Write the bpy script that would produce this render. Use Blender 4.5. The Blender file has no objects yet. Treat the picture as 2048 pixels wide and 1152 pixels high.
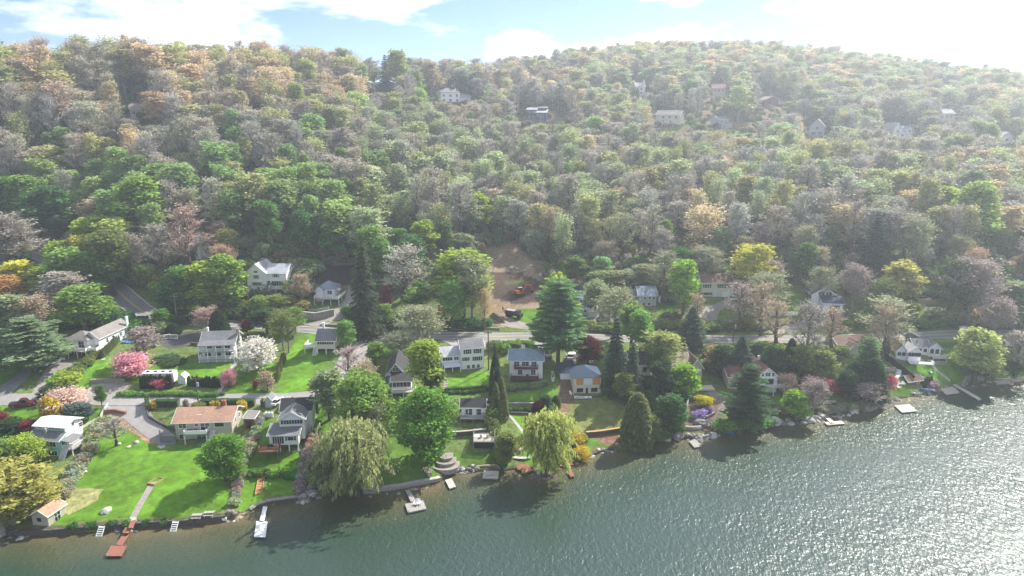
import bpy, bmesh, math, random
import numpy as np
from mathutils import Vector, Matrix
# ------------------------------------------------------------ camera, sky, sun, exposure
S = bpy.context.scene
COL = S.collection
PI = math.pi
F, CX, CY, CH, PIT = 1365.0, 1024.0, 576.0, 76.0, math.radians(14.0)
cam = bpy.data.cameras.new('camera'); co = bpy.data.objects.new('camera', cam); COL.objects.link(co)
cam.sensor_width = 36.0; cam.lens = 36.0 * F / 2048.0; cam.clip_start = 0.5; cam.clip_end = 9000
co.location = (0, 0, CH); co.rotation_euler = (PI / 2 - PIT, 0, 0)
S.camera = co
SUN_AZ, SUN_EL = math.radians(44), math.radians(43)      # azimuth to the right of straight ahead
W = bpy.data.worlds.new('World'); S.world = W; W.use_nodes = True
def world():
    nt = W.node_tree; N = nt.nodes; L = nt.links; N.clear()
    out = N.new('ShaderNodeOutputWorld'); bg = N.new('ShaderNodeBackground')
    sky = N.new('ShaderNodeTexSky'); sky.sky_type = 'NISHITA'; sky.sun_disc = False
    sky.sun_elevation = SUN_EL; sky.sun_rotation = SUN_AZ; sky.air_density = 0.6; sky.dust_density = 0.2; sky.ozone_density = 2.5
    tc = N.new('ShaderNodeTexCoord'); mp = N.new('ShaderNodeMapping'); mp.inputs['Scale'].default_value = (5.6, 5.6, 21.0)
    mp.inputs['Location'].default_value = (4.1, 2.2, .7)
    L.new(tc.outputs['Generated'], mp.inputs['Vector'])
    nz = N.new('ShaderNodeTexNoise'); nz.inputs['Scale'].default_value = 1.0; nz.inputs['Detail'].default_value = 9; nz.inputs['Roughness'].default_value = .58
    nz.inputs['Distortion'].default_value = .25
    L.new(mp.outputs['Vector'], nz.inputs['Vector'])
    cr = N.new('ShaderNodeValToRGB'); cr.color_ramp.elements[0].position = .475; cr.color_ramp.elements[1].position = .62
    L.new(nz.outputs['Fac'], cr.inputs['Fac'])
    tn = N.new('ShaderNodeMixRGB'); tn.blend_type = 'MULTIPLY'; tn.inputs['Fac'].default_value = 1; tn.inputs['Color2'].default_value = (.80, .93, 1.0, 1); L.new(sky.outputs['Color'], tn.inputs['Color1'])
    mx = N.new('ShaderNodeMixRGB'); mx.inputs['Color2'].default_value = (10.5, 10.8, 11.2, 1)
    L.new(cr.outputs['Color'], mx.inputs['Fac']); L.new(tn.outputs['Color'], mx.inputs['Color1'])
    L.new(mx.outputs['Color'], bg.inputs['Color']); bg.inputs['Strength'].default_value = 0.068
    L.new(bg.outputs[0], out.inputs['Surface'])
world()
sl = bpy.data.lights.new('sun', 'SUN'); so = bpy.data.objects.new('sun', sl); COL.objects.link(so)
sl.energy = 3.8; sl.angle = math.radians(.55); sl.color = (1.0, .95, .86)
so.rotation_euler = (PI / 2 - SUN_EL, 0, PI - SUN_AZ)
so.location = (150, 100, 250)
S.view_settings.view_transform = 'Standard'; S.view_settings.look = 'None'
S.view_settings.gamma = 1; S.view_settings.use_curve_mapping = False
S.view_settings.exposure = 1.4
c = S.cycles
c.max_bounces = 5; c.diffuse_bounces = 4; c.glossy_bounces = 2; c.transmission_bounces = 3; c.transparent_max_bounces = 8; c.volume_bounces = 0
c.use_denoising = True; c.caustics_reflective = False; c.caustics_refractive = False
c.use_adaptive_sampling = True; c.adaptive_threshold = .02
R = random.Random(7); NR = np.random.default_rng(7)
HAZE_DENSITY = .00047

# ------------------------------------------------------------ names, tags, node helpers
def tag(o, label=None, cat=None, group=None, kind=None):
    for k, v in (('label', label), ('category', cat), ('group', group), ('kind', kind)):
        if v: o[k] = v
    return o
def empty(name, loc=(0, 0, 0), rz=0, label=None, cat=None, group=None):
    o = bpy.data.objects.new(name, None); o.empty_display_size = .2; COL.objects.link(o)
    o.location = loc; o.rotation_euler = (0, 0, rz)
    return tag(o, label, cat, group)
def link(name, me, parent=None):
    o = bpy.data.objects.new(name, me); COL.objects.link(o)
    if parent is not None: o.parent = parent
    return o
def pick(nt, t, **k):
    n = nt.nodes.new(t)
    for a, b in k.items(): setattr(n, a, b)
    return n
MATS = {}
def mat(name, col, rough=.8, var=.18, scale=3.0, bump=0., bscale=None, spec=.3, metal=0., bands=0., hue=None, det=5, coords='Object', trans=0, big=0):
    """procedural material: noise-varied colour, optional relief, optional horizontal bands (siding)"""
    if name in MATS: return MATS[name]
    m = bpy.data.materials.new(name); m.use_nodes = True; nt = m.node_tree; L = nt.links
    b = nt.nodes['Principled BSDF']; b.inputs['Roughness'].default_value = rough
    b.inputs['Specular IOR Level'].default_value = spec; b.inputs['Metallic'].default_value = metal
    tc = pick(nt, 'ShaderNodeTexCoord'); nz = pick(nt, 'ShaderNodeTexNoise'); nz.inputs['Scale'].default_value = scale; nz.inputs['Detail'].default_value = det
    nz.inputs['Roughness'].default_value = .65
    L.new(tc.outputs[coords], nz.inputs['Vector'])
    cr = pick(nt, 'ShaderNodeValToRGB')
    h = hue or col
    cr.color_ramp.elements[0].position = .3; cr.color_ramp.elements[1].position = .7
    cr.color_ramp.elements[0].color = (*[x * (1 - var) for x in h], 1); cr.color_ramp.elements[1].color = (*[min(1, x * (1 + var)) for x in col], 1)
    L.new(nz.outputs['Fac'], cr.inputs['Fac'])
    src = cr.outputs['Color']
    if big:
        n2 = pick(nt, 'ShaderNodeTexNoise'); n2.inputs['Scale'].default_value = scale * .12; n2.inputs['Detail'].default_value = 3
        L.new(tc.outputs[coords], n2.inputs['Vector'])
        hm = pick(nt, 'ShaderNodeMapRange'); hm.inputs['From Min'].default_value = .3; hm.inputs['From Max'].default_value = .7
        hm.inputs['To Min'].default_value = 1 - big; hm.inputs['To Max'].default_value = 1 + big
        L.new(n2.outputs['Fac'], hm.inputs['Value'])
        ml = pick(nt, 'ShaderNodeMixRGB', blend_type='MULTIPLY'); ml.inputs['Fac'].default_value = 1
        L.new(src, ml.inputs['Color1']); L.new(hm.outputs[0], ml.inputs['Color2']); src = ml.outputs['Color']
    L.new(src, b.inputs['Base Color'])
    hsrc = None
    if bands:
        w = pick(nt, 'ShaderNodeTexWave', wave_type='BANDS', bands_direction='Z', wave_profile='SAW'); w.inputs['Scale'].default_value = bands
        L.new(tc.outputs[coords], w.inputs['Vector']); hsrc = w.outputs['Fac']
        bp = pick(nt, 'ShaderNodeBump'); bp.inputs['Strength'].default_value = .5; bp.inputs['Distance'].default_value = .03
        L.new(hsrc, bp.inputs['Height']); L.new(bp.outputs[0], b.inputs['Normal'])
    elif bump:
        n3 = pick(nt, 'ShaderNodeTexNoise'); n3.inputs['Scale'].default_value = bscale or scale * 3; n3.inputs['Detail'].default_value = 4
        L.new(tc.outputs[coords], n3.inputs['Vector'])
        bp = pick(nt, 'ShaderNodeBump'); bp.inputs['Strength'].default_value = .8; bp.inputs['Distance'].default_value = bump
        L.new(n3.outputs['Fac'], bp.inputs['Height']); L.new(bp.outputs[0], b.inputs['Normal'])
    MATS[name] = m
    return m
def leafmat(name, trans=.45, nvar=.35):
    """foliage and bark that take their tint from the tree they belong to"""
    m = bpy.data.materials.new(name); m.use_nodes = True; nt = m.node_tree; L = nt.links; nt.nodes.clear()
    out = pick(nt, 'ShaderNodeOutputMaterial'); at = pick(nt, 'ShaderNodeAttribute', attribute_type='INSTANCER', attribute_name='tint')
    rnd = pick(nt, 'ShaderNodeAttribute', attribute_type='GEOMETRY', attribute_name='leaf')
    hs = pick(nt, 'ShaderNodeHueSaturation'); L.new(at.outputs['Color'], hs.inputs['Color'])
    mr = pick(nt, 'ShaderNodeMapRange'); mr.inputs['To Min'].default_value = 1 - nvar; mr.inputs['To Max'].default_value = 1 + nvar
    L.new(rnd.outputs['Fac'], mr.inputs['Value']); L.new(mr.outputs[0], hs.inputs['Value'])
    m2 = pick(nt, 'ShaderNodeMapRange'); m2.inputs['To Min'].default_value = .485; m2.inputs['To Max'].default_value = .515
    L.new(rnd.outputs['Fac'], m2.inputs['Value']); L.new(m2.outputs[0], hs.inputs['Hue'])
    d = pick(nt, 'ShaderNodeBsdfDiffuse'); L.new(hs.outputs[0], d.inputs['Color'])
    if trans:
        t = pick(nt, 'ShaderNodeBsdfTranslucent'); L.new(hs.outputs[0], t.inputs['Color'])
        mx = pick(nt, 'ShaderNodeMixShader'); mx.inputs[0].default_value = trans
        L.new(d.outputs[0], mx.inputs[1]); L.new(t.outputs[0], mx.inputs[2]); L.new(mx.outputs[0], out.inputs['Surface'])
    else: L.new(d.outputs[0], out.inputs['Surface'])
    return m
LEAF = leafmat('foliage'); TWIG = leafmat('twigs', 0, .25)
BARK = mat('bark', (.105, .085, .068), .95, .35, 2.0)
PALEBARK = mat('pale_bark', (.26, .235, .20), .95, .3, 2.0)

# ------------------------------------------------------------ picture geometry and terrain
def ray(px, py):
    u = (px - CX) / F; v = (CY - py) / F
    return np.array((u, math.cos(PIT) + v * math.sin(PIT), -math.sin(PIT) + v * math.cos(PIT)))
def PZ(px, py, z):
    d = ray(px, py); t = (z - CH) / d[2]
    return np.array((d[0] * t, d[1] * t, z))
def proj(p):
    y = p[1] * math.cos(PIT) - (p[2] - CH) * math.sin(PIT); z = p[1] * math.sin(PIT) + (p[2] - CH) * math.cos(PIT)
    return CX + F * p[0] / y, CY - F * z / y
SH = [(-700, 1110), (0, 1074), (100, 1072), (245, 1060), (370, 1053), (450, 1044), (490, 1034), (515, 1017), (600, 1004), (650, 992), (735, 992), (800, 982), (878, 967), (905, 946), (960, 944),
      (1000, 944), (1050, 938), (1085, 955), (1110, 950), (1150, 926), (1200, 906), (1290, 889), (1340, 876), (1400, 880), (1450, 868), (1500, 860), (1560, 848), (1620, 843), (1680, 833), (1750, 818),
      (1790, 800), (1850, 790), (1900, 777), (1960, 770), (2048, 766), (2700, 740)]
LIP = [(-700, 1.3), (455, 1.3), (480, .35), (500, .5), (530, 1.0), (640, .9), (735, 1.0), (880, 1.0), (900, .6), (1100, .4), (1290, .7), (1500, .6), (1780, .5), (1820, .15), (2048, .4), (2700, .5)]
C1 = [(-700, 925, 3), (0, 915, 3), (100, 912, 3), (350, 888, 4), (470, 886, 4), (580, 907, 3.6), (700, 885, 3.5), (850, 875, 4), (930, 850, 4.8), (975, 846, 5), (1060, 815, 5), (1150, 798, 5), (1200, 797, 5), (1290, 800, 4.5), (1400, 785, 5), (1520, 776, 5), (1650, 772, 4), (1760, 757, 4), (1840, 722, 6), (1950, 725, 5), (2048, 720, 5), (2700, 705, 5)]
C2 = [(-700, 810, 7.2), (0, 808, 7), (300, 808, 7.5), (640, 805, 7.5), (740, 800, 7.5), (850, 790, 7.5), (930, 752, 8), (1050, 760, 8), (1170, 745, 8.5), (1300, 740, 8), (1500, 738, 8), (1700, 722, 8), (1850, 706, 7), (2048, 700, 7), (2700, 690, 7)]
C3 = [(-700, 660, 14), (0, 645, 13), (200, 645, 12.5), (480, 662, 11.6), (600, 672, 11.2), (740, 684, 11), (900, 688, 11), (1100, 690, 11), (1300, 694, 10.5), (1560, 693, 10), (1700, 691, 10), (1900, 684, 10), (2048, 673, 10), (2700, 650, 10)]
C4 = [(-700, 625, 14), (0, 618, 13), (200, 622, 12.5), (480, 636, 11.6), (600, 648, 11.2), (740, 658, 11), (900, 659, 11), (1100, 661, 11), (1300, 664, 10.5), (1560, 666, 10), (1700, 665, 10), (1900, 657, 10), (2048, 650, 10), (2700, 630, 10)]
C5 = [(-700, 560, 22), (0, 560, 20.5), (400, 570, 18.5), (535, 587, 16.5), (655, 607, 14.5), (860, 610, 14), (1030, 622, 13), (1290, 630, 13), (1430, 594, 16), (1650, 632, 12.5), (1830, 600, 16), (2048, 592, 16), (2700, 570, 17)]
C6 = [(-700, 470, 30), (0, 480, 29), (400, 512, 26), (540, 520, 25.5), (700, 512, 25), (940, 530, 22), (1200, 525, 23), (1500, 524, 24), (1800, 530, 24), (2048, 530, 24), (2700, 520, 25)]
CR = [(-700, 120, 400), (0, 110, 420), (300, 101, 440), (500, 112, 465), (700, 121, 510), (850, 134, 545), (950, 140, 570), (1050, 128, 620), (1200, 104, 700), (1300, 93, 740), (1500, 90, 770), (1700, 110, 790), (1900, 138, 800), (2048, 155, 800), (2700, 215, 780)]
AZ0, AZ1, NA = -math.radians(52), math.radians(52), 720
az = np.linspace(AZ0, AZ1, NA)
def curve(C):
    P = [PZ(a[0], a[1], a[2] if len(a) > 2 else 0.) for a in C]
    ph = np.array([math.atan2(p[0], p[1]) for p in P]); r = np.array([math.hypot(p[0], p[1]) for p in P]); z = np.array([p[2] for p in P])
    return np.interp(az, ph, r), np.interp(az, ph, z)
def crest(C):
    ph = []; r = []; z = []
    for px, py, rr in C:
        d = ray(px, py); ph.append(math.atan2(d[0], d[1])); r.append(rr); z.append(CH + rr * d[2] / math.hypot(d[0], d[1]) - 17)
    return np.interp(az, ph, r), np.interp(az, ph, z)
rs, _ = curve(SH)
_p = [PZ(a[0], 950, 0) for a in LIP]; lip = np.interp(az, [math.atan2(p[0], p[1]) for p in _p], [a[1] for a in LIP])
K = [(rs - 60, rs * 0 - 3.0), (rs - 12, rs * 0 - 2.2), (rs - 1.0, rs * 0 - .9), (rs + .0, rs * 0 - .25), (rs + .35, lip * .8), (rs + .9, lip)]
for C in (C1, C2, C3, C4, C5, C6): K.append(curve(C))
rc, zc = crest(CR)
rb, zb = K[-1]
for f_, g_ in ((.3, .27), (.6, .6), (.85, .9)): K.append((rb + (rc - rb) * f_, zb + (zc - zb) * g_))
K += [(rc, zc), (rc + 40, zc - 1), (rc + 150, zc - 22), (rc + 500, zc - 60)]
KR = np.array([k[0] for k in K]); KZ = np.array([k[1] for k in K])            # knots x azimuths
for i in range(1, len(KR)): KR[i] = np.maximum(KR[i], KR[i - 1] + .3)
# smooth knots sideways so that the ground flows
def smooth(a, n):
    k = np.hanning(n + 2)[1:-1]; k /= k.sum(); p = np.pad(a, n // 2, mode='edge')
    return np.convolve(p, k, 'valid')[:len(a)]
for i in range(6, len(KR)): KR[i] = smooth(KR[i], 15); KZ[i] = smooth(KZ[i], 15)
for i in range(1, len(KR)): KR[i] = np.maximum(KR[i], KR[i - 1] + .3)
# radial rows: fine rows between knots
segs = [4, 6, 4, 2, 2, 36, 26, 30, 10, 26, 26, 24, 24, 20, 14, 6, 6, 6]
rows_r = []; rows_z = []
for i, n in enumerate(segs):
    for k in range(n):
        t = k / n
        rows_r.append(KR[i] + (KR[i + 1] - KR[i]) * t)
        if i < 6: z = KZ[i] + (KZ[i + 1] - KZ[i]) * t
        else:      # Catmull-like easing for soft slopes
            def sl_(j):
                j0 = max(5, j - 1); j1 = min(len(KR) - 1, j + 1); return (KZ[j1] - KZ[j0]) / (KR[j1] - KR[j0])
            h = KR[i + 1] - KR[i]; m0 = np.clip(sl_(i), 0, 3) * h if i < 15 else sl_(i) * h; m1 = np.clip(sl_(i + 1), 0, 3) * h if i < 15 else sl_(i + 1) * h
            dz = KZ[i + 1] - KZ[i]
            if i < 14: m0 = np.clip(m0, 0, 2.6 * np.maximum(dz, 0)); m1 = np.clip(m1, 0, 2.6 * np.maximum(dz, 0))
            t2, t3 = t * t, t * t * t
            z = (2 * t3 - 3 * t2 + 1) * KZ[i] + (t3 - 2 * t2 + t) * m0 + (-2 * t3 + 3 * t2) * KZ[i + 1] + (t3 - t2) * m1
        rows_z.append(z)
rows_r.append(KR[-1]); rows_z.append(KZ[-1])
TR = np.array(rows_r); TZ = np.array(rows_z)                                # rows x azimuths
NRW = len(TR)
SX = np.sin(az); CXs = np.cos(az)
XX = TR * SX[None]; YY = TR * CXs[None]
def wob(x, y):
    return (np.sin(x * .11 + 1.3) * np.cos(y * .093 + .4) + .5 * np.sin(x * .23 + y * .19) + .3 * np.sin(x * .47 - y * .39 + 2))
r_rel = (TR - KR[11][None])
amp = np.clip(r_rel / 60, 0, 1) * 1.6 + .0
TZ = TZ + wob(XX, YY) * amp
yardamp = np.clip((TR - KR[5][None]) / 8, 0, 1) * np.clip((KR[11][None] - TR) / 5, 0, 1)
TZ = TZ + yardamp * .10 * np.sin(XX * .35) * np.cos(YY * .31 + 1)
def H(x, y):
    ph = math.atan2(x, y); r = math.hypot(x, y)
    f = (ph - AZ0) / (AZ1 - AZ0) * (NA - 1); f = min(max(f, 0), NA - 1.001); i = int(f); t = f - i
    a = np.interp(r, TR[:, i], TZ[:, i]); b = np.interp(r, TR[:, i + 1], TZ[:, i + 1])
    return float(a * (1 - t) + b * t)
def G(px, py):
    """where the view through a pixel meets the ground"""
    d = ray(px, py); t = 90.; last = None
    while t < 1400:
        p = (d[0] * t, d[1] * t, CH + d[2] * t); g = p[2] - H(p[0], p[1])
        if g < 0:
            lo, hi = t - 3, t
            for _ in range(14):
                m = (lo + hi) / 2
                if CH + d[2] * m - H(d[0] * m, d[1] * m) < 0: hi = m
                else: lo = m
            return np.array((d[0] * hi, d[1] * hi, H(d[0] * hi, d[1] * hi)))
        t += 3
    return np.array((d[0] * 700, d[1] * 700, H(d[0] * 700, d[1] * 700)))
def grid_mesh(name, X, Y, Z, m):
    r_, c_ = X.shape
    me = bpy.data.meshes.new(name); v = np.stack([X, Y, Z], -1).reshape(-1, 3)
    i = np.arange(r_ * c_).reshape(r_, c_); q = np.stack([i[:-1, :-1], i[:-1, 1:], i[1:, 1:], i[1:, :-1]], -1).reshape(-1, 4)
    me.vertices.add(len(v)); me.vertices.foreach_set('co', v.ravel()); me.loops.add(q.size); me.loops.foreach_set('vertex_index', q.ravel())
    me.polygons.add(len(q)); me.polygons.foreach_set('loop_start', np.arange(0, q.size, 4)); me.polygons.foreach_set('loop_total', np.full(len(q), 4))
    me.polygons.foreach_set('use_smooth', np.ones(len(q), bool))
    me.materials.append(m); me.update(); me.validate(); return me

# ground colours by what grows there: leaf litter in the wood, rough grass by the road, bare soil on the building site
def inpoly(X, Y, P):
    P = np.asarray(P); n = len(P); r = np.zeros(X.shape, bool); j = n - 1
    for i in range(n):
        xi, yi = P[i][:2]; xj, yj = P[j][:2]
        r ^= ((yi > Y) != (yj > Y)) & (X < (xj - xi) * (Y - yi) / (yj - yi + 1e-12) + xi); j = i
    return r
def noise2(x, y, s):
    return (np.sin(x * s + 1.1 * np.sin(y * s * .7)) * np.cos(y * s * 1.13 + .9 * np.sin(x * s * .61)) + .5 * np.sin(x * s * 2.3 + y * s * 1.7)) / 1.5
def ground_material():
    m = bpy.data.materials.new('ground'); m.use_nodes = True; nt = m.node_tree; L = nt.links; b = nt.nodes['Principled BSDF']
    b.inputs['Roughness'].default_value = 1; b.inputs['Specular IOR Level'].default_value = .05
    at = pick(nt, 'ShaderNodeAttribute', attribute_name='soil'); tc = pick(nt, 'ShaderNodeTexCoord')
    n1 = pick(nt, 'ShaderNodeTexNoise'); n1.inputs['Scale'].default_value = .9; n1.inputs['Detail'].default_value = 8; n1.inputs['Roughness'].default_value = .75
    L.new(tc.outputs['Object'], n1.inputs['Vector'])
    mr = pick(nt, 'ShaderNodeMapRange'); mr.inputs['From Min'].default_value = .3; mr.inputs['From Max'].default_value = .7; mr.inputs['To Min'].default_value = .45; mr.inputs['To Max'].default_value = 1.6
    L.new(n1.outputs['Fac'], mr.inputs['Value'])
    mx = pick(nt, 'ShaderNodeMixRGB', blend_type='MULTIPLY'); mx.inputs['Fac'].default_value = 1
    L.new(at.outputs['Color'], mx.inputs['Color1']); L.new(mr.outputs[0], mx.inputs['Color2'])
    n2 = pick(nt, 'ShaderNodeTexNoise'); n2.inputs['Scale'].default_value = .35; n2.inputs['Detail'].default_value = 6
    L.new(tc.outputs['Object'], n2.inputs['Vector'])
    r2 = pick(nt, 'ShaderNodeValToRGB'); r2.color_ramp.elements[0].position = .45; r2.color_ramp.elements[1].position = .62
    L.new(n2.outputs['Fac'], r2.inputs['Fac'])
    m3 = pick(nt, 'ShaderNodeMixRGB', blend_type='MULTIPLY'); L.new(r2.outputs['Color'], m3.inputs['Fac']); L.new(mx.outputs[0], m3.inputs['Color1']); m3.inputs['Color2'].default_value = (1.05, .92, .80, 1)
    L.new(m3.outputs[0], b.inputs['Base Color'])
    bp = pick(nt, 'ShaderNodeBump'); bp.inputs['Distance'].default_value = .35; bp.inputs['Strength'].default_value = .7
    L.new(n1.outputs['Fac'], bp.inputs['Height']); L.new(bp.outputs[0], b.inputs['Normal'])
    return m
GM = ground_material()
me = grid_mesh('ground', XX, YY, TZ, GM)
n1 = noise2(XX, YY, .13); n2 = noise2(XX + 40, YY - 9, .05)
litter = np.array((.19, .145, .105)); rough = np.array((.13, .185, .06)); dirt = np.array((.20, .135, .095)); dk = np.array((.045, .05, .03))
t = np.clip((TR - KR[10][None]) / 25 + .6 * n1, 0, 1)[..., None]
colr = rough * (1 - t) + litter * t
g2 = np.clip(n2 * 1.4 - .2, 0, 1)[..., None] * .7
colr = colr * (1 - g2) + np.array((.055, .085, .03)) * g2
below = (TR < KR[5][None] + .2)[..., None]
colr = np.where(below, np.array((.11, .10, .07)), colr)
def soil(poly_px, col, z=None):
    global colr
    P = [G(a, b) for a, b in poly_px]
    k = inpoly(XX + n1 * 1.2, YY + noise2(YY, XX, .4) * .8, P)[..., None]
    colr = np.where(k, np.array(col) * (1 + .25 * n1[..., None]), colr)
soil([(960, 530), (985, 498), (1035, 492), (1062, 520), (1080, 560), (1090, 600), (1085, 618), (985, 622), (962, 600)], (.25, .20, .14))
soil([(982, 545), (1040, 545), (1085, 565), (1095, 605), (1040, 608), (985, 600)], (.085, .062, .052))
soil([(1015, 560), (1065, 561), (1064, 569), (1012, 568)], (.10, .13, .05))
soil([(975, 605), (1030, 608), (1040, 625), (1010, 655), (985, 650), (965, 630)], (.26, .20, .135))
soil([(630, 528), (705, 530), (705, 570), (632, 572)], (.05, .042, .038))
soil([(1890, 585), (1935, 598), (2000, 632), (1985, 640), (1930, 615)], (.42, .24, .15))
soil([(200, 828), (245, 826), (262, 850), (330, 885), (300, 890), (250, 862), (205, 842)], (.36, .25, .17))
soil([(1175, 868), (1270, 868), (1262, 892), (1200, 905), (1160, 905)], (.19, .11, .085))
soil([(1115, 745), (1140, 745), (1150, 800), (1150, 850), (1125, 850), (1120, 800)], (.17, .12, .085))
soil([(1365, 800), (1440, 800), (1440, 868), (1365, 868)], (.16, .13, .11))
soil([(20, 955), (130, 960), (120, 1040), (20, 1045)], (.12, .14, .035))
ca = me.color_attributes.new('soil', 'FLOAT_COLOR', 'POINT')
ca.data.foreach_set('color', np.concatenate([colr, np.ones(colr.shape[:2] + (1,))], -1).astype(np.float32).ravel())
tag(link('ground', me), kind='structure')

# ------------------------------------------------------------ water
def water():
    m = bpy.data.materials.new('lake_water'); m.use_nodes = True; nt = m.node_tree; L = nt.links; b = nt.nodes['Principled BSDF']
    b.inputs['Roughness'].default_value = .31; b.inputs['IOR'].default_value = 1.34; b.inputs['Specular IOR Level'].default_value = .5
    at = pick(nt, 'ShaderNodeAttribute', attribute_name='depth'); tc = pick(nt, 'ShaderNodeTexCoord')
    cr = pick(nt, 'ShaderNodeValToRGB'); e = cr.color_ramp.elements
    e[0].position = 0; e[0].color = (.13, .105, .055, 1); e[1].position = 1; e[1].color = (.032, .060, .053, 1)
    x = e.new(.12); x.color = (.07, .072, .036, 1); x = e.new(.4); x.color = (.03, .055, .038, 1)
    L.new(at.outputs['Fac'], cr.inputs['Fac']); L.new(cr.outputs['Color'], b.inputs['Base Color'])
    hs = None; 
    for sx, sy, rz, dist, det in ((1.15, .62, .55, .5, 2), (2.9, 1.5, .2, .2, 3), (.12, .10, 0, .5, 2)):
        mp = pick(nt, 'ShaderNodeMapping'); mp.inputs['Rotation'].default_value = (0, 0, rz); mp.inputs['Scale'].default_value = (sx, sy, 1)
        L.new(tc.outputs['Object'], mp.inputs['Vector'])
        n = pick(nt, 'ShaderNodeTexNoise'); n.inputs['Scale'].default_value = 1; n.inputs['Detail'].default_value = det; n.inputs['Distortion'].default_value = .5
        L.new(mp.outputs[0], n.inputs['Vector'])
        ml = pick(nt, 'ShaderNodeMath', operation='MULTIPLY'); ml.inputs[1].default_value = dist; L.new(n.outputs['Fac'], ml.inputs[0])
        if hs is None: hs = ml.outputs[0]
        else:
            ad = pick(nt, 'ShaderNodeMath', operation='ADD'); L.new(hs, ad.inputs[0]); L.new(ml.outputs[0], ad.inputs[1]); hs = ad.outputs[0]
    bp = pick(nt, 'ShaderNodeBump'); bp.inputs['Strength'].default_value = 1; bp.inputs['Distance'].default_value = WAVE
    gm = pick(nt, 'ShaderNodeMapping'); gm.inputs['Scale'].default_value = (.018, .05, 1); gm.inputs['Rotation'].default_value = (0, 0, .4); L.new(tc.outputs['Object'], gm.inputs['Vector'])
    gn = pick(nt, 'ShaderNodeTexNoise'); gn.inputs['Scale'].default_value = 1; gn.inputs['Detail'].default_value = 4; L.new(gm.outputs[0], gn.inputs['Vector'])
    gr = pick(nt, 'ShaderNodeMapRange'); gr.inputs['From Min'].default_value = .35; gr.inputs['From Max'].default_value = .65; gr.inputs['To Min'].default_value = .45; gr.inputs['To Max'].default_value = 1.0; L.new(gn.outputs['Fac'], gr.inputs['Value']); L.new(gr.outputs[0], bp.inputs['Strength'])
    L.new(hs, bp.inputs['Height']); L.new(bp.outputs[0], b.inputs['Normal'])
    n = 520; r0 = np.array([-700., -200, 0, 30, 60])
    fr = np.linspace(0, 1, 60)
    rmin = rs - 60
    RW = np.concatenate([np.array([2., 15, 40])[:, None] * np.ones(NA)[None], rmin[None] + (rs[None] + .6 - rmin[None]) * fr[:, None]])
    X = RW * SX[None]; Y = RW * CXs[None]
    # a skirt behind the viewpoint
    me = grid_mesh('water', X, Y, X * 0, m)
    dep = np.clip((rs[None] - RW) / 34. + .05 * noise2(X, Y, .2), 0, 1)
    a = me.attributes.new('depth', 'FLOAT', 'POINT'); a.data.foreach_set('value', dep.astype(np.float32).ravel())
    tag(link('lake_water', me), kind='structure')
    bm = bmesh.new(); k = 1.26
    x0, y0 = 2 * math.sin(AZ0), 2 * math.cos(AZ0)
    L1 = RW[-1, 0]; L2 = RW[-1, -1]
    vs = [bm.verts.new(p) for p in ((math.sin(AZ0) * L1, math.cos(AZ0) * L1, 0), (x0, y0, 0), (-x0, y0, 0), (math.sin(AZ1) * L2, math.cos(AZ1) * L2, 0), (420, math.cos(AZ1) * L2, 0), (420, -400, 0), (-420, -400, 0), (-420, math.cos(AZ0) * L1, 0))]
    # note: azimuth is measured from straight ahead, the two wedges beside and behind the drone's position are open water too
    c0 = bm.verts.new((0, -50, 0))
    for i in range(len(vs)):
        if i != 1: bm.faces.new((c0, vs[i], vs[(i + 1) % len(vs)]))
    bm.faces.new((c0, vs[1], vs[2])) if False else None
    bmesh.ops.recalc_face_normals(bm, faces=bm.faces[:])
    w2 = bpy.data.meshes.new('open_water')
    for f in bm.faces:
        if f.normal.z < 0: f.normal_flip()
    bm.to_mesh(w2); bm.free()
    a = w2.attributes.new('depth', 'FLOAT', 'POINT'); a.data.foreach_set('value', np.ones(len(w2.vertices), np.float32)); w2.materials.append(m)
    tag(link('open_water', w2), kind='structure')
WAVE = .55
water()
LAKE = True

# ------------------------------------------------------------ sheets laid over the ground
def sheet(name, poly, m, off=.05, step=2.0, world=False, kind='structure', jag=0):
    P = [np.array(p[:2]) for p in poly] if world else [G(*p)[:2] for p in poly]
    if jag:
        Q = []
        for i in range(len(P)):
            a, b = P[i], P[(i + 1) % len(P)]; n = max(1, int(np.linalg.norm(b - a) / 1.5))
            for k in range(n):
                q = a + (b - a) * k / n; Q.append(q + np.array((noise2(q[0], q[1], 1.3), noise2(q[1], q[0], 1.1))) * jag)
        P = Q
    bm = bmesh.new(); vs = [bm.verts.new((p[0], p[1], 0)) for p in P]
    try: bm.faces.new(vs)
    except ValueError: pass
    xs = [p[0] for p in P]; ys = [p[1] for p in P]
    for ax, lo, hi in ((0, min(xs), max(xs)), (1, min(ys), max(ys))):
        v = math.floor(lo / step) * step + step
        while v < hi:
            no = (1, 0, 0) if ax == 0 else (0, 1, 0); cp = (v, 0, 0) if ax == 0 else (0, v, 0)
            bmesh.ops.bisect_plane(bm, geom=bm.verts[:] + bm.edges[:] + bm.faces[:], plane_co=cp, plane_no=no, dist=1e-5); v += step
    bmesh.ops.triangulate(bm, faces=[f for f in bm.faces if len(f.verts) > 4])
    for v in bm.verts: v.co.z = H(v.co.x, v.co.y) + off
    for f in bm.faces:
        f.smooth = True
        if f.normal.z < 0: pass
    bm.normal_update()
    for f in bm.faces:
        if f.normal.z < 0: f.normal_flip()
    me = bpy.data.meshes.new(name); bm.to_mesh(me); bm.free(); me.materials.append(m)
    o = link(name, me); tag(o, kind=kind); return o
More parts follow.
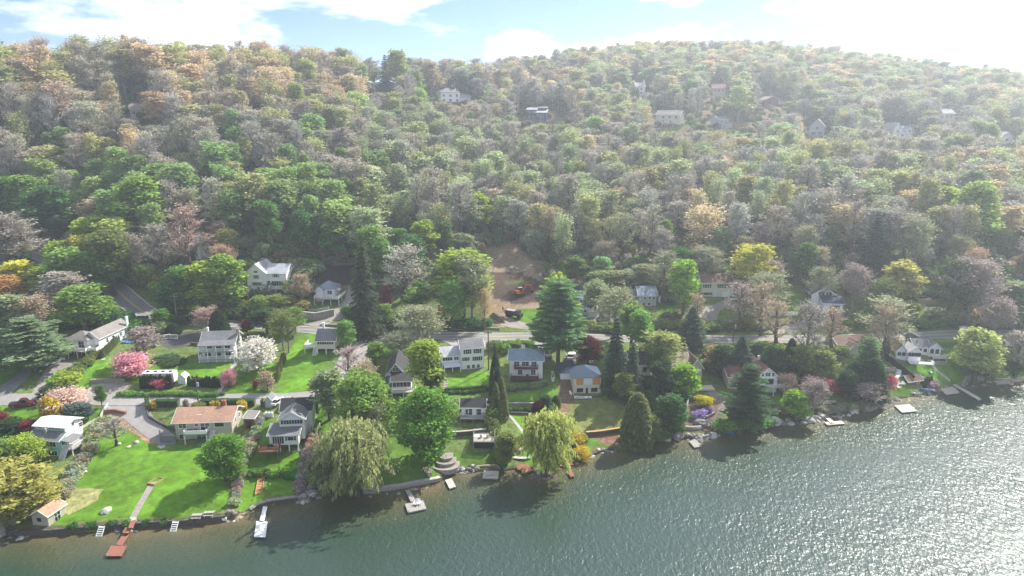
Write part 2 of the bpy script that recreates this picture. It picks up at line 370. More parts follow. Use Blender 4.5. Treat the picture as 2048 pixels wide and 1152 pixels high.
def ribbon(name, pts, widths, m, off=.06, world=False, kind='structure', step=1.5, flat=True):
    """a road or path along a line, cross-section level"""
    P = [np.array(p[:2]) if world else G(*p)[:2] for p in pts]
    Q = []; Wd = []
    for i in range(len(P) - 1):
        n = max(1, int(np.linalg.norm(P[i + 1] - P[i]) / step))
        for k in range(n):
            t = k / n
            p0 = P[max(i - 1, 0)]; p1 = P[i]; p2 = P[i + 1]; p3 = P[min(i + 2, len(P) - 1)]
            q = .5 * ((2 * p1) + (-p0 + p2) * t + (2 * p0 - 5 * p1 + 4 * p2 - p3) * t * t + (-p0 + 3 * p1 - 3 * p2 + p3) * t ** 3)
            Q.append(q); Wd.append(widths[i] * (1 - t) + widths[i + 1] * t)
    Q.append(P[-1]); Wd.append(widths[-1]); Q = np.array(Q)
    T = np.gradient(Q, axis=0); T /= np.linalg.norm(T, axis=1)[:, None] + 1e-9; Nn = np.stack([-T[:, 1], T[:, 0]], 1)
    nw = 5; V = []; Fs = []
    for i in range(len(Q)):
        for j in range(nw):
            s = (j / (nw - 1) - .5) * Wd[i]; x, y = Q[i] + Nn[i] * s; V.append((x, y, H(x, y) + off))
    for i in range(len(Q) - 1):
        for j in range(nw - 1):
            a = i * nw + j; Fs.append((a, a + nw, a + nw + 1, a + 1))
    me = bpy.data.meshes.new(name); me.from_pydata(V, [], Fs); me.materials.append(m)
    for p in me.polygons: p.use_smooth = True
    me.update()
    if me.polygons[0].normal.z < 0: me.flip_normals()
    o = link(name, me); tag(o, kind=kind); return o, Q, Nn
def offsetline(Q, Nn, s, i0=0, i1=None):
    return [tuple(q + n * s) for q, n in list(zip(Q, Nn))[i0:i1]]
asph = mat('asphalt', (.20, .195, .195), .9, .16, .8, .02, 9, big=.16)
asph2 = mat('light_asphalt', (.30, .285, .275), .92, .12, .8, .02, 9, big=.12)
asph3 = mat('dark_asphalt', (.085, .082, .085), .9, .2, .7, .02, 9, big=.2)
gravel = mat('gravel', (.27, .245, .22), .95, .22, 1.5, .04, 8, big=.12)
conc = mat('concrete', (.42, .40, .37), .9, .15, 1.2, .01, 9, big=.1)
lawn = mat('lawn_grass', (.105, .245, .020), 1, .32, .55, .12, 6, hue=(.11, .175, .026), spec=.1, big=.32, det=8)
lawnd = mat('lawn_grass_dull', (.10, .20, .03), 1, .3, .5, .12, 6, hue=(.10, .15, .04), spec=.1, big=.25, det=8)
meadow = mat('meadow_grass', (.19, .20, .07), 1, .3, .45, .15, 5, hue=(.13, .17, .05), spec=.1, big=.25, det=8)
paint = mat('road_paint', (.75, .73, .66), .7, .1, 2)
paint_y = mat('yellow_paint', (.68, .50, .14), .7, .1, 2)
sandm = mat('sandy_soil', (.36, .30, .20), 1, .25, .8, .05, 6, big=.2)
moss = mat('dry_mossy_grass', (.30, .29, .12), 1, .3, .8, .08, 6, hue=(.17, .19, .06), big=.2)
# roads
o, RQ, RN = ribbon('main_road', [(60, 500), (110, 522), (180, 548), (232, 580), (262, 606), (310, 630), (380, 643), (480, 649), (620, 660), (740, 670), (900, 672), (1100, 674), (1300, 678), (1560, 679), (1700, 677), (1900, 669), (2048, 660), (2300, 648)], [7] * 18, asph, .10)
for s in (3.15, -3.15):
    ribbon('edge_line', offsetline(RQ, RN, s), [.16] * len(RQ), paint, .115, True, step=50)
for s in (.16, -.16):
    ribbon('centre_line', offsetline(RQ, RN, s), [.13] * len(RQ), paint_y, .115, True, step=50)
_, LQ, LN = ribbon('lower_road', [(-500, 800), (-100, 802), (0, 800), (150, 799), (300, 799), (480, 798), (600, 795), (650, 785), (690, 745), (708, 712), (722, 690), (738, 668)], [5.5, 5.5, 5.5, 5.5, 5.5, 5.5, 5.5, 6, 7, 8, 10, 14], asph2, .06)
sheet('stop_line', [(733, 671.5), (757, 673), (757, 674.6), (733, 673)], paint, .13, 1)
ribbon('road_shoulder', [(205, 632), (290, 636), (330, 640)], [5, 5, 4], asph2, .08)
# drives
D = lambda name, poly, m=asph, off=.055, **k: sheet(name, poly, m, off, **k)
D('driveway', [(205, 812), (300, 812), (302, 828), (320, 850), (352, 872), (352, 888), (322, 890), (300, 880), (262, 850), (235, 828)], asph2)
D('driveway', [(160, 792), (185, 768), (250, 762), (262, 770), (240, 788), (236, 793)], gravel, .05)
D('driveway', [(318, 672), (360, 664), (410, 660), (460, 652), (480, 652), (482, 664), (480, 676), (440, 678), (400, 690), (340, 697), (322, 688)], asph3)
D('driveway', [(0, 775), (40, 745), (62, 728), (75, 735), (48, 762), (20, 790), (0, 795)], asph)
D('driveway', [(60, 793), (78, 760), (95, 735), (105, 722), (140, 722), (160, 726), (115, 742), (95, 765), (85, 793)], gravel)
D('driveway', [(640, 640), (690, 600), (697, 570), (760, 570), (735, 600), (700, 632), (660, 646)], gravel)
D('driveway', [(598, 646), (625, 645), (665, 628), (692, 608), (700, 620), (670, 640), (640, 655)], gravel, .07)
D('driveway', [(300, 527), (340, 518), (420, 514), (420, 522), (350, 528), (290, 535)], gravel)
D('driveway', [(985, 640), (1010, 630), (1030, 640), (1075, 652), (1110, 648), (1110, 658), (1060, 660), (1020, 655), (1000, 650)], gravel)
D('driveway', [(1170, 660), (1180, 640), (1182, 625), (1240, 630), (1260, 640), (1215, 655), (1200, 662)], asph)
D('driveway', [(1000, 679), (1095, 680), (1095, 700), (1080, 700), (1078, 690), (1003, 686)], asph2, .07)
D('driveway', [(880, 680), (1000, 681), (985, 694), (905, 692)], asph2, .07)
D('driveway', [(1180, 728), (1135, 720), (1130, 706), (1160, 712), (1195, 722)], gravel)
D('driveway', [(1385, 628), (1420, 612), (1450, 600), (1470, 604), (1440, 622), (1430, 645), (1480, 662), (1440, 662), (1400, 648)], gravel)
D('driveway', [(1515, 665), (1560, 652), (1610, 640), (1630, 630), (1690, 632), (1690, 650), (1650, 648), (1600, 660), (1560, 668)], gravel)
D('driveway', [(1800, 690), (1820, 700), (1795, 720), (1780, 712)], gravel)
D('driveway', [(548, 796), (628, 796), (625, 815), (600, 830), (590, 812), (548, 810)], asph2, .07)
D('driveway', [(1310, 640), (1380, 635), (1380, 641), (1312, 646)], asph3)
D('driveway', [(1985, 676), (2000, 672), (1995, 700), (1975, 700)], gravel)
# footpaths
for p, w in ((((302, 972), (280, 1010), (266, 1036)), 1.3), (((438, 785), (450, 762), (465, 735), (475, 722)), 1.2), (((1858, 722), (1875, 742), (1900, 762)), .9), (((1085, 845), (1070, 850), (1058, 860)), .8),
             (((200, 835), (175, 848), (155, 862)), 1.0), (((1018, 830), (1035, 850), (1052, 872)), .8), (((200, 652), (203, 690), (207, 720)), 1.0)):
    ribbon('footpath', p, [w] * len(p), conc if w != 1.3 else gravel, .07)
# lawns
LW = lambda poly, m=lawn, jag=.35: sheet('lawn', poly, m, .035, 2.2, jag=jag)
LW([(135, 1062), (85, 1066), (120, 1040), (125, 1000), (135, 975), (165, 930), (185, 880), (205, 845), (250, 862), (300, 888), (352, 893), (440, 898), (470, 930), (468, 960), (455, 1000), (440, 1043), (370, 1053), (245, 1060)])
LW([(490, 965), (495, 905), (515, 870), (525, 838), (545, 842), (535, 905), (600, 908), (622, 905), (612, 950), (600, 995), (560, 1006), (500, 1015), (478, 1030), (470, 1010)], lawn)
LW([(640, 990), (612, 985), (622, 930), (640, 860), (645, 805), (700, 800), (780, 790), (830, 800), (860, 870), (880, 900), (870, 962), (800, 980), (735, 990)], lawnd)
LW([(640, 795), (655, 800), (665, 850), (650, 900), (625, 960), (605, 985), (612, 900), (632, 830)], lawn)
LW([(0, 762), (0, 732), (30, 728), (40, 735), (20, 770)])
LW([(90, 765), (112, 745), (160, 728), (205, 716), (238, 712), (240, 735), (205, 762), (178, 770), (155, 788), (95, 790)])
LW([(205, 768), (240, 715), (330, 718), (400, 728), (470, 728), (462, 742), (448, 762), (300, 760), (285, 770)])
LW([(478, 726), (560, 728), (550, 770), (532, 788), (450, 790), (458, 762), (470, 742)])
LW([(556, 788), (558, 745), (580, 700), (605, 660), (690, 664), (685, 700), (670, 745), (648, 785)])
LW([(0, 880), (0, 812), (60, 814), (90, 820), (200, 818), (205, 832), (160, 850), (150, 842), (70, 842), (55, 900), (30, 905)])
LW([(155, 885), (160, 855), (190, 845), (205, 842), (190, 862), (165, 900)])
LW([(738, 690), (752, 678), (775, 675), (800, 690), (810, 710), (760, 720), (730, 715)], lawnd)
LW([(890, 760), (920, 745), (975, 742), (978, 768), (900, 775)], lawn)
LW([(890, 790), (980, 782), (975, 800), (905, 805)], lawnd)
LW([(880, 870), (970, 848), (978, 870), (905, 872)], lawnd)
LW([(895, 938), (905, 905), (960, 905), (990, 902), (1000, 930), (960, 938)], lawnd)
LW([(1014, 812), (1016, 790), (1050, 788), (1085, 780), (1105, 770), (1120, 780), (1100, 800), (1065, 812)], lawn)
LW([(1020, 830), (1066, 828), (1075, 850), (1080, 900), (1070, 935), (1050, 932), (1045, 880)], lawn)
LW([(1100, 760), (1118, 745), (1112, 780), (1108, 790)], lawn)
LW([(1000, 676), (1000, 682), (1095, 684), (1095, 690), (1040, 687), (1005, 680)], lawn)
LW([(1130, 860), (1140, 806), (1230, 802), (1262, 812), (1262, 850), (1240, 862), (1190, 868)], meadow)
LW([(1150, 918), (1145, 885), (1180, 872), (1210, 890), (1230, 890), (1190, 905)], lawnd)
LW([(1545, 790), (1560, 762), (1610, 770), (1690, 755), (1745, 760), (1760, 800), (1740, 815), (1680, 828), (1620, 830), (1560, 820)], lawnd, .6)
LW([(1768, 812), (1762, 785), (1790, 760), (1818, 762), (1822, 790), (1800, 800), (1780, 812)])
LW([(1810, 735), (1840, 722), (1872, 738), (1900, 768), (1880, 780), (1850, 770), (1830, 752)])
LW([(1848, 716), (1880, 705), (1885, 676), (1910, 676), (1930, 700), (1940, 740), (1922, 768), (1905, 765), (1870, 735)])
LW([(1950, 762), (1975, 740), (1985, 705), (2048, 710), (2100, 720), (2100, 745), (2048, 760), (1990, 762)])
LW([(1000, 648), (1010, 640), (1035, 618), (1080, 618), (1100, 640), (1075, 648), (1030, 636)], lawn)
LW([(1312, 632), (1320, 605), (1345, 605), (1360, 625), (1345, 634)], lawn)
LW([(1528, 618), (1540, 585), (1590, 578), (1612, 600), (1600, 622)], lawnd)
LW([(1835, 675), (1860, 655), (1900, 650), (1900, 660), (1840, 668)], lawnd)
for q in ([(1340, 262), (1345, 250), (1370, 250), (1390, 262)], [(1452, 275), (1454, 257), (1500, 257), (1490, 270)], [(1096, 248), (1100, 240), (1125, 240), (1122, 250)], [(1880, 300), (1885, 290), (1920, 292), (1910, 305)]): LW(q, lawn, .2)
sheet('sandy_play_patch', [(128, 1025), (108, 1010), (125, 975), (165, 975), (205, 980), (195, 1000), (172, 1015), (140, 1030)], moss, .06, 2, jag=.3)
sheet('sand_beach', [(452, 1050), (468, 1040), (500, 1022), (518, 1018), (515, 1028), (480, 1048)], sandm, .05, 1)
sheet('sand_beach', [(1800, 806), (1815, 795), (1845, 788), (1842, 793), (1815, 808)], sandm, .05, 1)
sheet('sand_beach', [(1972, 765), (2048, 752), (2100, 750), (2100, 764), (2048, 768), (1990, 770)], sandm, .05, 1)
# ------------------------------------------------------------ tree templates
def cards(P, A, B, C4_=None, mi=None):
    """quads: centre P, half axes A and B -> vertex array (n*4,3)"""
    return np.stack([P - A - B, P + A - B, P + A + B, P - A + B], 1).reshape(-1, 3)
def unit(n):
    v = NR.normal(size=(n, 3)); return v / np.linalg.norm(v, axis=1)[:, None]
def quadmesh(name, parts, mats):
    """parts: list of (verts (n,4,3) or flat, leaf attribute, material index)"""
    V = np.concatenate([p[0].reshape(-1, 3) for p in parts]); n = len(V) // 4
    me = bpy.data.meshes.new(name); me.vertices.add(len(V)); me.vertices.foreach_set('co', V.astype(np.float32).ravel())
    me.loops.add(len(V)); me.loops.foreach_set('vertex_index', np.arange(len(V), dtype=np.int32))
    me.polygons.add(n); me.polygons.foreach_set('loop_start', np.arange(0, len(V), 4, dtype=np.int32)); me.polygons.foreach_set('loop_total', np.full(n, 4, np.int32))
    mi = np.concatenate([np.full(len(p[0].reshape(-1, 3)) // 4, p[2]) for p in parts])
    for m in mats: me.materials.append(m)
    me.polygons.foreach_set('material_index', mi.astype(np.int32)); me.update()
    a = me.attributes.new('leaf', 'FLOAT', 'FACE'); a.data.foreach_set('value', np.concatenate([p[1] for p in parts]).astype(np.float32))
    me.validate(); return me
def frus(a, b, r0, r1, n=5):
    """tapered limb as quads"""
    a = np.array(a, float); b = np.array(b, float); d = b - a; L = np.linalg.norm(d) + 1e-9; d /= L
    u = np.cross(d, (0, 0, 1.)) if abs(d[2]) < .9 else np.cross(d, (1., 0, 0)); u /= np.linalg.norm(u); w = np.cross(d, u)
    q = []
    for i in range(n):
        t0 = 2 * PI * i / n; t1 = 2 * PI * (i + 1) / n
        c0 = u * math.cos(t0) + w * math.sin(t0); c1 = u * math.cos(t1) + w * math.sin(t1)
        q.append([a + c0 * r0, a + c1 * r0, b + c1 * r1, b + c0 * r1])
    return np.array(q)
def skeleton(h, spread, base=.3, limbs=9, r0=.22, up=.5, seed=0, lean=0):
    """trunk and limbs; returns limb quads and the list of branch segments (a,b)"""
    rr = random.Random(seed); q = []; seg = []
    top = np.array((rr.uniform(-.3, .3) * spread * .3 + lean, rr.uniform(-.3, .3) * spread * .3, h * .82)); p = np.zeros(3); n = 5; prev = p - (0, 0, .6)
    tr = [prev]
    for i in range(1, n + 1):
        t = i / n; tr.append(top * t + np.array((rr.uniform(-.15, .15), rr.uniform(-.15, .15), 0)))
    for i in range(n):
        ra = r0 * (1 - .8 * i / n); rb_ = r0 * (1 - .8 * (i + 1) / n); q.append(frus(tr[i], tr[i + 1], ra, rb_, 6))
    for i in range(limbs):
        t = base + (1 - base) * (i + .3) / limbs; s = top * t; ang = i * 2.4 + rr.uniform(-.4, .4)
        ln = spread * (1.05 - .55 * abs(t - .45) * 1.6) * rr.uniform(.75, 1.1) * (.9 if t < .9 else .6)
        d = np.array((math.cos(ang), math.sin(ang), up + t * 1.2)); d /= np.linalg.norm(d)
        a = s; k = 3
        for j in range(k):
            b = a + d * ln / k + np.array((0, 0, .12 * ln / k * j)) + np.array([rr.uniform(-.1, .1) * ln / k for _ in range(3)])
            w0 = r0 * .42 * (1 - t * .5) * (1 - j / k * .75); q.append(frus(a, b, w0, w0 * .65, 4)); seg.append((a, b, w0))
            if j:
                for sgn in (-1, 1):
                    d2 = d + np.array((-d[1], d[0], .25)) * sgn * rr.uniform(.5, 1.) + np.array((0, 0, rr.uniform(0, .5))); d2 /= np.linalg.norm(d2)
                    e = a + d2 * ln * .42 * rr.uniform(.7, 1.15); q.append(frus(a, e, w0 * .55, w0 * .2, 3)); seg.append((a, e, w0 * .5))
            a = b
    q = np.concatenate(q); return q, seg, top
def crown_pts(seg, n, rad, h):
    """points clustered about branch ends"""
    E = np.array([b for a, b, w in seg]); i = NR.integers(0, len(E), n); 
    d = unit(n) * (NR.random((n, 1)) ** .45) * rad; d[:, 2] *= .95
    return E[i] + d, i
def leafy(seed, h, w, n=2300, size=.34, rad=None, kind='leafy'):
    sp = w / 2; q, seg, top = skeleton(h, sp * .78, .28 if kind != 'round' else .13, 12 if kind != 'round' else 16, .17 + h * .009, .7 if kind != 'round' else .35, seed)
    P, i = crown_pts(seg, n, rad or w * .155, h)
    rel = P - np.array((0, 0, h * .58)); e = np.sqrt((rel[:, 0] / sp) ** 2 + (rel[:, 1] / sp) ** 2 + (rel[:, 2] / (h * .46)) ** 2)
    P = np.where((e > 1.04)[:, None], np.array((0, 0, h * .58)) + rel / e[:, None] * (1.0 + .05 * NR.random((n, 1))), P)
    u = unit(n); v = np.cross(u, unit(n)); v /= np.linalg.norm(v, axis=1)[:, None]; u[:, 2] *= .7
    s = size * (.6 + .8 * NR.random((n, 1)))
    cl = NR.random(len(seg))[i]
    lf = np.clip(.5 + (cl - .5) * .7 + NR.normal(size=n) * .18, 0, 1)
    return (q, (cards(P, u * s, v * s * .8), lf))
def bare(seed, h, w, n=1500, buds=900, bs=.13):
    sp = w / 2; q, seg, top = skeleton(h, sp * .86, .27, 13, .16 + h * .009, .95, seed)
    E = [(a, b) for a, b, _ in seg]; i = NR.integers(0, len(E), n); t = .35 + .65 * NR.random((n, 1))
    A = np.array([e[0] for e in E])[i]; B = np.array([e[1] for e in E])[i]; s0 = A + (B - A) * t
    d = (B - A) / (np.linalg.norm(B - A, axis=1)[:, None] + 1e-9) + unit(n) * .9 + np.array((0, 0, .45)); d /= np.linalg.norm(d, axis=1)[:, None]
    ln = w * .13 * (.5 + NR.random((n, 1))); e1 = s0 + d * ln; sd = np.cross(d, unit(n)); sd /= np.linalg.norm(sd, axis=1)[:, None]
    wd = .034 + .02 * NR.random((n, 1))
    tw = np.stack([s0 - sd * wd, s0 + sd * wd, e1 + sd * wd * .35, e1 - sd * wd * .35], 1)
    j = NR.integers(0, n, n); s2 = s0[j] + d[j] * ln[j] * (.3 + .6 * NR.random((n, 1))); d2 = d[j] + unit(n) * .8; d2 /= np.linalg.norm(d2, axis=1)[:, None]
    e2 = s2 + d2 * ln[j] * .6; sd2 = np.cross(d2, unit(n)); sd2 /= np.linalg.norm(sd2, axis=1)[:, None]
    tw2 = np.stack([s2 - sd2 * .028, s2 + sd2 * .028, e2 + sd2 * .012, e2 - sd2 * .012], 1)
    k = NR.integers(0, n, buds); P = np.where(NR.random((buds, 1)) < .5, e1[k], e2[k]) + unit(buds) * .25
    u = unit(buds); v = np.cross(u, unit(buds)); v /= np.linalg.norm(v, axis=1)[:, None]; s = bs * (.6 + .8 * NR.random((buds, 1)))
    return q, (tw, NR.random(n)), (tw2, NR.random(n)), (cards(P, u * s, v * s), NR.random(buds))
def spruce(seed, h, w, n=4200, droop=.35, open_=0., base=.05):
    rr = random.Random(seed); q = [frus((0, 0, -.5), (0, 0, h * .5), .22 + h * .006, .13, 6), frus((0, 0, h * .5), (0, 0, h), .13, .02, 5)]
    P = []; Aa = []; lf = []; nl = int(h * 1.25) if not open_ else int(h * .85); tot = 0
    for l in range(nl):
        t = l / nl; z = h * (base + (1 - base) * t); rad = w / 2 * (1 - t) ** (.85 if not open_ else .55) * (1 if not open_ else rr.uniform(.65, 1.15)) + .12
        if open_ and t < .12: rad *= .75
        nb = 7 if t < .6 else 5
        for k in range(nb):
            a = k * 2 * PI / nb + l * 1.1 + rr.uniform(-.3, .3); L_ = rad * rr.uniform(.8, 1.12); d = np.array((math.cos(a), math.sin(a), -droop * .6 if not open_ else .12))
            e = np.array((0, 0, z)) + d * L_; e[2] += -.25 * droop * L_; 
            q.append(frus((0, 0, z), e, .05, .015, 3))
            m = max(4, int(n / (nl * nb) * 2 * (rad / (w / 2) + .15))); tt = NR.random((m, 1)) ** .7; c_ = np.array((0, 0, z)) + (e - (0, 0, z)) * tt
            side = np.array((-d[1], d[0], 0)); spread_ = (NR.random((m, 1)) - .5) * 2 * (.16 + .30 * L_ * (1 - tt * .6)) * (1 if not open_ else 1.1)
            pz = c_ + side * spread_ + np.array((0, 0, 1)) * (-.1 - (NR.random((m, 1))) * (.28 if not open_ else .12)); P.append(pz)
            dd = d + side * np.sign(spread_) * .7 + np.array((0, 0, -droop)) ; Aa.append(dd / np.linalg.norm(dd, axis=1)[:, None] + unit(m) * .25); lf.append(np.clip(rr.random() * .5 + .5 * NR.random(m), 0, 1))
    P = np.concatenate(P); A = np.concatenate(Aa); lf = np.concatenate(lf); m = len(P); B = np.cross(A, unit(m)); B /= np.linalg.norm(B, axis=1)[:, None]
    s = (.22 if not open_ else .26) * (.7 + .6 * NR.random((m, 1)))
    return np.concatenate(q), (cards(P, A * s, B * s * .42), lf)
def willow(seed, h, w, n=15000):
    rr = random.Random(seed); q, seg, top = skeleton(h * .95, w / 2 * .8, .25, 13, .45, .45, seed)
    E = np.array([b for a, b, _ in seg]); A_ = []; B_ = []; P = []; lf = []
    ns = 700
    for s in range(ns):
        e = E[rr.randrange(len(E))] + np.array([rr.gauss(0, 1.3), rr.gauss(0, 1.3), rr.gauss(.1, .9)]); L_ = rr.uniform(.03, .30) * max(2., e[2]) ; out = np.array((e[0], e[1], 0)); out /= np.linalg.norm(out) + .01; v = rr.random()
        m = n // ns
        for k in range(m):
            t = (k + rr.random()) / m; p = e + out * (1.2 * math.sin(t * 1.6)) + np.array((rr.gauss(0, .12), rr.gauss(0, .12), -L_ * t)); p[2] = max(p[2], .4); P.append(p); A_.append((rr.gauss(0, .15), rr.gauss(0, .15), 1)); lf.append(min(1, max(0, v * .6 + .4 * rr.random() - .1 + .2 * (1 - t))))
    P = np.array(P); A = np.array(A_); m = len(P); B = np.cross(A, unit(m)); B /= np.linalg.norm(B, axis=1)[:, None]
    s = .21 * (.7 + .6 * NR.random((m, 1)))
    n2 = 6500; P2, i = crown_pts(seg, n2, 1.7, h); u = unit(n2); v = np.cross(u, unit(n2)); v /= np.linalg.norm(v, axis=1)[:, None]
    return q, (cards(P, A * s, B * s * .34), np.array(lf)), (cards(P2, u * .17, v * .17), NR.random(n2))
def column(seed, h, w, n=1800):
    q = frus((0, 0, -.3), (0, 0, h * .4), .12, .08, 5); t = NR.random(n); z = h * (.03 + .97 * t); r = w / 2 * np.clip(np.sin(np.clip(1 - t, 0, 1) ** .6 * 1.45), .05, 1) * (.82 + .25 * NR.random(n)); a = NR.random(n) * 2 * PI
    P = np.stack([np.cos(a) * r, np.sin(a) * r, z], 1); A = np.stack([np.cos(a) * .5, np.sin(a) * .5, np.ones(n)], 1) + unit(n) * .3; B = np.cross(A, unit(n)); B /= np.linalg.norm(B, axis=1)[:, None]
    s = max(.07, w * .055) * (.7 + .6 * NR.random((n, 1))); return q, (cards(P, A * s * 1.2, B * s * .7), NR.random(n))
def shrub(seed, h, w, n=750, size=.11):
    rr = random.Random(seed); q = [frus((0, 0, -.2), (rr.uniform(-.3, .3) * w, rr.uniform(-.3, .3) * w, h * .7), .05, .015, 3) for _ in range(5)]
    bl = np.array([[rr.uniform(-.28, .28) * w, rr.uniform(-.28, .28) * w, h * rr.uniform(.3, .62)] for _ in range(6)]); i = NR.integers(0, 6, n)
    P = bl[i] + unit(n) * (NR.random((n, 1)) ** .35) * np.array((w * .27, w * .27, h * .38)); P[:, 2] = np.maximum(P[:, 2], .05)
    u = unit(n); v = np.cross(u, unit(n)); v /= np.linalg.norm(v, axis=1)[:, None]; s = size * (.7 + .6 * NR.random((n, 1)))
    return np.concatenate(q), (cards(P, u * s, v * s * .8), np.clip(NR.random(6)[i] * .6 + .4 * NR.random(n), 0, 1))
TPL = {}
def reg(kind, h, w, data, barkm=None, twig=False):
    q = data[0]; rest = data[1:]
    t = quadmesh(kind + '_trunk', [(q, np.full(len(q), .5), 0)], [barkm or BARK])
    cm = [LEAF] if not twig else [TWIG, LEAF]
    parts = [(r[0], r[1], (0 if not twig else (1 if k == len(rest) - 1 else 0))) for k, r in enumerate(rest)]
    cr = quadmesh(kind + '_crown', parts, cm)
    jm = quadmesh(kind + '_tree', [(q, np.full(len(q), .5), 0)] + [(p[0], p[1], p[2] + 1) for p in parts], [barkm or BARK] + cm)
    A_ = np.concatenate([r[0].reshape(-1, 3) for r in rest]); ex = (np.percentile(A_[:, 0], 98.5) - np.percentile(A_[:, 0], 1.5) + np.percentile(A_[:, 1], 98.5) - np.percentile(A_[:, 1], 1.5)) / 2
    TPL.setdefault(kind, []).append((float(np.percentile(A_[:, 2], 99.7)), float(ex), t, cr, jm))
for s in range(5): reg('leafy', 16, 8.5 + s * .5, leafy(10 + s, 16, 8.5 + s * .5, 4200, .20))
for s in range(3): reg('budding', 16, 9.5, leafy(30 + s, 16, 9.5, 2500, .135, 1.7))
for s in range(3): reg('budding', 17, 8.5, bare(40 + s, 17, 8.5, 1000, 2200, .13), PALEBARK, True)
for s in range(5): reg('bare', 17, 8.5, bare(50 + s, 17, 8.5, 1150, 1300, .105), None, True)
for s in range(3): reg('thin', 15, 8.5, bare(130 + s, 15, 8.5, 620, 500, .09), None, True)
for s in range(2): reg('ashy', 14, 11, bare(60 + s, 14, 11, 1500, 1900, .10), PALEBARK, True)
for s in range(2): reg('spruce', 17, 7.5, spruce(70 + s, 17, 7.5))
for s in range(2): reg('pine', 17, 10, spruce(80 + s, 17, 10, 4600, .05, 1., .22))
for s in range(2): reg('blossom', 6, 6.5, leafy(90 + s, 6, 6.5, 4200, .10, 1.0, 'round'))
for s in range(2): reg('young', 6, 5, leafy(94 + s, 6, 5, 2000, .11, .85, 'round'))
reg('shade', 15, 13.5, leafy(99, 15, 13.5, 13000, .165, 1.75, 'round')); reg('shade', 13, 12.5, leafy(97, 13, 12.5, 12000, .16, 1.6, 'round'))
reg('willow', 14, 15, willow(101, 14, 15)); reg('willow', 11, 11, willow(103, 11, 11, 12000))
for s in range(2): reg('column', 4, 1.4, column(110 + s, 4, 1.4))
reg('cone', 8, 4.5, column(115, 8, 4.5, 5200))
for s in range(4): reg('shrub', 1.6, 2.4, shrub(120 + s, 1.6, 2.4))

# ------------------------------------------------------------ planting
OCC = []            # places already planted or kept clear (x, y, r)
COUNT = {}
def plant(kind, p, h, w, tint, name, label, group=None, cat='tree', var=None, rz=None):
    if kind == 'sparse': kind = 'budding'; var = R.choice((3, 4, 5))
    T = TPL[kind]; k = R.randrange(len(T)) if var is None else var; hh, ww, t, cr, jm = T[k]
    o = empty(name, (p[0], p[1], p[2] - .1), R.uniform(0, 6.28) if rz is None else rz, label, cat, group); o.scale = (w / ww, w / ww, h / hh)
    a = link('trunk' if kind != 'shrub' else 'stem', t, o); b = link('crown' if kind != 'shrub' else 'foliage', cr, o)
    for x in (a, b): x['tint'] = [float(v) for v in tint[:3]]
    OCC.append((p[0], p[1], w * .36)); return o
def base_top(px, ytop, ybase, wpx):
    g = G(px, ybase); d = math.hypot(g[0], g[1]); e = ray(px, ytop); sl_ = e[2] / math.hypot(e[0], e[1])
    dist = math.sqrt(d * d + (CH - g[2]) ** 2)
    return g, max(.6, CH + (d) * sl_ - g[2]), wpx * dist / F / 1.0
# tints (base colours)
LG = (.25, .38, .09); YG = (.36, .44, .08); MG = (.15, .28, .07); DG = (.04, .08, .03); OL = (.36, .37, .15); GY = (.40, .36, .31); TN = (.54, .42, .27); PK = (.50, .35, .28)
OR = (.52, .36, .19); SP = (.055, .10, .065); SG = (.33, .40, .22); BL = (.34, .32, .33); LC = (.36, .33, .31)
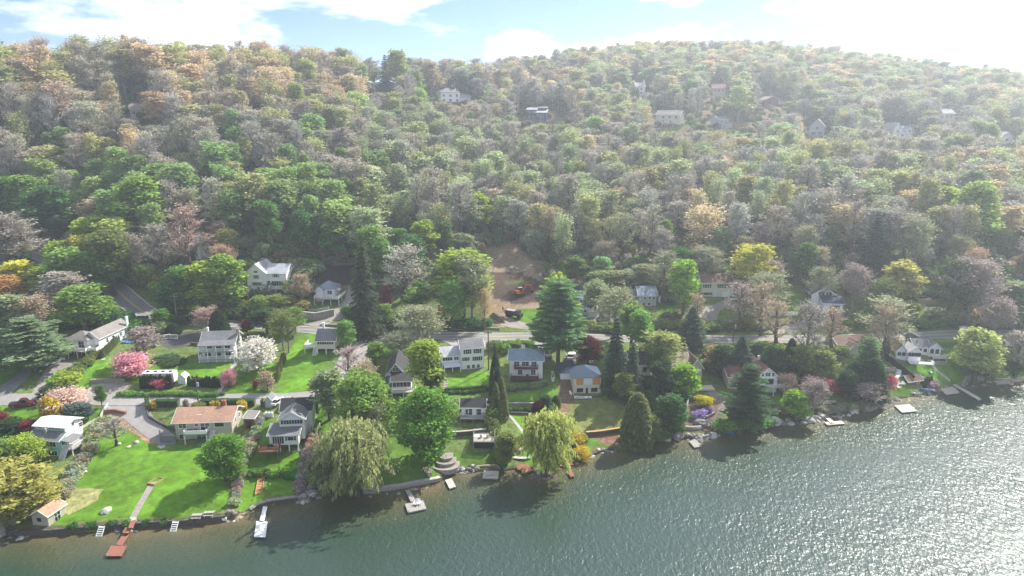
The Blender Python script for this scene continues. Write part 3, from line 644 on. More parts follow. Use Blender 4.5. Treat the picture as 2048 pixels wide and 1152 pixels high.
# ------------------------------------------------------------ mesh builder
class MB:
    def __init__(s): s.v = []; s.f = []; s.m = []; s.cur = 0
    def add(s, vs, fs, T=None):
        n = len(s.v)
        for p in vs: s.v.append(tuple(T @ Vector(p)) if T else tuple(p))
        for f in fs: s.f.append(tuple(i + n for i in f)); s.m.append(s.cur)
        return s
    def box(s, x0, x1, y0, y1, z0, z1, T=None):
        return s.add([(x, y, z) for z in (z0, z1) for x, y in ((x0, y0), (x1, y0), (x1, y1), (x0, y1))], [(3, 2, 1, 0), (4, 5, 6, 7), (0, 1, 5, 4), (1, 2, 6, 5), (2, 3, 7, 6), (3, 0, 4, 7)], T)
    def bar(s, a, b, w, h=None, T=None):
        a = Vector(a); b = Vector(b); d = (b - a); L = d.length; h = h or w
        if L < 1e-6: return s
        q = d.to_track_quat('X', 'Z').to_matrix().to_4x4(); M = Matrix.Translation(a) @ q
        return s.box(0, L, -w / 2, w / 2, -h / 2, h / 2, (T @ M) if T else M)
    def cyl(s, a, b, r0, r1=None, n=8, T=None, cap=True):
        r1 = r0 if r1 is None else r1; a = Vector(a); b = Vector(b); q = (b - a).to_track_quat('Z', 'X').to_matrix()
        vs = [a + q @ Vector((math.cos(2 * PI * i / n) * r0, math.sin(2 * PI * i / n) * r0, 0)) for i in range(n)] + [b + q @ Vector((math.cos(2 * PI * i / n) * r1, math.sin(2 * PI * i / n) * r1, 0)) for i in range(n)]
        fs = [(i, (i + 1) % n, (i + 1) % n + n, i + n) for i in range(n)]
        if cap: fs += [tuple(range(n))[::-1], tuple(range(n, 2 * n))]
        return s.add(vs, fs, T)
    def prism(s, poly, z0, z1, T=None):
        """outline in x,y extruded in z"""
        n = len(poly); return s.add([(*p, z0) for p in poly] + [(*p, z1) for p in poly], [tuple(range(n))[::-1], tuple(range(n, 2 * n))] + [(i, (i + 1) % n, (i + 1) % n + n, i + n) for i in range(n)], T)
    def loft(s, secs, T=None, cap=True):
        n = len(secs[0]); vs = [p for q in secs for p in q]; fs = []
        for k in range(len(secs) - 1):
            for i in range(n): fs.append((k * n + i, k * n + (i + 1) % n, (k + 1) * n + (i + 1) % n, (k + 1) * n + i))
        if cap: fs += [tuple(range(n))[::-1], tuple(range((len(secs) - 1) * n, len(secs) * n))]
        return s.add(vs, fs, T)
    def build(s, name, mats, parent=None, smooth=False, fix=True):
        me = bpy.data.meshes.new(name); me.from_pydata(s.v, [], s.f)
        for m in (mats if isinstance(mats, (list, tuple)) else [mats]): me.materials.append(m)
        for p, i in zip(me.polygons, s.m): p.material_index = i; p.use_smooth = smooth
        if fix:
            bm = bmesh.new(); bm.from_mesh(me); bmesh.ops.recalc_face_normals(bm, faces=bm.faces[:]); bm.to_mesh(me); bm.free()
        me.update(); return link(name, me, parent)
def glassmat():
    m = bpy.data.materials.new('window_glass'); m.use_nodes = True; b = m.node_tree.nodes['Principled BSDF']; nt = m.node_tree
    n = pick(nt, 'ShaderNodeTexNoise'); n.inputs['Scale'].default_value = .9; cr = pick(nt, 'ShaderNodeValToRGB'); cr.color_ramp.elements[0].color = (.012, .014, .018, 1); cr.color_ramp.elements[1].color = (.10, .10, .10, 1)
    cr.color_ramp.elements[0].position = .45; cr.color_ramp.elements[1].position = .75
    tc = pick(nt, 'ShaderNodeTexCoord'); nt.links.new(tc.outputs['Object'], n.inputs['Vector'])
    nt.links.new(n.outputs['Fac'], cr.inputs['Fac']); nt.links.new(cr.outputs['Color'], b.inputs['Base Color']); b.inputs['Roughness'].default_value = .08; return m
GLASS = glassmat()
def siding(name, c, bands=4.): return mat(name, c, .7, .05, 2.0, bands=bands, big=.05)
def shingle(name, c): return mat(name, c, .92, .22, 2.2, .03, 14, hue=tuple(x * .85 for x in c), big=.14)
WH = siding('white_siding', (.84, .84, .83)); WT = mat('white_trim', (.86, .86, .85), .55, .03, 3); CRM = siding('cream_siding', (.66, .62, .50)); TAN = siding('tan_siding', (.50, .45, .37)); TEAL = siding('teal_siding', (.26, .52, .46))
GRS = siding('grey_siding', (.42, .44, .46)); BLS = siding('blue_siding', (.10, .27, .45)); DBL = siding('dark_blue_siding', (.03, .06, .13)); REDS = siding('barn_red_boards', (.22, .035, .03)); BRB = siding('brown_boards', (.14, .09, .065)); PCH = siding('peach_siding', (.55, .45, .38))
STN = mat('fieldstone', (.30, .27, .24), .95, .5, 3.5, .08, 3.2); DST = mat('dark_stone', (.10, .09, .08), .95, .5, 2.2, .1, 2.6); BRK = mat('red_brick', (.30, .12, .08), .9, .3, 6, .01, 20)
RG = shingle('grey_shingles', (.20, .20, .21)); RDK = shingle('charcoal_shingles', (.055, .055, .06)); RTN = shingle('tan_shingles', (.44, .27, .19)); RBL = shingle('blue_grey_shingles', (.24, .29, .36)); RNV = shingle('navy_shingles', (.055, .085, .135))
RBR = shingle('brown_shingles', (.20, .135, .105)); RRD = shingle('dusty_red_shingles', (.27, .13, .12)); RLT = shingle('pale_grey_shingles', (.46, .47, .50)); RTP = shingle('taupe_shingles', (.26, .235, .22)); RMG = shingle('mossy_shingles', (.17, .19, .15)); RLK = mat('pale_metal_roof', (.62, .63, .66), .5, .05, 1)
DKW = mat('weathered_boards', (.33, .31, .29), .9, .25, 3, .01, 20); RDW = mat('red_brown_boards', (.27, .115, .08), .85, .2, 3, .01, 20); BRW = mat('dark_brown_boards', (.10, .05, .04), .85, .25, 3); PNW = mat('pale_boards', (.50, .46, .41), .85, .15, 3); LTW = mat('new_timber', (.45, .27, .12), .85, .2, 3)
BLK = mat('black_paint', (.02, .02, .022), .6, .2, 4); GRP = mat('grey_paint', (.30, .31, .32), .6, .1, 3); ORB = mat('orange_sheathing', (.62, .27, .06), .8, .15, 2); BLW = mat('pale_house_wrap', (.62, .76, .80), .6, .06, 1); TLP = mat('teal_plastic', (.03, .12, .13), .5, .1, 3)
TURQ = mat('green_hull', (.02, .28, .17), .35, .06, 2); BLH = mat('blue_hull', (.05, .24, .50), .35, .06, 2); GRH = mat('grey_hull', (.38, .40, .38), .5, .15, 2); ORP = mat('orange_paint', (.62, .13, .04), .5, .1, 3); RP = mat('red_paint', (.45, .05, .04), .5, .1, 3); CRP = mat('carmine_car_paint', (.13, .012, .02), .3, .1, 3, spec=.6)
CARW = mat('white_car_paint', (.75, .76, .77), .25, .02, 1, spec=.6); CARS = mat('silver_car_paint', (.42, .43, .44), .28, .03, 1, spec=.6, metal=.3); CARD = mat('dark_car_paint', (.04, .045, .055), .25, .03, 1, spec=.6); RUB = mat('rubber', (.018, .018, .018), .9, .1, 5); CHR = mat('metal', (.45, .45, .46), .35, .1, 5, metal=.8)
POLE = mat('pole_wood', (.13, .10, .08), .95, .2, 3)
# ------------------------------------------------------------ houses
def window(root, face, u, z, w, h, at, frame=None, shut=None, mull=1, rows=1):
    """face f/b/l/r; u along the face, at = plane position"""
    frame = frame or WT
    if face == 'f': T = Matrix.Translation((u, at, z)); 
    elif face == 'b': T = Matrix.Translation((u, at, z)) @ Matrix.Rotation(PI, 4, 'Z')
    elif face == 'r': T = Matrix.Translation((at, u, z)) @ Matrix.Rotation(PI / 2, 4, 'Z')
    else: T = Matrix.Translation((at, u, z)) @ Matrix.Rotation(-PI / 2, 4, 'Z')
    m = MB(); t = .09; w2 = w / 2; h2 = h / 2
    m.box(-w2 - t, w2 + t, -.06, .02, h2, h2 + t); m.box(-w2 - t - .04, w2 + t + .04, -.10, .02, -h2 - t, -h2); m.box(-w2 - t, -w2, -.06, .02, -h2, h2); m.box(w2, w2 + t, -.06, .02, -h2, h2)
    for k in range(1, mull): x = -w2 + w * k / mull; m.box(x - .035, x + .035, -.05, .02, -h2, h2)
    for k in range(1, rows + 1):
        if rows > 0 and k <= rows - 1 or (k == 1 and rows == 1 and h > .9 and mull < 3 and h / w * mull > .9): zz = -h2 + h * (k / rows if rows > 1 else .5); m.box(-w2, w2, -.048, .02, zz - .025, zz + .025)
    m.v = [tuple(T @ Vector(p)) for p in m.v]; f = m.build('window', frame, root)
    g = MB(); g.add([(-w2, -.025, -h2), (w2, -.025, -h2), (w2, -.025, h2), (-w2, -.025, h2), (-w2, .005, -h2), (w2, .005, -h2), (w2, .005, h2), (-w2, .005, h2)], [(0, 1, 2, 3), (7, 6, 5, 4), (0, 4, 5, 1), (3, 2, 6, 7), (0, 3, 7, 4), (1, 5, 6, 2)], T); g.build('pane', GLASS, f)
    if shut:
        for sx in (-1, 1):
            q = MB(); a = sx * (w2 + .30); q.box(a - .19, a + .19, -.07, .0, -h2, h2, T); q.build('shutter', shut, root)
    return f
def roofslab(root, pts, th, m, name='roof'):
    """thick slab under each roof plane"""
    b = MB()
    for q in pts:
        q = [Vector(p) for p in q]; n = (q[1] - q[0]).cross(q[-1] - q[0]).normalized()
        if n.z < 0: q.reverse(); n = -n
        k = len(q); b.add([p for p in q] + [p - n * th for p in q], [tuple(range(k)), tuple(range(k, 2 * k))[::-1]] + [((i + 1) % k, i, i + k, (i + 1) % k + k) for i in range(k)])
    return b.build(name, m, root, fix=False)
def volume(root, x0, x1, y0, y1, z0, z1, roof, wm, rm, oh=.45, th=.18):
    b = MB(); kind = roof[0]; rise = roof[1]; xm = (x0 + x1) / 2; ym = (y0 + y1) / 2
    if kind == 'gx':       # ridge runs along x
        b.box(x0, x1, y0, y1, z0, z1); b.add([(x0, y0, z1), (x0, y1, z1), (x0, ym, z1 + rise), (x1, y0, z1), (x1, y1, z1), (x1, ym, z1 + rise)], [(0, 2, 1), (3, 4, 5)])
        s = rise / (ym - y0); e = oh * s; g = z1 + rise + .14
        R_ = [[(x0 - oh, y0 - oh, z1 - e + .14), (x1 + oh, y0 - oh, z1 - e + .14), (x1 + oh, ym, g), (x0 - oh, ym, g)], [(x0 - oh, ym, g), (x1 + oh, ym, g), (x1 + oh, y1 + oh, z1 - e + .14), (x0 - oh, y1 + oh, z1 - e + .14)]]
    elif kind == 'gy':     # ridge runs away from the lake, gable to the front
        b.box(x0, x1, y0, y1, z0, z1); b.add([(x0, y0, z1), (x1, y0, z1), (xm, y0, z1 + rise), (x0, y1, z1), (x1, y1, z1), (xm, y1, z1 + rise)], [(0, 1, 2), (3, 5, 4)])
        s = rise / (xm - x0); e = oh * s; g = z1 + rise + .14
        R_ = [[(x0 - oh, y0 - oh, z1 - e + .14), (xm, y0 - oh, g), (xm, y1 + oh, g), (x0 - oh, y1 + oh, z1 - e + .14)], [(xm, y0 - oh, g), (x1 + oh, y0 - oh, z1 - e + .14), (x1 + oh, y1 + oh, z1 - e + .14), (xm, y1 + oh, g)]]
    elif kind == 'hip':
        b.box(x0, x1, y0, y1, z0, z1); a0, a1, b0, b1 = x0 - oh, x1 + oh, y0 - oh, y1 + oh; zz = z1 + .02; g = z1 + rise
        if (x1 - x0) >= (y1 - y0): d = (b1 - b0) / 2 * .95; p, q = (a0 + d, ym, g), (a1 - d, ym, g)
        else: d = (a1 - a0) / 2 * .95; p, q = (xm, b0 + d, g), (xm, b1 - d, g)
        if (x1 - x0) >= (y1 - y0): R_ = [[(a0, b0, zz), (a1, b0, zz), q, p], [(a1, b0, zz), (a1, b1, zz), q], [(a1, b1, zz), (a0, b1, zz), p, q], [(a0, b1, zz), (a0, b0, zz), p]]
        else: R_ = [[(a0, b0, zz), (a1, b0, zz), p], [(a1, b0, zz), (a1, b1, zz), q, p], [(a1, b1, zz), (a0, b1, zz), q], [(a0, b1, zz), (a0, b0, zz), p, q]]
        th = .12
    elif kind == 'shed':   # rises towards the back by rise
        b.add([(x, y, z) for x, y in ((x0, y0), (x1, y0), (x1, y1), (x0, y1)) for z in (z0,)] + [(x0, y0, z1), (x1, y0, z1), (x1, y1, z1 + rise), (x0, y1, z1 + rise)], [(3, 2, 1, 0), (4, 5, 6, 7), (0, 1, 5, 4), (1, 2, 6, 5), (2, 3, 7, 6), (3, 0, 4, 7)])
        s = rise / (y1 - y0); R_ = [[(x0 - oh, y0 - oh, z1 - oh * s + .16), (x1 + oh, y0 - oh, z1 - oh * s + .16), (x1 + oh, y1 + (0 if rise else oh), z1 + rise + .16), (x0 - oh, y1 + (0 if rise else oh), z1 + rise + .16)]]
    else:                  # flat
        b.box(x0, x1, y0, y1, z0, z1); R_ = [[(x0 - oh, y0 - oh, z1 + .2), (x1 + oh, y0 - oh, z1 + .2), (x1 + oh, y1 + oh, z1 + .2), (x0 - oh, y1 + oh, z1 + .2)]]
    w = b.build('wall', wm, root) if wm else None
    r = roofslab(root, R_, th, rm)
    if kind in ('gx', 'gy', 'shed') and wm:
        f = MB()
        for q in R_:
            k = len(q)
            for i in range(k):
                a, c_ = Vector(q[i]), Vector(q[(i + 1) % k])
                if abs(a.z - c_.z) < 1e-4 and a.z > z1 + rise * .5 + .1 and kind != 'shed': continue
                f.bar(a - Vector((0, 0, th * .6)), c_ - Vector((0, 0, th * .6)), .07, .2)
        f.build('fascia', WT, r)
    return w, r
def rail(root, pts, h=1.0, m=None, sp=.16, name='railing', wood=.05, solid=False):
    m = m or WT; b = MB()
    for a, c_ in zip(pts, pts[1:]):
        a = Vector(a); c_ = Vector(c_); L = (c_ - a).length; n = max(1, int(L / 2)); up = Vector((0, 0, h)); k2 = max(2, int(L / sp))
        for k in range(n + 1): p = a.lerp(c_, k / n); b.box(p.x - .06, p.x + .06, p.y - .06, p.y + .06, p.z, p.z + h + .05)
        b.bar(a + up, c_ + up, .09, .06); b.bar(a + up * .12, c_ + up * .12, .05, .05)
        if solid: b.bar(a + up * .5, c_ + up * .5, .04, h * .8)
        else:
            for k in range(1, k2): p = a.lerp(c_, k / k2); b.box(p.x - wood / 2, p.x + wood / 2, p.y - wood / 2, p.y + wood / 2, p.z + .1, p.z + h)
    return b.build(name, m, root)
def deck(root, x0, x1, y0, y1, z, m=None, rm=None, sides='lfr', ground=0, posts=True, roofp=None, h=1., solid=False):
    m = m or DKW; b = MB(); n = max(2, min(40, int((y1 - y0) / .35)))
    for k in range(n): a = y0 + (y1 - y0) * k / n; b.box(x0, x1, a + .01, a + (y1 - y0) / n - .01, z - .05, z)
    b.box(x0, x1, y0, y0 + .08, z - .28, z - .05); b.box(x0, x0 + .08, y0, y1, z - .28, z - .05); b.box(x1 - .08, x1, y0, y1, z - .28, z - .05)
    b.build('deck_floor', m, root); P = []
    e = .06
    if 'l' in sides: P.append([(x0 + e, y1, z), (x0 + e, y0 + e, z)])
    if 'f' in sides: P.append([(x0 + e, y0 + e, z), (x1 - e, y0 + e, z)])
    if 'r' in sides: P.append([(x1 - e, y0 + e, z), (x1 - e, y1, z)])
    for p in P: rail(root, p, h, rm, solid=solid)
    if posts and z - ground > .6:
        n = max(2, int((x1 - x0) / 2.6) + 1)
        for k in range(n):
            x = x0 + .12 + (x1 - x0 - .24) * k / (n - 1); q = MB(); q.box(x - .08, x + .08, y0 + .08, y0 + .24, ground - 1.5, z - .06 if roofp is None else roofp); q.build('post', rm or m, root)
def stairs(root, x0, x1, ya, za, yb, zb, m=None, n=None, name='stairs'):
    """flight along y from (ya,za) low to (yb,zb) high"""
    m = m or DKW; b = MB(); n = n or max(2, int(abs(zb - za) / .19)); st = b
    for k in range(n):
        t = (k + .5) / n; y = ya + (yb - ya) * t; z = za + (zb - za) * (k + 1) / n; d = abs(yb - ya) / n * .55; b.box(x0, x1, y - d, y + d, z - .06, z)
    for x in (x0, x1): b.bar((x, ya, za - .1), (x, yb, zb - .1), .07, .26)
    return b.build(name, m, root)
def chimney(roof, x, y, z0, z1, w=.8, m=None, d=None):
    b = MB(); d = d or w; b.box(x - w / 2, x + w / 2, y - d / 2, y + d / 2, z0, z1); b.box(x - w / 2 - .06, x + w / 2 + .06, y - d / 2 - .06, y + d / 2 + .06, z1, z1 + .12); b.cyl((x, y, z1 + .12), (x, y, z1 + .35), .13, .13, 8)
    return b.build('chimney', m or BRK, roof)
CLEAR = []; HB = []
def house(name, fl, fr, label, cat='house', dz=0, group=None, clear=None):
    HB.append((fl[0], fr[0], max(fl[1], fr[1]))); a = G(*fl); b = G(*fr); d = b - a; w = math.hypot(d[0], d[1]); rz = math.atan2(d[1], d[0]); z = (a[2] + b[2]) / 2 + dz
    o = empty(name, (a[0], a[1], z), rz, label, cat, group)
    if max(fl[1], fr[1]) > 680: o.scale = (1, .85, .88 if name not in ('shed',) else .95)
    c_ = (a + b) / 2; n = np.array((-math.sin(rz), math.cos(rz))); OCC.append((c_[0] + n[0] * 5, c_[1] + n[1] * 5, w * .55 + 1)); 
    if clear: CLEAR.append((c_[0] - n[0] * clear * .55 , c_[1] - n[1] * clear * .55, clear)); CLEAR.append((c_[0] + n[0] * 6, c_[1] + n[1] * 6, w * .5 + 6))
    return o, w
def V(root, *a, **k): return volume(root, *a, **k)
def wins(root, face, at, z, w, h, us, **k):
    for u in us: window(root, face, u, z, w, h, at, **k)
# ------------------------------------------------------------ lakeside houses, left to right
o, w = house('house', (62, 908), (122, 913), 'teal and white two-storey house with a pale flat-pitched roof at the lower left', dz=-.2)
V(o, 0, w, 0, 2.6, -.3, 4.6, ('shed', 1.1), TEAL, RG); V(o, 0.05, w - .05, 2.6, 8.5, -.3, 7.0, ('gx', .9), WH, RLK); b = MB(); b.box(.0, w, 2.5, 2.57, 5.9, 7.1); b.build('clerestory_panel', TEAL, o); b = MB(); b.box(-.05, w + .05, -.06, .02, -1.2, -.3); b.build('foundation', DST, o)
wins(o, 'f', 0, 3.4, 2.2, 1.35, (1.7, w - 1.9), mull=3); wins(o, 'f', 0, .95, 2.2, 1.2, (1.7, w - 1.9), mull=3); wins(o, 'f', 2.5, 6.55, 1.1, .5, (1.4,)); wins(o, 'f', 2.5, 6.55, 2.9, .5, (w * .68,), mull=4)
wins(o, 'r', w, 3.4, 1.1, 1.1, (1.4,)); wins(o, 'r', w - .05, 5.4, 1.2, 1.1, (8,)); wins(o, 'r', w - .05, 6.6, .7, .8, (5.5,)); b = MB(); b.box(w * .45, w * .45 + .5, 1.1, 1.6, 4.6, 7.0); b.build('chimney', GRP, o)
deck(o, w + .05, w + 2.6, .6, 6.5, 2.0, DKW, WT, 'fr'); roofslab(o, [[(w, .5, 4.3), (w + 2.6, .5, 4.0), (w + 2.6, 5, 4.0), (w, 5, 4.3)]], .12, RG, 'porch_roof'); stairs(o, w + .2, w + 1.5, -1.4, -.3, .6, 2.0, WT)
o, w = house('house', (353, 879), (466, 874), 'tan ranch house with a long terracotta-tan roof and a white balcony over the big lawn', dz=-.3)
vw, vr = V(o, 0, w, 0, 9, -.2, 5.2, ('gx', 2.1), TAN, RTN, oh=.6); chimney(vr, w * .78, 5.2, 6, 8.6, .9); b = MB(); b.box(w * .37, w * .37 + .9, 1.8, 2.6, 5.9, 6.25); b.build('skylight', WT, vr)
wins(o, 'f', 0, 4.1, 1.6, 1.2, (1.7,), mull=2); wins(o, 'f', 0, 4.2, .8, .7, (w * .38,)); wins(o, 'f', 0, 3.7, 2.0, 2.0, (w * .53,), mull=2); wins(o, 'f', 0, 4.1, 2.1, 1.2, (w * .78,), mull=1); wins(o, 'f', 0, 1.0, .9, 1.2, (1.2,))
wins(o, 'f', 0, .9, 2.2, 1.9, (w * .45,), mull=2); wins(o, 'r', w, 4., 1., 1.2, (3, 6.5)); deck(o, w * .2, w * .6, -2.4, 0, 2.6, DKW, WT, 'lfr', solid=True); stairs(o, w * .62, w * .7, -3.0, 0, 0, 2.6, WT)
b = MB(); b.box(w * .26, w * .27 + .6, -1.6, -.9, 2.6, 3.4); b.cyl((w * .38, -1.2, 2.6), (w * .38, -1.2, 3.3), .5, .5, 10); b.build('deck_furniture', BLK, o)
o, w = house('house', (541, 907), (600, 903), 'white two-tier house with charcoal roofs, a window band and red timber deck', dz=-.1)
V(o, 0, w * .98, 0, 5, 2.2, 5.0, ('shed', 1.0), WH, RG); V(o, w * .28, w * 1.12, 3.2, 8.5, 2.2, 7.9, ('gy', 2.0), WH, RG); V(o, w * .2, w * 1.25, 8.5, 14.5, 0, 8.0, ('gx', 2.2), WH, RDK)
wins(o, 'f', 3.2, 7.0, w * .74, 1.1, (w * .7,), mull=8); wins(o, 'f', 0, 3.6, 2.4, 1.9, (w * .3,), mull=5); wins(o, 'f', 0, 3.9, 1.3, 1.0, (w * .72,)); wins(o, 'f', 0, 3.9, .4, 1.1, (w * .57, w * .87)); wins(o, 'r', w * 1.12, 6.3, .9, 1.1, (4.5, 7)); wins(o, 'r', w * 1.25, 4.4, .9, 1.1, (10, 12.5))
for k in range(4): b = MB(); x = .2 + (w * .98 - .4) * k / 3; b.box(x - .12, x + .12, .1, .34, -1, 2.2); b.build('post', WT, o)
b = MB(); b.box(.1, w * .9, 4.0, 4.2, -.5, 2.2); b.build('basement_wall', DST, o)
deck(o, -w * .28, w * .36, -3.2, .0, 2.15, RDW, RDW, 'lfr'); b = MB(); b.box(-.2, .9, -1.7, -1.0, 2.2, 3.1); b.build('grill', BLK, o)
o, w = house('house', (398, 726), (470, 724), 'bluish white house with two tiers of full-width balconies and a grey roof', dz=-.4)
vw, vr = V(o, .4, w - .2, 2.6, 10.5, -.5, 6.6, ('gx', 2.3), WH, RG); roofslab(o, [[(0, -.4, 6.2), (w + .3, -.4, 6.2), (w + .3, 2.7, 7.0), (0, 2.7, 7.0)]], .14, RG, 'porch_roof')
for z in (1.6, 4.1): deck(o, 0, w, 0, 2.6, z, GRP, WT, 'lfr', posts=False)
for k in range(5): x = .1 + (w - .2) * k / 4; b = MB(); b.box(x - .09, x + .09, .03, .2, -.6, 6.2); b.build('post', WT, o)
b = MB(); b.box(.1, w - .1, .25, .35, -.6, 1.4); b.build('lattice', GRS, o); wins(o, 'f', 2.6, 5.1, 1.5, 1.7, (w * .25, w * .5, w * .76), mull=2); wins(o, 'f', 2.6, 2.7, 1.5, 1.7, (w * .2, w * .48, w * .76), mull=2); wins(o, 'r', w - .2, 5.2, 1., 1.2, (5, 8.5)); chimney(vr, w - .2 + .45, 5.2, 0, 9.8, .8, STN); chimney(vr, .6, 9.5, 7, 9.3, .5, WT)
o, w = house('house', (634, 709), (671, 709), 'cream cottage on posts with a row of small windows and a side deck', dz=-.1)
vw, vr = V(o, 0, w, 0, 8.5, 2.0, 4.9, ('gx', 2.6), CRM, RG); wins(o, 'f', 0, 4.0, w * .88, .9, (w / 2,), mull=7); wins(o, 'r', w, 4., 1., 1., (3, 6))
for k in range(3): x = .15 + (w - .3) * k / 2; b = MB(); b.box(x - .13, x + .13, .05, .3, -1, 2.0); b.build('post', WT, o)
b = MB(); b.box(.2, w - .2, 4.4, 4.6, -.5, 2.0); b.build('basement_wall', DST, o); deck(o, -w * .72, -.05, 1, 6, 2.2, PNW, WT, 'lf', solid=True); stairs(o, -w * .2, -.1, -1.2, 0, 1, 2.2, WT); chimney(vr, .6, 7.6, 5.5, 8.6, .6, WT)
o, w = house('house', (121, 716), (170, 718), 'white house with taupe hip roof and wrap-around white balcony over a terrace', dz=-.2)
V(o, .5, w - .3, 2.6, 9, -.2, 5.6, ('hip', 2.3), WH, RTP); V(o, w * .62, w + 1.6, 5, 20, -.2, 5.8, ('gx', 2.2) if 0 else ('gy', 2.0), WH, RTP); deck(o, -.4, w + .5, 0, 2.8, 2.7, PNW, WT, 'lfr', solid=True); deck(o, w + .5, w + 3, 1.2, 8, 2.7, PNW, WT, 'fr', solid=True)
wins(o, 'f', 2.6, 4.2, 1.7, 2.0, (w * .25, w * .7), mull=2); wins(o, 'f', 2.6, 1.1, 2.2, 1.9, (w * .2, w * .5, w * .8), mull=2); wins(o, 'r', w + 1.6, 3.8, 1., 1.3, (9, 12, 16, 18.5)); wins(o, 'r', w + 1.6, 1.2, 1., 1.2, (10, 14))
for x in (.5, w * .7): b = MB(); b.cyl((x + 1.2, 1.2, 2.7), (x + 1.2, 1.2, 3.45), .45, .45, 10); b.box(x, x + .5, .8, 1.3, 2.7, 3.3); b.box(x + 2, x + 2.5, .8, 1.3, 2.7, 3.3); b.build('deck_furniture', BLK, o)
b = MB(); b.box(w + 1.7, w + 2.1, 19, 20, 5, 9); b.build('chimney', WT, o)
o, w = house('house', (86, 698), (107, 694), 'deep blue house half hidden behind the wide pine at the left edge', dz=0)
V(o, -4, w + 1, 0, 8, -.5, 3.4, ('gx', 2.0), BLS, RG); wins(o, 'f', 0, 2.0, 1., 1.1, (0, 2.3)); wins(o, 'r', w + 1, 2., 1., 1.1, (3, 6))
o, w = house('cottage', (785, 789), (823, 789), 'black-roofed cottage with a light blue gable and a glazed white porch', cat='cottage', dz=-.2)
V(o, -w * .32, w * .62, 4.5, 17, -.5, 5.0, ('gy', 3.2), BLS, RDK); V(o, 0, w * 1.0, .2, 4.5, 1.6, 4.3, ('shed', 1.2), WH, RDK, oh=.5); wins(o, 'f', .2, 3.3, w * .92, 1.5, (w * .5,), mull=5); wins(o, 'f', 4.5, 6.3, 1.4, 1.0, (w * .15,), mull=2)
deck(o, -.1, w * 1.25, -1.8, .2, 1.6, PNW, WT, 'lfr'); b = MB(); b.box(.2, w - .2, 1.2, 1.4, -1, 1.6); b.build('basement_wall', DST, o)
b = MB(); b.box(-w * .30, w * .6, 4.42, 4.49, 4.6, 5.1); b.build('trim_board', WT, o)
o, w = house('house', (886, 740), (968, 735), 'long white house with black shutters stepping up to three storeys beside the main road', dz=-.3)
vw, vr = V(o, w * .44, w, 0, 7.5, -.3, 6.9, ('gx', 1.8), WH, RG, oh=.3); b = MB(); V(o, -.1, w * .44, 1.6, 8.5, 1.0, 4.4, ('gx', 1.9), WH, RLT); wins(o, 'f', 0, 5.9, 1.1, 1.4, (w * .6, w * .84), shut=BLK, mull=2); wins(o, 'f', 0, 3.5, 1.0, 1.1, (w * .56,), shut=BLK); wins(o, 'f', 0, 3.4, 1.7, 1.3, (w * .84,), shut=BLK, mull=3); wins(o, 'f', 0, .9, .8, 1.1, (w * .62, w * .74, w * .86))
wins(o, 'f', 1.6, 3.4, 2.6, 1.1, (w * .13,), mull=4); wins(o, 'f', 1.6, 3.4, 1.2, 1.0, (w * .34,), mull=2); roofslab(o, [[(w * .02, -1.5, 1.7), (w * .42, -1.5, 1.7), (w * .42, 1.6, 2.3), (w * .02, 1.6, 2.3)]], .14, RLK, 'porch_roof')
for x in (w * .03, w * .22, w * .41): b = MB(); b.box(x - .1, x + .1, -1.45, -1.25, -1, 1.6); b.build('post', WT, o)
b = MB(); b.box(w * .42, w * 1.005, -.05, .0, 4.55, 4.8); b.build('belt_trim', WT, o); b = MB(); b.box(0, w * .44, 1.9, 8, -1, 1.0); b.build('basement_wall', DST, o)
o, w = house('house', (1019, 756), (1085, 757), 'white house with a blue-grey roof and two stacked dark brown balconies', dz=-.3)
vw, vr = V(o, 0, w, 0, 8, -.4, 6.2, ('gx', 2.2), WH, RBL); deck(o, w * .14, w * .86, -1.5, 0, 4.0, BRW, BRW, 'lfr', posts=False); deck(o, w * .04, w * .88, -2.6, 0, 1.0, BRW, BRW, 'lfr', solid=True)
wins(o, 'f', 0, 5.0, 1.3, 1.7, (w * .22, w * .74), mull=2); wins(o, 'f', 0, 5.1, 1.8, 1.4, (w * .48,), mull=2); wins(o, 'f', 0, 2.3, 1.1, 1.5, (w * .32, w * .72), mull=2); wins(o, 'r', w, 5, .9, 1.1, (3, 6)); chimney(vr, w * .38, 5.6, 7, 9.1, .45, WT); chimney(vr, w * .44, 5.0, 7, 9.1, .4, WT)
b = MB(); b.box(w * .5, w * .58, -1.4, -.8, 1.0, 1.9); b.build('deck_chest', TLP, o); b = MB(); b.box(-.6, -.1, 1, 1.8, 0, 1.2); b.build('heat_pump', GRP, o)
o, w = house('house', (1146, 786), (1201, 786), 'cream house with a navy hip roof and orange boarded upper windows', dz=-.3)
V(o, 0, w, 0, 8.5, -.2, 5.4, ('hip', 2.2), CRM, RNV); V(o, -w * .36, w * .25, 5.5, 14, -.2, 5.0, ('gx', 1.4) if 0 else ('hip', 1.2), WH, RNV)
for x0, x1, mm in ((w * .11, w * .36, ORB), (w * .40, w * .67, BLW), (w * .71, w * .97, ORB)): b = MB(); b.box(x0, x1, -.07, 0, 3.0, 5.0); b.build('boarded_opening', mm, o)
wins(o, 'f', 0, 1.3, 1.5, 1.1, (w * .25, w * .77), mull=3, frame=BLK); b = MB(); b.box(w * .46, w * .54, -.05, 0, -.1, 2.0); b.build('door', BLK, o); b = MB(); b.box(0, w, -1.9, 0, -.35, -.1); b.box(0, w, -3.2, -1.95, -1.1, -.7); b.build('brick_terrace', BRW, o); wins(o, 'l', -w * .36, 3.4, 1, 1.1, (9,))
o, w = house('house', (1268, 766), (1300, 766), 'pale cream gabled house half hidden by tall evergreens above the rocky shore', dz=-.3)
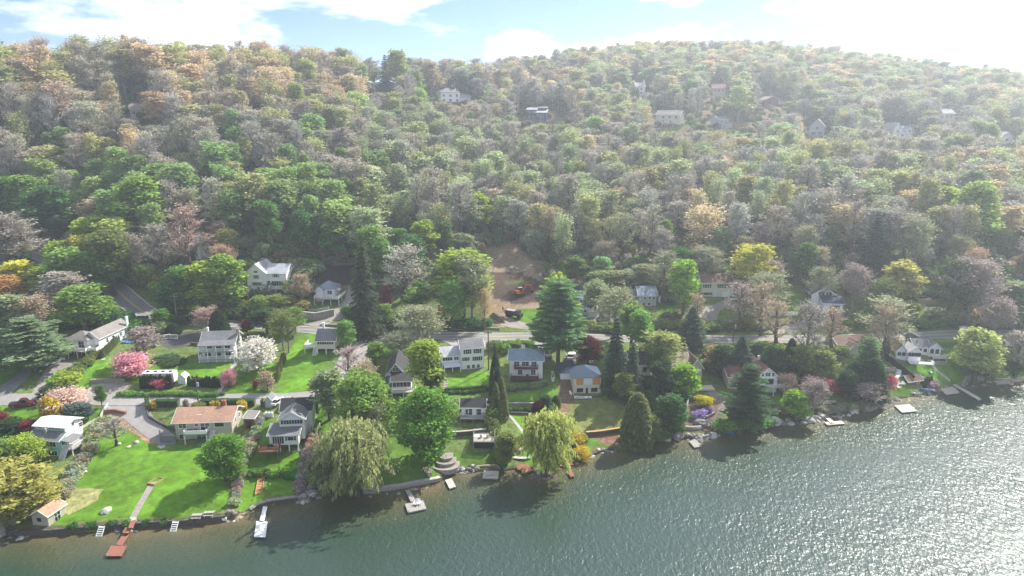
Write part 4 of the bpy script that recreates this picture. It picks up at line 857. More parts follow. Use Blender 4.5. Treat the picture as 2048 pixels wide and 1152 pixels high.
V(o, -1, w, 0, 8, -.5, 6.4, ('gx', 2.6), CRM, RDK); wins(o, 'f', 0, 4.7, .9, 1.4, (w * .62,), frame=BLK); wins(o, 'f', 0, 1.9, 2.0, 1.3, (w * .58,), mull=4, frame=BLK); deck(o, w * .1, w * 1.0, -1.6, 0, -.3, BRW, BRW, 'lfr', ground=-2)
o, w = house('house', (1350, 762), (1404, 760), 'tan-roofed house with a cream patio above the stone garden steps', dz=-.4)
V(o, -.5, w * .68, 3, 13, -.5, 3.6, ('gx', 3.4), TAN, shingle('sand_shingles', (.36, .30, .24))); V(o, w * .62, w * 1.05, 1.5, 14, -.5, 4.2, ('gy', 2.6), TAN, RBR); wins(o, 'f', 3, 2.4, 1.0, 1.3, (w * .1, w * .3, w * .5)); wins(o, 'r', w * 1.05, 2.4, .9, 1.2, (5,)); wins(o, 'f', 1.5, 2.3, 1.1, 1.3, (w * .84,))
b = MB(); b.box(w * .5, w * 1.25, -5.5, .5, -.9, -.35); b.build('patio', mat('cream_paving', (.62, .55, .44), .9, .1, 1), o)
o, w = house('house', (1455, 777), (1512, 777), 'peach house with dusty red dormered roof and white front gable', dz=-.3)
vw, vr = V(o, 0, w, 0, 8, -.5, 4.4, ('gx', 2.2), PCH, RRD); V(o, w * .95, w * 1.65, -1.5, 10, -.5, 4.8, ('gy', 2.6), WH, RRD); V(o, w * 1.62, w * 2.0, 2.0, 13, -.5, 4.2, ('gx', 2.4), PCH, RRD)
for x in (w * .12, w * .38, w * .62, w * .86): b = MB(); b.box(x - .5, x + .5, -.3, 1.2, 4.2, 5.3); b.build('dormer', PCH, vr); roofslab(vr, [[(x - .65, -.5, 5.25), (x, -.5, 5.75), (x, 2.6, 5.75), (x - .65, 2.0, 5.25)], [(x, -.5, 5.75), (x + .65, -.5, 5.25), (x + .65, 2.0, 5.25), (x, 2.6, 5.75)]], .08, RRD, 'dormer_roof')
wins(o, 'f', -1.5, 5.3, 1.3, 1.1, (w * 1.3,), mull=2); wins(o, 'f', -1.5, 5.3, .6, 1.1, (w * 1.12, w * 1.48)); wins(o, 'f', -1.5, 2.9, 2.0, 1.8, (w * 1.38,), mull=3, frame=BLK); deck(o, w * 1.08, w * 1.85, -3.3, -1.5, 1.8, PNW, WT, 'lfr'); wins(o, 'f', 0, 2.8, 1., 1.2, (w * .2, w * .45, w * .7)); chimney(vr, w * 1.3, 6, 6.5, 8.6, .6, WT)
o, w = house('house', (1690, 704), (1757, 708), 'long low brown-roofed house with a pale porch rail just below the main road', dz=-.4)
V(o, -1.5, w, 1.5, 9.5, -.5, 3.2, ('gx', 1.9), TAN, RBR); V(o, w * .05, w * .3, -1.5, 1.5, -.5, 3.0, ('gy', 1.2), TAN, RBR); deck(o, w * .5, w, -.6, 1.5, .8, PNW, WT, 'fr'); wins(o, 'f', 1.5, 2.0, 1.2, 1.2, (w * .5, w * .7, w * .9)); 
for x in (w * .55, w * .78, w - .1): b = MB(); b.box(x - .08, x + .08, -.5, -.34, -1, 3.2); b.build('post', WT, o)
o, w = house('cottage', (1791, 716), (1812, 722), 'white gabled cottage with a sunroom and a dark brown weathered roof', cat='cottage', dz=-.2)
V(o, 0, w, 0, 9, -.5, 3.4, ('gy', 1.9), WH, RBR); V(o, w, w * 2.15, -1.2, 5, .2, 3.6, ('gy', 1.5), WH, RLT); wins(o, 'f', 0, 2.2, .8, 1.0, (w * .3, w * .7), frame=BLK); wins(o, 'f', -1.2, 2.6, .6, 1.1, (w * 1.15, w * 1.43, w * 1.72, w * 2.0), frame=BLK); deck(o, w, w * 3.2, -3.6, -1.2, .3, WT, WT, 'fr', h=.7)
o, w = house('cottage', (1832, 712), (1862, 716), 'white cottage with grey cross-gabled roof and a small white deck beside the green lawn', cat='cottage', dz=-.2)
vw, vr = V(o, 0, w * .95, 1.5, 8, -.5, 3.3, ('gx', 2.0), WH, RG); V(o, w * .9, w * 1.65, .8, 8, -.5, 3.3, ('gy', 1.8), WH, RG); V(o, w * .1, w * .75, 7, 11, 1, 4.5, ('hip', 1.5), WH, RDK); wins(o, 'f', 1.5, 2.2, .7, 1.2, (w * .15, w * .35, w * .7), frame=BLK); wins(o, 'f', .8, 2.1, .8, 1.4, (w * 1.08, w * 1.42), frame=BLK); deck(o, w * 1.0, w * 1.9, -1.6, .8, .5, PNW, WT, 'lfr', ground=-.4)
# ------------------------------------------------------------ houses above the main road
o, w = house('house', (497, 588), (534, 590), 'tall white three-storey house with a steep front gable and an arched window', dz=-.3)
vw, vr = V(o, 0, w, 0, 9, -.5, 8.2, ('gy', 2.9), WH, RLT); V(o, w, w * 2.05, 1.0, 9, 1.6, 7.9, ('gx', 2.4), WH, RLT); wins(o, 'f', 0, 6.6, 1.2, 1.2, (w * .5,), shut=GRP, mull=2); wins(o, 'f', 0, 4.1, 2.8, 1.2, (w * .52,), shut=GRP, mull=4); wins(o, 'f', 0, 1.0, 1.6, 1.9, (w * .58,), mull=3, frame=WT); wins(o, 'f', 0, .9, .7, 1.5, (w * .18,)); wins(o, 'f', 0, 8.4, 1.3, .8, (w * .5,), mull=3)
wins(o, 'f', 1, 6.9, 1.3, 1.1, (w * 1.5,), shut=GRP, mull=2); wins(o, 'f', 1, 4.0, 3.0, 1.9, (w * 1.5,), mull=4); wins(o, 'f', 1, 4.1, .9, 1.9, (w * 1.1,)); b = MB(); b.box(w, w * 2.04, 1.2, 8.8, -1, 1.6); b.build('foundation', WH, o); deck(o, w * 1.2, w * 2.0, -1.4, 1.0, 2.8, DKW, WT, 'lfr'); b = MB()
b.bar((w * .95, -1.2, 0), (w * 1.22, -1.2, 2.8), .9, .12); b.bar((w * .95, -1.6, .9), (w * 1.22, -1.6, 3.7), .07, .07); b.build('stairs', WT, o); wins(o, 'r', w * 2.05, 5, .9, 1.1, (4, 7)); chimney(vr, -.35, 5, 0, 9.5, .8, BRK); wins(o, 'l', 0, 4.5, .9, 1.2, (3,))
o, w = house('house', (631, 606), (681, 608), 'small white hip-roofed house with a front deck above a stone wall', dz=-.2)
V(o, .3, w * .72, 2.0, 8, 0, 4.9, ('hip', 2.2), WH, RBL); V(o, 0, w * .3, .8, 3, 0, 4.6, ('gy', 1.2), WH, RBL); deck(o, 0, w, -1.4, 2.0, 2.2, DKW, WT, 'lfr'); wins(o, 'f', 2.0, 3.6, 1.6, 1.2, (w * .52,), mull=2); wins(o, 'f', 2.0, 1, 1.4, 1.7, (w * .35, w * .55, w * .75), mull=2); deck(o, w * .72, w, 2.0, 7, 2.2, DKW, WT, 'r')
b = MB(); b.box(w * .76, w * .9, 3, 4.4, 4.3, 4.4); b.cyl((w * .83, 3.7, 2.2), (w * .83, 3.7, 4.4), .05); b.build('canopy', WT, o)
o, w = house('house', (353, 516), (398, 518), 'long white house with a grey roof half screened by bare trees on the left terrace', dz=-.2)
V(o, 0, w * 1.1, 0, 9, -.5, 5.6, ('gx', 2.4), WH, RLT); V(o, w * 1.1, w * 1.9, 1.5, 9, -.5, 5.2, ('gx', 2.6), WH, RG); wins(o, 'f', 0, 4.3, .9, 1.3, (1.6, 4, 6.5, 8.5), shut=BLK); wins(o, 'f', 0, 1.3, 1., 1.4, (1.6, 4, 6.5)); wins(o, 'f', 1.5, 3.8, 1., 1.2, (w * 1.3, w * 1.6))
o, w = house('house', (462, 596), (497, 598), 'cream hip-roofed bungalow tucked behind the yellow-green trees beside the tall white house', dz=-.4)
V(o, -6, w, 0, 8, -.5, 3.0, ('gx', 2.), CRM, RTP); wins(o, 'f', 0, 1.8, 1, 1.1, (-4, -1, 2))
o, w = house('house', (1152, 630), (1192, 631), 'grey-green house with stepped slate roofs behind the tall pine', dz=-.3)
V(o, 0, w, 2.5, 9, -.4, 5.2, ('gx', 1.9), GRS, RBL); V(o, 0, w * .6, 0, 2.5, -.4, 2.9, ('shed', .7), GRS, RBL); V(o, w * .58, w * 1.02, -1.5, 2.5, -.4, 2.3, ('shed', .5), GRS, RLT); wins(o, 'f', 2.5, 4.4, .7, .8, (w * .1, w * .25, w * .4, w * .6, w * .75)); wins(o, 'f', 0, 1.8, .9, .9, (w * .12, w * .3, w * .46))
o, w = house('cottage', (1277, 612), (1312, 612), 'small grey cottage with a slate roof and round-topped windows by a white shed', cat='cottage', dz=-.2)
V(o, 0, w, 0, 7, -.5, 4.0, ('gx', 2.2), GRS, RBL); V(o, -w * .2, w * .1, 2, 7, -.5, 3.4, ('gx', 1.4), GRS, RG); wins(o, 'f', 0, 2.9, .7, .8, (w * .35, w * .62, w * .85)); wins(o, 'f', 0, .9, .8, .9, (w * .3, w * .6))
o, w = house('shed', (1317, 606), (1327, 606), 'little white garden shed beside the grey cottage', cat='shed'); V(o, 0, w, 0, 1.8, -.2, 1.9, ('gy', .6), WH, RLT, oh=.12); b = MB(); b.box(w * .25, w * .75, -.04, 0, 0, 1.6); b.build('door', GRS, o)
o, w = house('house', (1402, 593), (1466, 594), 'cream raised ranch house with a brown roof behind bare trees up a curved drive', dz=-.2)
V(o, 0, w, 0, 8.5, -.4, 5.3, ('gx', 2.2), CRM, RBR); wins(o, 'f', 0, 4.0, 1.8, 1.2, (w * .17, w * .62), shut=BLK, mull=2); wins(o, 'f', 0, 4.0, 1.4, 1.2, (w * .88,), shut=BLK, mull=2); wins(o, 'f', 0, 1.3, 1.3, .9, (w * .08, w * .24), shut=BLK, mull=2); b = MB(); b.box(w * .38, w * .5, -.06, 0, 0, 3.0); b.build('entrance_panel', BLW, o); b = MB(); b.box(w * .66, w * .92, -.05, 0, -.2, 1.9); b.build('garage_door', WT, o)
o, w = house('house', (1645, 629), (1686, 631), 'white house with navy roofs, rounded side wall and a white deck above parked cars', dz=-.2)
V(o, 0, w * .95, 0, 4.5, -.4, 4.2, ('shed', 1.4), WH, RNV); V(o, -w * .4, w * .75, 4.5, 12, 1.2, 6.0, ('gy', 2.3), WH, RNV); wins(o, 'f', 4.5, 6.1, .6, 1.2, (w * -.02, w * .15, w * .34, w * .5), frame=BLK); wins(o, 'f', 0, 2.8, 3.2, 1.3, (w * .55,), mull=5); wins(o, 'l', -w * .4, 4.6, .8, 1.3, (6, 7.5, 9, 10.5), frame=BLK); deck(o, -w * .75, -.1, .5, 7, 1.9, PNW, WT, 'lfr')
b = MB(); b.loft([[(w * (.95 + .16 * math.sin(a)), 4.5 - 4.5 * math.cos(a) * 0 + a * 3.2, -.5), (w * (.95 + .16 * math.sin(a)) + .3, a * 3.2 + 4.5, -.5), (w * (.95 + .16 * math.sin(a)) + .3, a * 3.2 + 4.5, 4.4 - a * 1.8), (w * (.95 + .16 * math.sin(a)), a * 3.2 + 4.5, 4.4 - a * 1.8)] for a in [k * .15 for k in range(11)]]); b.build('curved_wall', WH, o)
o, w = house('house', (1792, 597), (1850, 600), 'ranch house with a reddish brown roof above a timber retaining wall', dz=-.2)
V(o, 0, w * .7, 1.2, 9, -.4, 3.2, ('gx', 2.0), GRS, RTN); V(o, w * .62, w * 1.02, 0, 9, -.4, 3.3, ('gx', 2.1) if 0 else ('hip', 1.9), WH, RTN); wins(o, 'f', 0, 1.9, .9, 1.4, (w * .78, w * .93), shut=GRP); wins(o, 'f', 1.2, 1.9, 1.2, 1.2, (w * .12, w * .4), mull=2)
o, w = house('outbuilding', (1853, 528), (1867, 528), 'low grey outbuilding in the bare trees at the upper right of the yards', cat='outbuilding'); V(o, 0, w, 0, 4, -.4, 2.6, ('gx', 1.3), GRS, RG); wins(o, 'f', 0, 1.4, .9, .9, (w * .5,))
# ------------------------------------------------------------ houses on the hill
VIEWS = []
def hill(fl, fr, lab, vols, wn, **k):
    o, w = house('house', fl, fr, lab, dz=-.5, clear=k.get('clear', 13) * .75)
    gy_ = math.hypot(o.location.x, o.location.y); VIEWS.append((fl[0] - (20 if k.get('clear', 13) > 15 else 5), fr[0] + (12 if k.get('clear', 13) < 18 else 34), max(fl[1], fr[1]), gy_))
    for v in vols: V(o, v[0] * w, v[1] * w, v[2], v[3], v[4], v[5], v[6], v[7], v[8])
    for face, at, z, ww, hh, us, kw in wn: wins(o, face, at, z, ww, hh, [u * w for u in us], **kw)
    return o, w
hill((882, 205), (920, 205), 'large white hip-roofed house with a garage wing high on the wooded hill', [(0, 1, 0, 12, -3, 7.5, ('hip', 3.2), WH, RG), (1, 1.62, 2, 12, -3, 4.4, ('gx', 2.8), WH, RLT), (.3, 1.9, -4, 0, -3, .6, ('flat', 0), BRW, DKW)], [('f', 0, 5.2, 1.6, 1.6, (.15, .5, .85), dict(mull=2)), ('f', 0, 2, 1.6, 1.6, (.15, .5, .85), dict(mull=2))], clear=20)
hill((1052, 240), (1092, 243), 'dark navy two-storey house with a small green yard on the hill', [(0, .5, 2, 10, -3, 8, ('shed', 1.5), DBL, RLT), (.5, 1, 0, 10, -4, 6.0, ('shed', 2.2), DBL, RLT), (.52, .97, 6, 10, 5, 9.2, ('shed', .7), DBL, RTP)], [('f', 2, 6.4, 1.6, 1.3, (.13, .36), dict(mull=2)), ('f', 2, 2.6, 1.4, 1.8, (.14, .37), dict(mull=2)), ('f', 0, 4.2, 1.2, 1.3, (.6,), dict()), ('f', 0, 3.2, 2.2, 1.8, (.8,), dict(mull=2)), ('f', 0, 0, 2.6, 1.9, (.78,), dict(mull=2))], clear=18)
o, w = hill((1322, 250), (1359, 250), 'tan two-storey house with a white balcony above a bright green lawn on the hill', [(-.3, 1, 0, 10, -3, 7.4, ('gx', 2.6), CRM, RTP)], [('f', 0, 5.6, 1.4, 1.5, (.1, .45, .8), dict(mull=2)), ('f', 0, 2.6, 1.4, 1.6, (.1, .5), dict(mull=2))], clear=18); deck(o, w * .1, w * .7, -3, 0, 1.8, PNW, WT, 'lfr', ground=-1)
hill((1271, 190), (1296, 190), 'white house with a tall white chimney standing alone near the right-hand summit', [(0, .75, 0, 9, -3, 7.2, ('gx', 3), WH, RLT), (.7, 1.1, -3, 4, -3, 2.8, ('flat', 0), WH, RLT), (.62, .78, 2, 3.5, 5, 12, ('flat', 0), WH, RLT)], [('f', 0, 5, 1.3, 1.5, (.15, .45), dict()), ('f', 0, 2, 1.3, 1.5, (.15, .45), dict())], clear=13)
hill((1529, 215), (1573, 217), 'dark red-brown house with grey roofs high on the right of the hill', [(0, .6, 0, 9, -3, 6.4, ('gy', 2.5), REDS, RTP), (.5, 1, 1, 9, -3, 3.6, ('gx', 2.4), REDS, RTP)], [('f', 0, 4.6, 1.6, 1.4, (.3,), dict(mull=2)), ('f', 0, 1.8, 1.4, 1.4, (.15, .45, .8), dict())], clear=14)
hill((1618, 272), (1648, 272), 'pale grey steep-gabled house among the trees on the right slope', [(0, 1, 0, 9, -3, 6.6, ('gy', 4.6), GRS, RLT), (-.3, 0, 3, 9, -3, 4, ('gx', 2), GRS, RG)], [('f', 0, 5.6, 1.6, 1.4, (.5,), dict(mull=2)), ('f', 0, 2.2, 2.4, 1.8, (.3, .72), dict(mull=2))], clear=14)
hill((1437, 255), (1456, 257), 'small grey house beside a green clearing partly screened by crowns on the hill', [(0, 1, 0, 8, -2, 6, ('gx', 2), GRS, RG), (.1, 1.15, -2.5, 0, -2, 3, ('shed', 1), GRS, RTP)], [('f', 0, 4.6, 1.2, 1.2, (.3, .7), dict())], clear=11)
hill((1786, 275), (1828, 276), 'bright white angular house with blue-grey roofs on the far right slope', [(0, .35, 0, 9, -2, 6.6, ('gy', 3.6), WH, RLT), (.35, 1.02, .8, 9, -2, 4.4, ('gx', 3.6), WH, RBL), (.62, .84, -.4, 4, 0, 6.2, ('gy', 1.8), WH, RBL)], [('f', 0, 4.6, 1.4, 1.6, (.18,), dict(mull=2)), ('f', 0, 1.4, 2, 2, (.18,), dict(mull=2)), ('f', .8, 1.8, 1.6, 2, (.48, .9), dict(mull=2)), ('f', -.4, 4.8, 1.4, 1.2, (.73,), dict())], clear=16)
hill((1885, 245), (1908, 245), 'pale beige house fading into the haze at the far right', [(0, 1, 0, 9, -2, 7, ('gx', 3), CRM, RLT)], [('f', 0, 4.6, 1.4, 1.6, (.3, .7), dict())], clear=11)
hill((1424, 193), (1450, 193), 'pinkish roofed house barely showing above the crowns near the summit', [(0, 1, 0, 9, -2, 7, ('gx', 3), PCH, RRD)], [('f', 0, 5, 1.4, 1.4, (.2, .5, .8), dict())], clear=9)
hill((745, 182), (770, 182), 'pale flat house glimpsed between the skyline trees left of the twin evergreens', [(0, 1, 0, 8, -2, 5, ('gx', 1.6), CRM, RLT)], [('f', 0, 3, 2, 1.4, (.3, .7), dict(mull=2))], clear=12)
hill((262, 236), (285, 236), 'small pale house hidden deep among the grey trees on the left slope', [(0, 1, 0, 8, -2, 5, ('gx', 2.4), TAN, RTP)], [('f', 0, 3, 1.4, 1.4, (.3, .7), dict(mull=2))], clear=8)
hill((2000, 292), (2024, 290), 'whitish house almost lost in the haze at the right edge of the hill', [(0, 1, 0, 8, -2, 6, ('gy', 3), WH, RLT)], [('f', 0, 4, 2, 1.4, (.5,), dict(mull=2))], clear=10)
for a_, b_, y_ in ((1096, 1125, 250), (1338, 1392, 263), (1450, 1502, 276)):
    g = G((a_ + b_) / 2, y_ - 6); VIEWS.append((a_ - 4, b_ + 4, y_, math.hypot(g[0], g[1]))); CLEAR.append((g[0], g[1], 12))
BG = [[G(*p)[:2] for p in q] for q in ([(955, 530), (985, 495), (1040, 490), (1070, 520), (1095, 560), (1100, 610), (1110, 655), (960, 660)], [(620, 525), (710, 525), (710, 600), (620, 600)], [(1520, 620), (1540, 580), (1600, 570), (1700, 600), (1700, 650), (1500, 668)],
      [(1380, 665), (1390, 600), (1480, 570), (1480, 610), (1500, 668)])]
def bare_ground(x, y):
    a = np.array([[x]]); b = np.array([[y]])
    if (np.abs(RQ[:, 0] - x) + np.abs(RQ[:, 1] - y)).min() < 7: return True
    return any(inpoly(a, b, q)[0, 0] for q in BG)
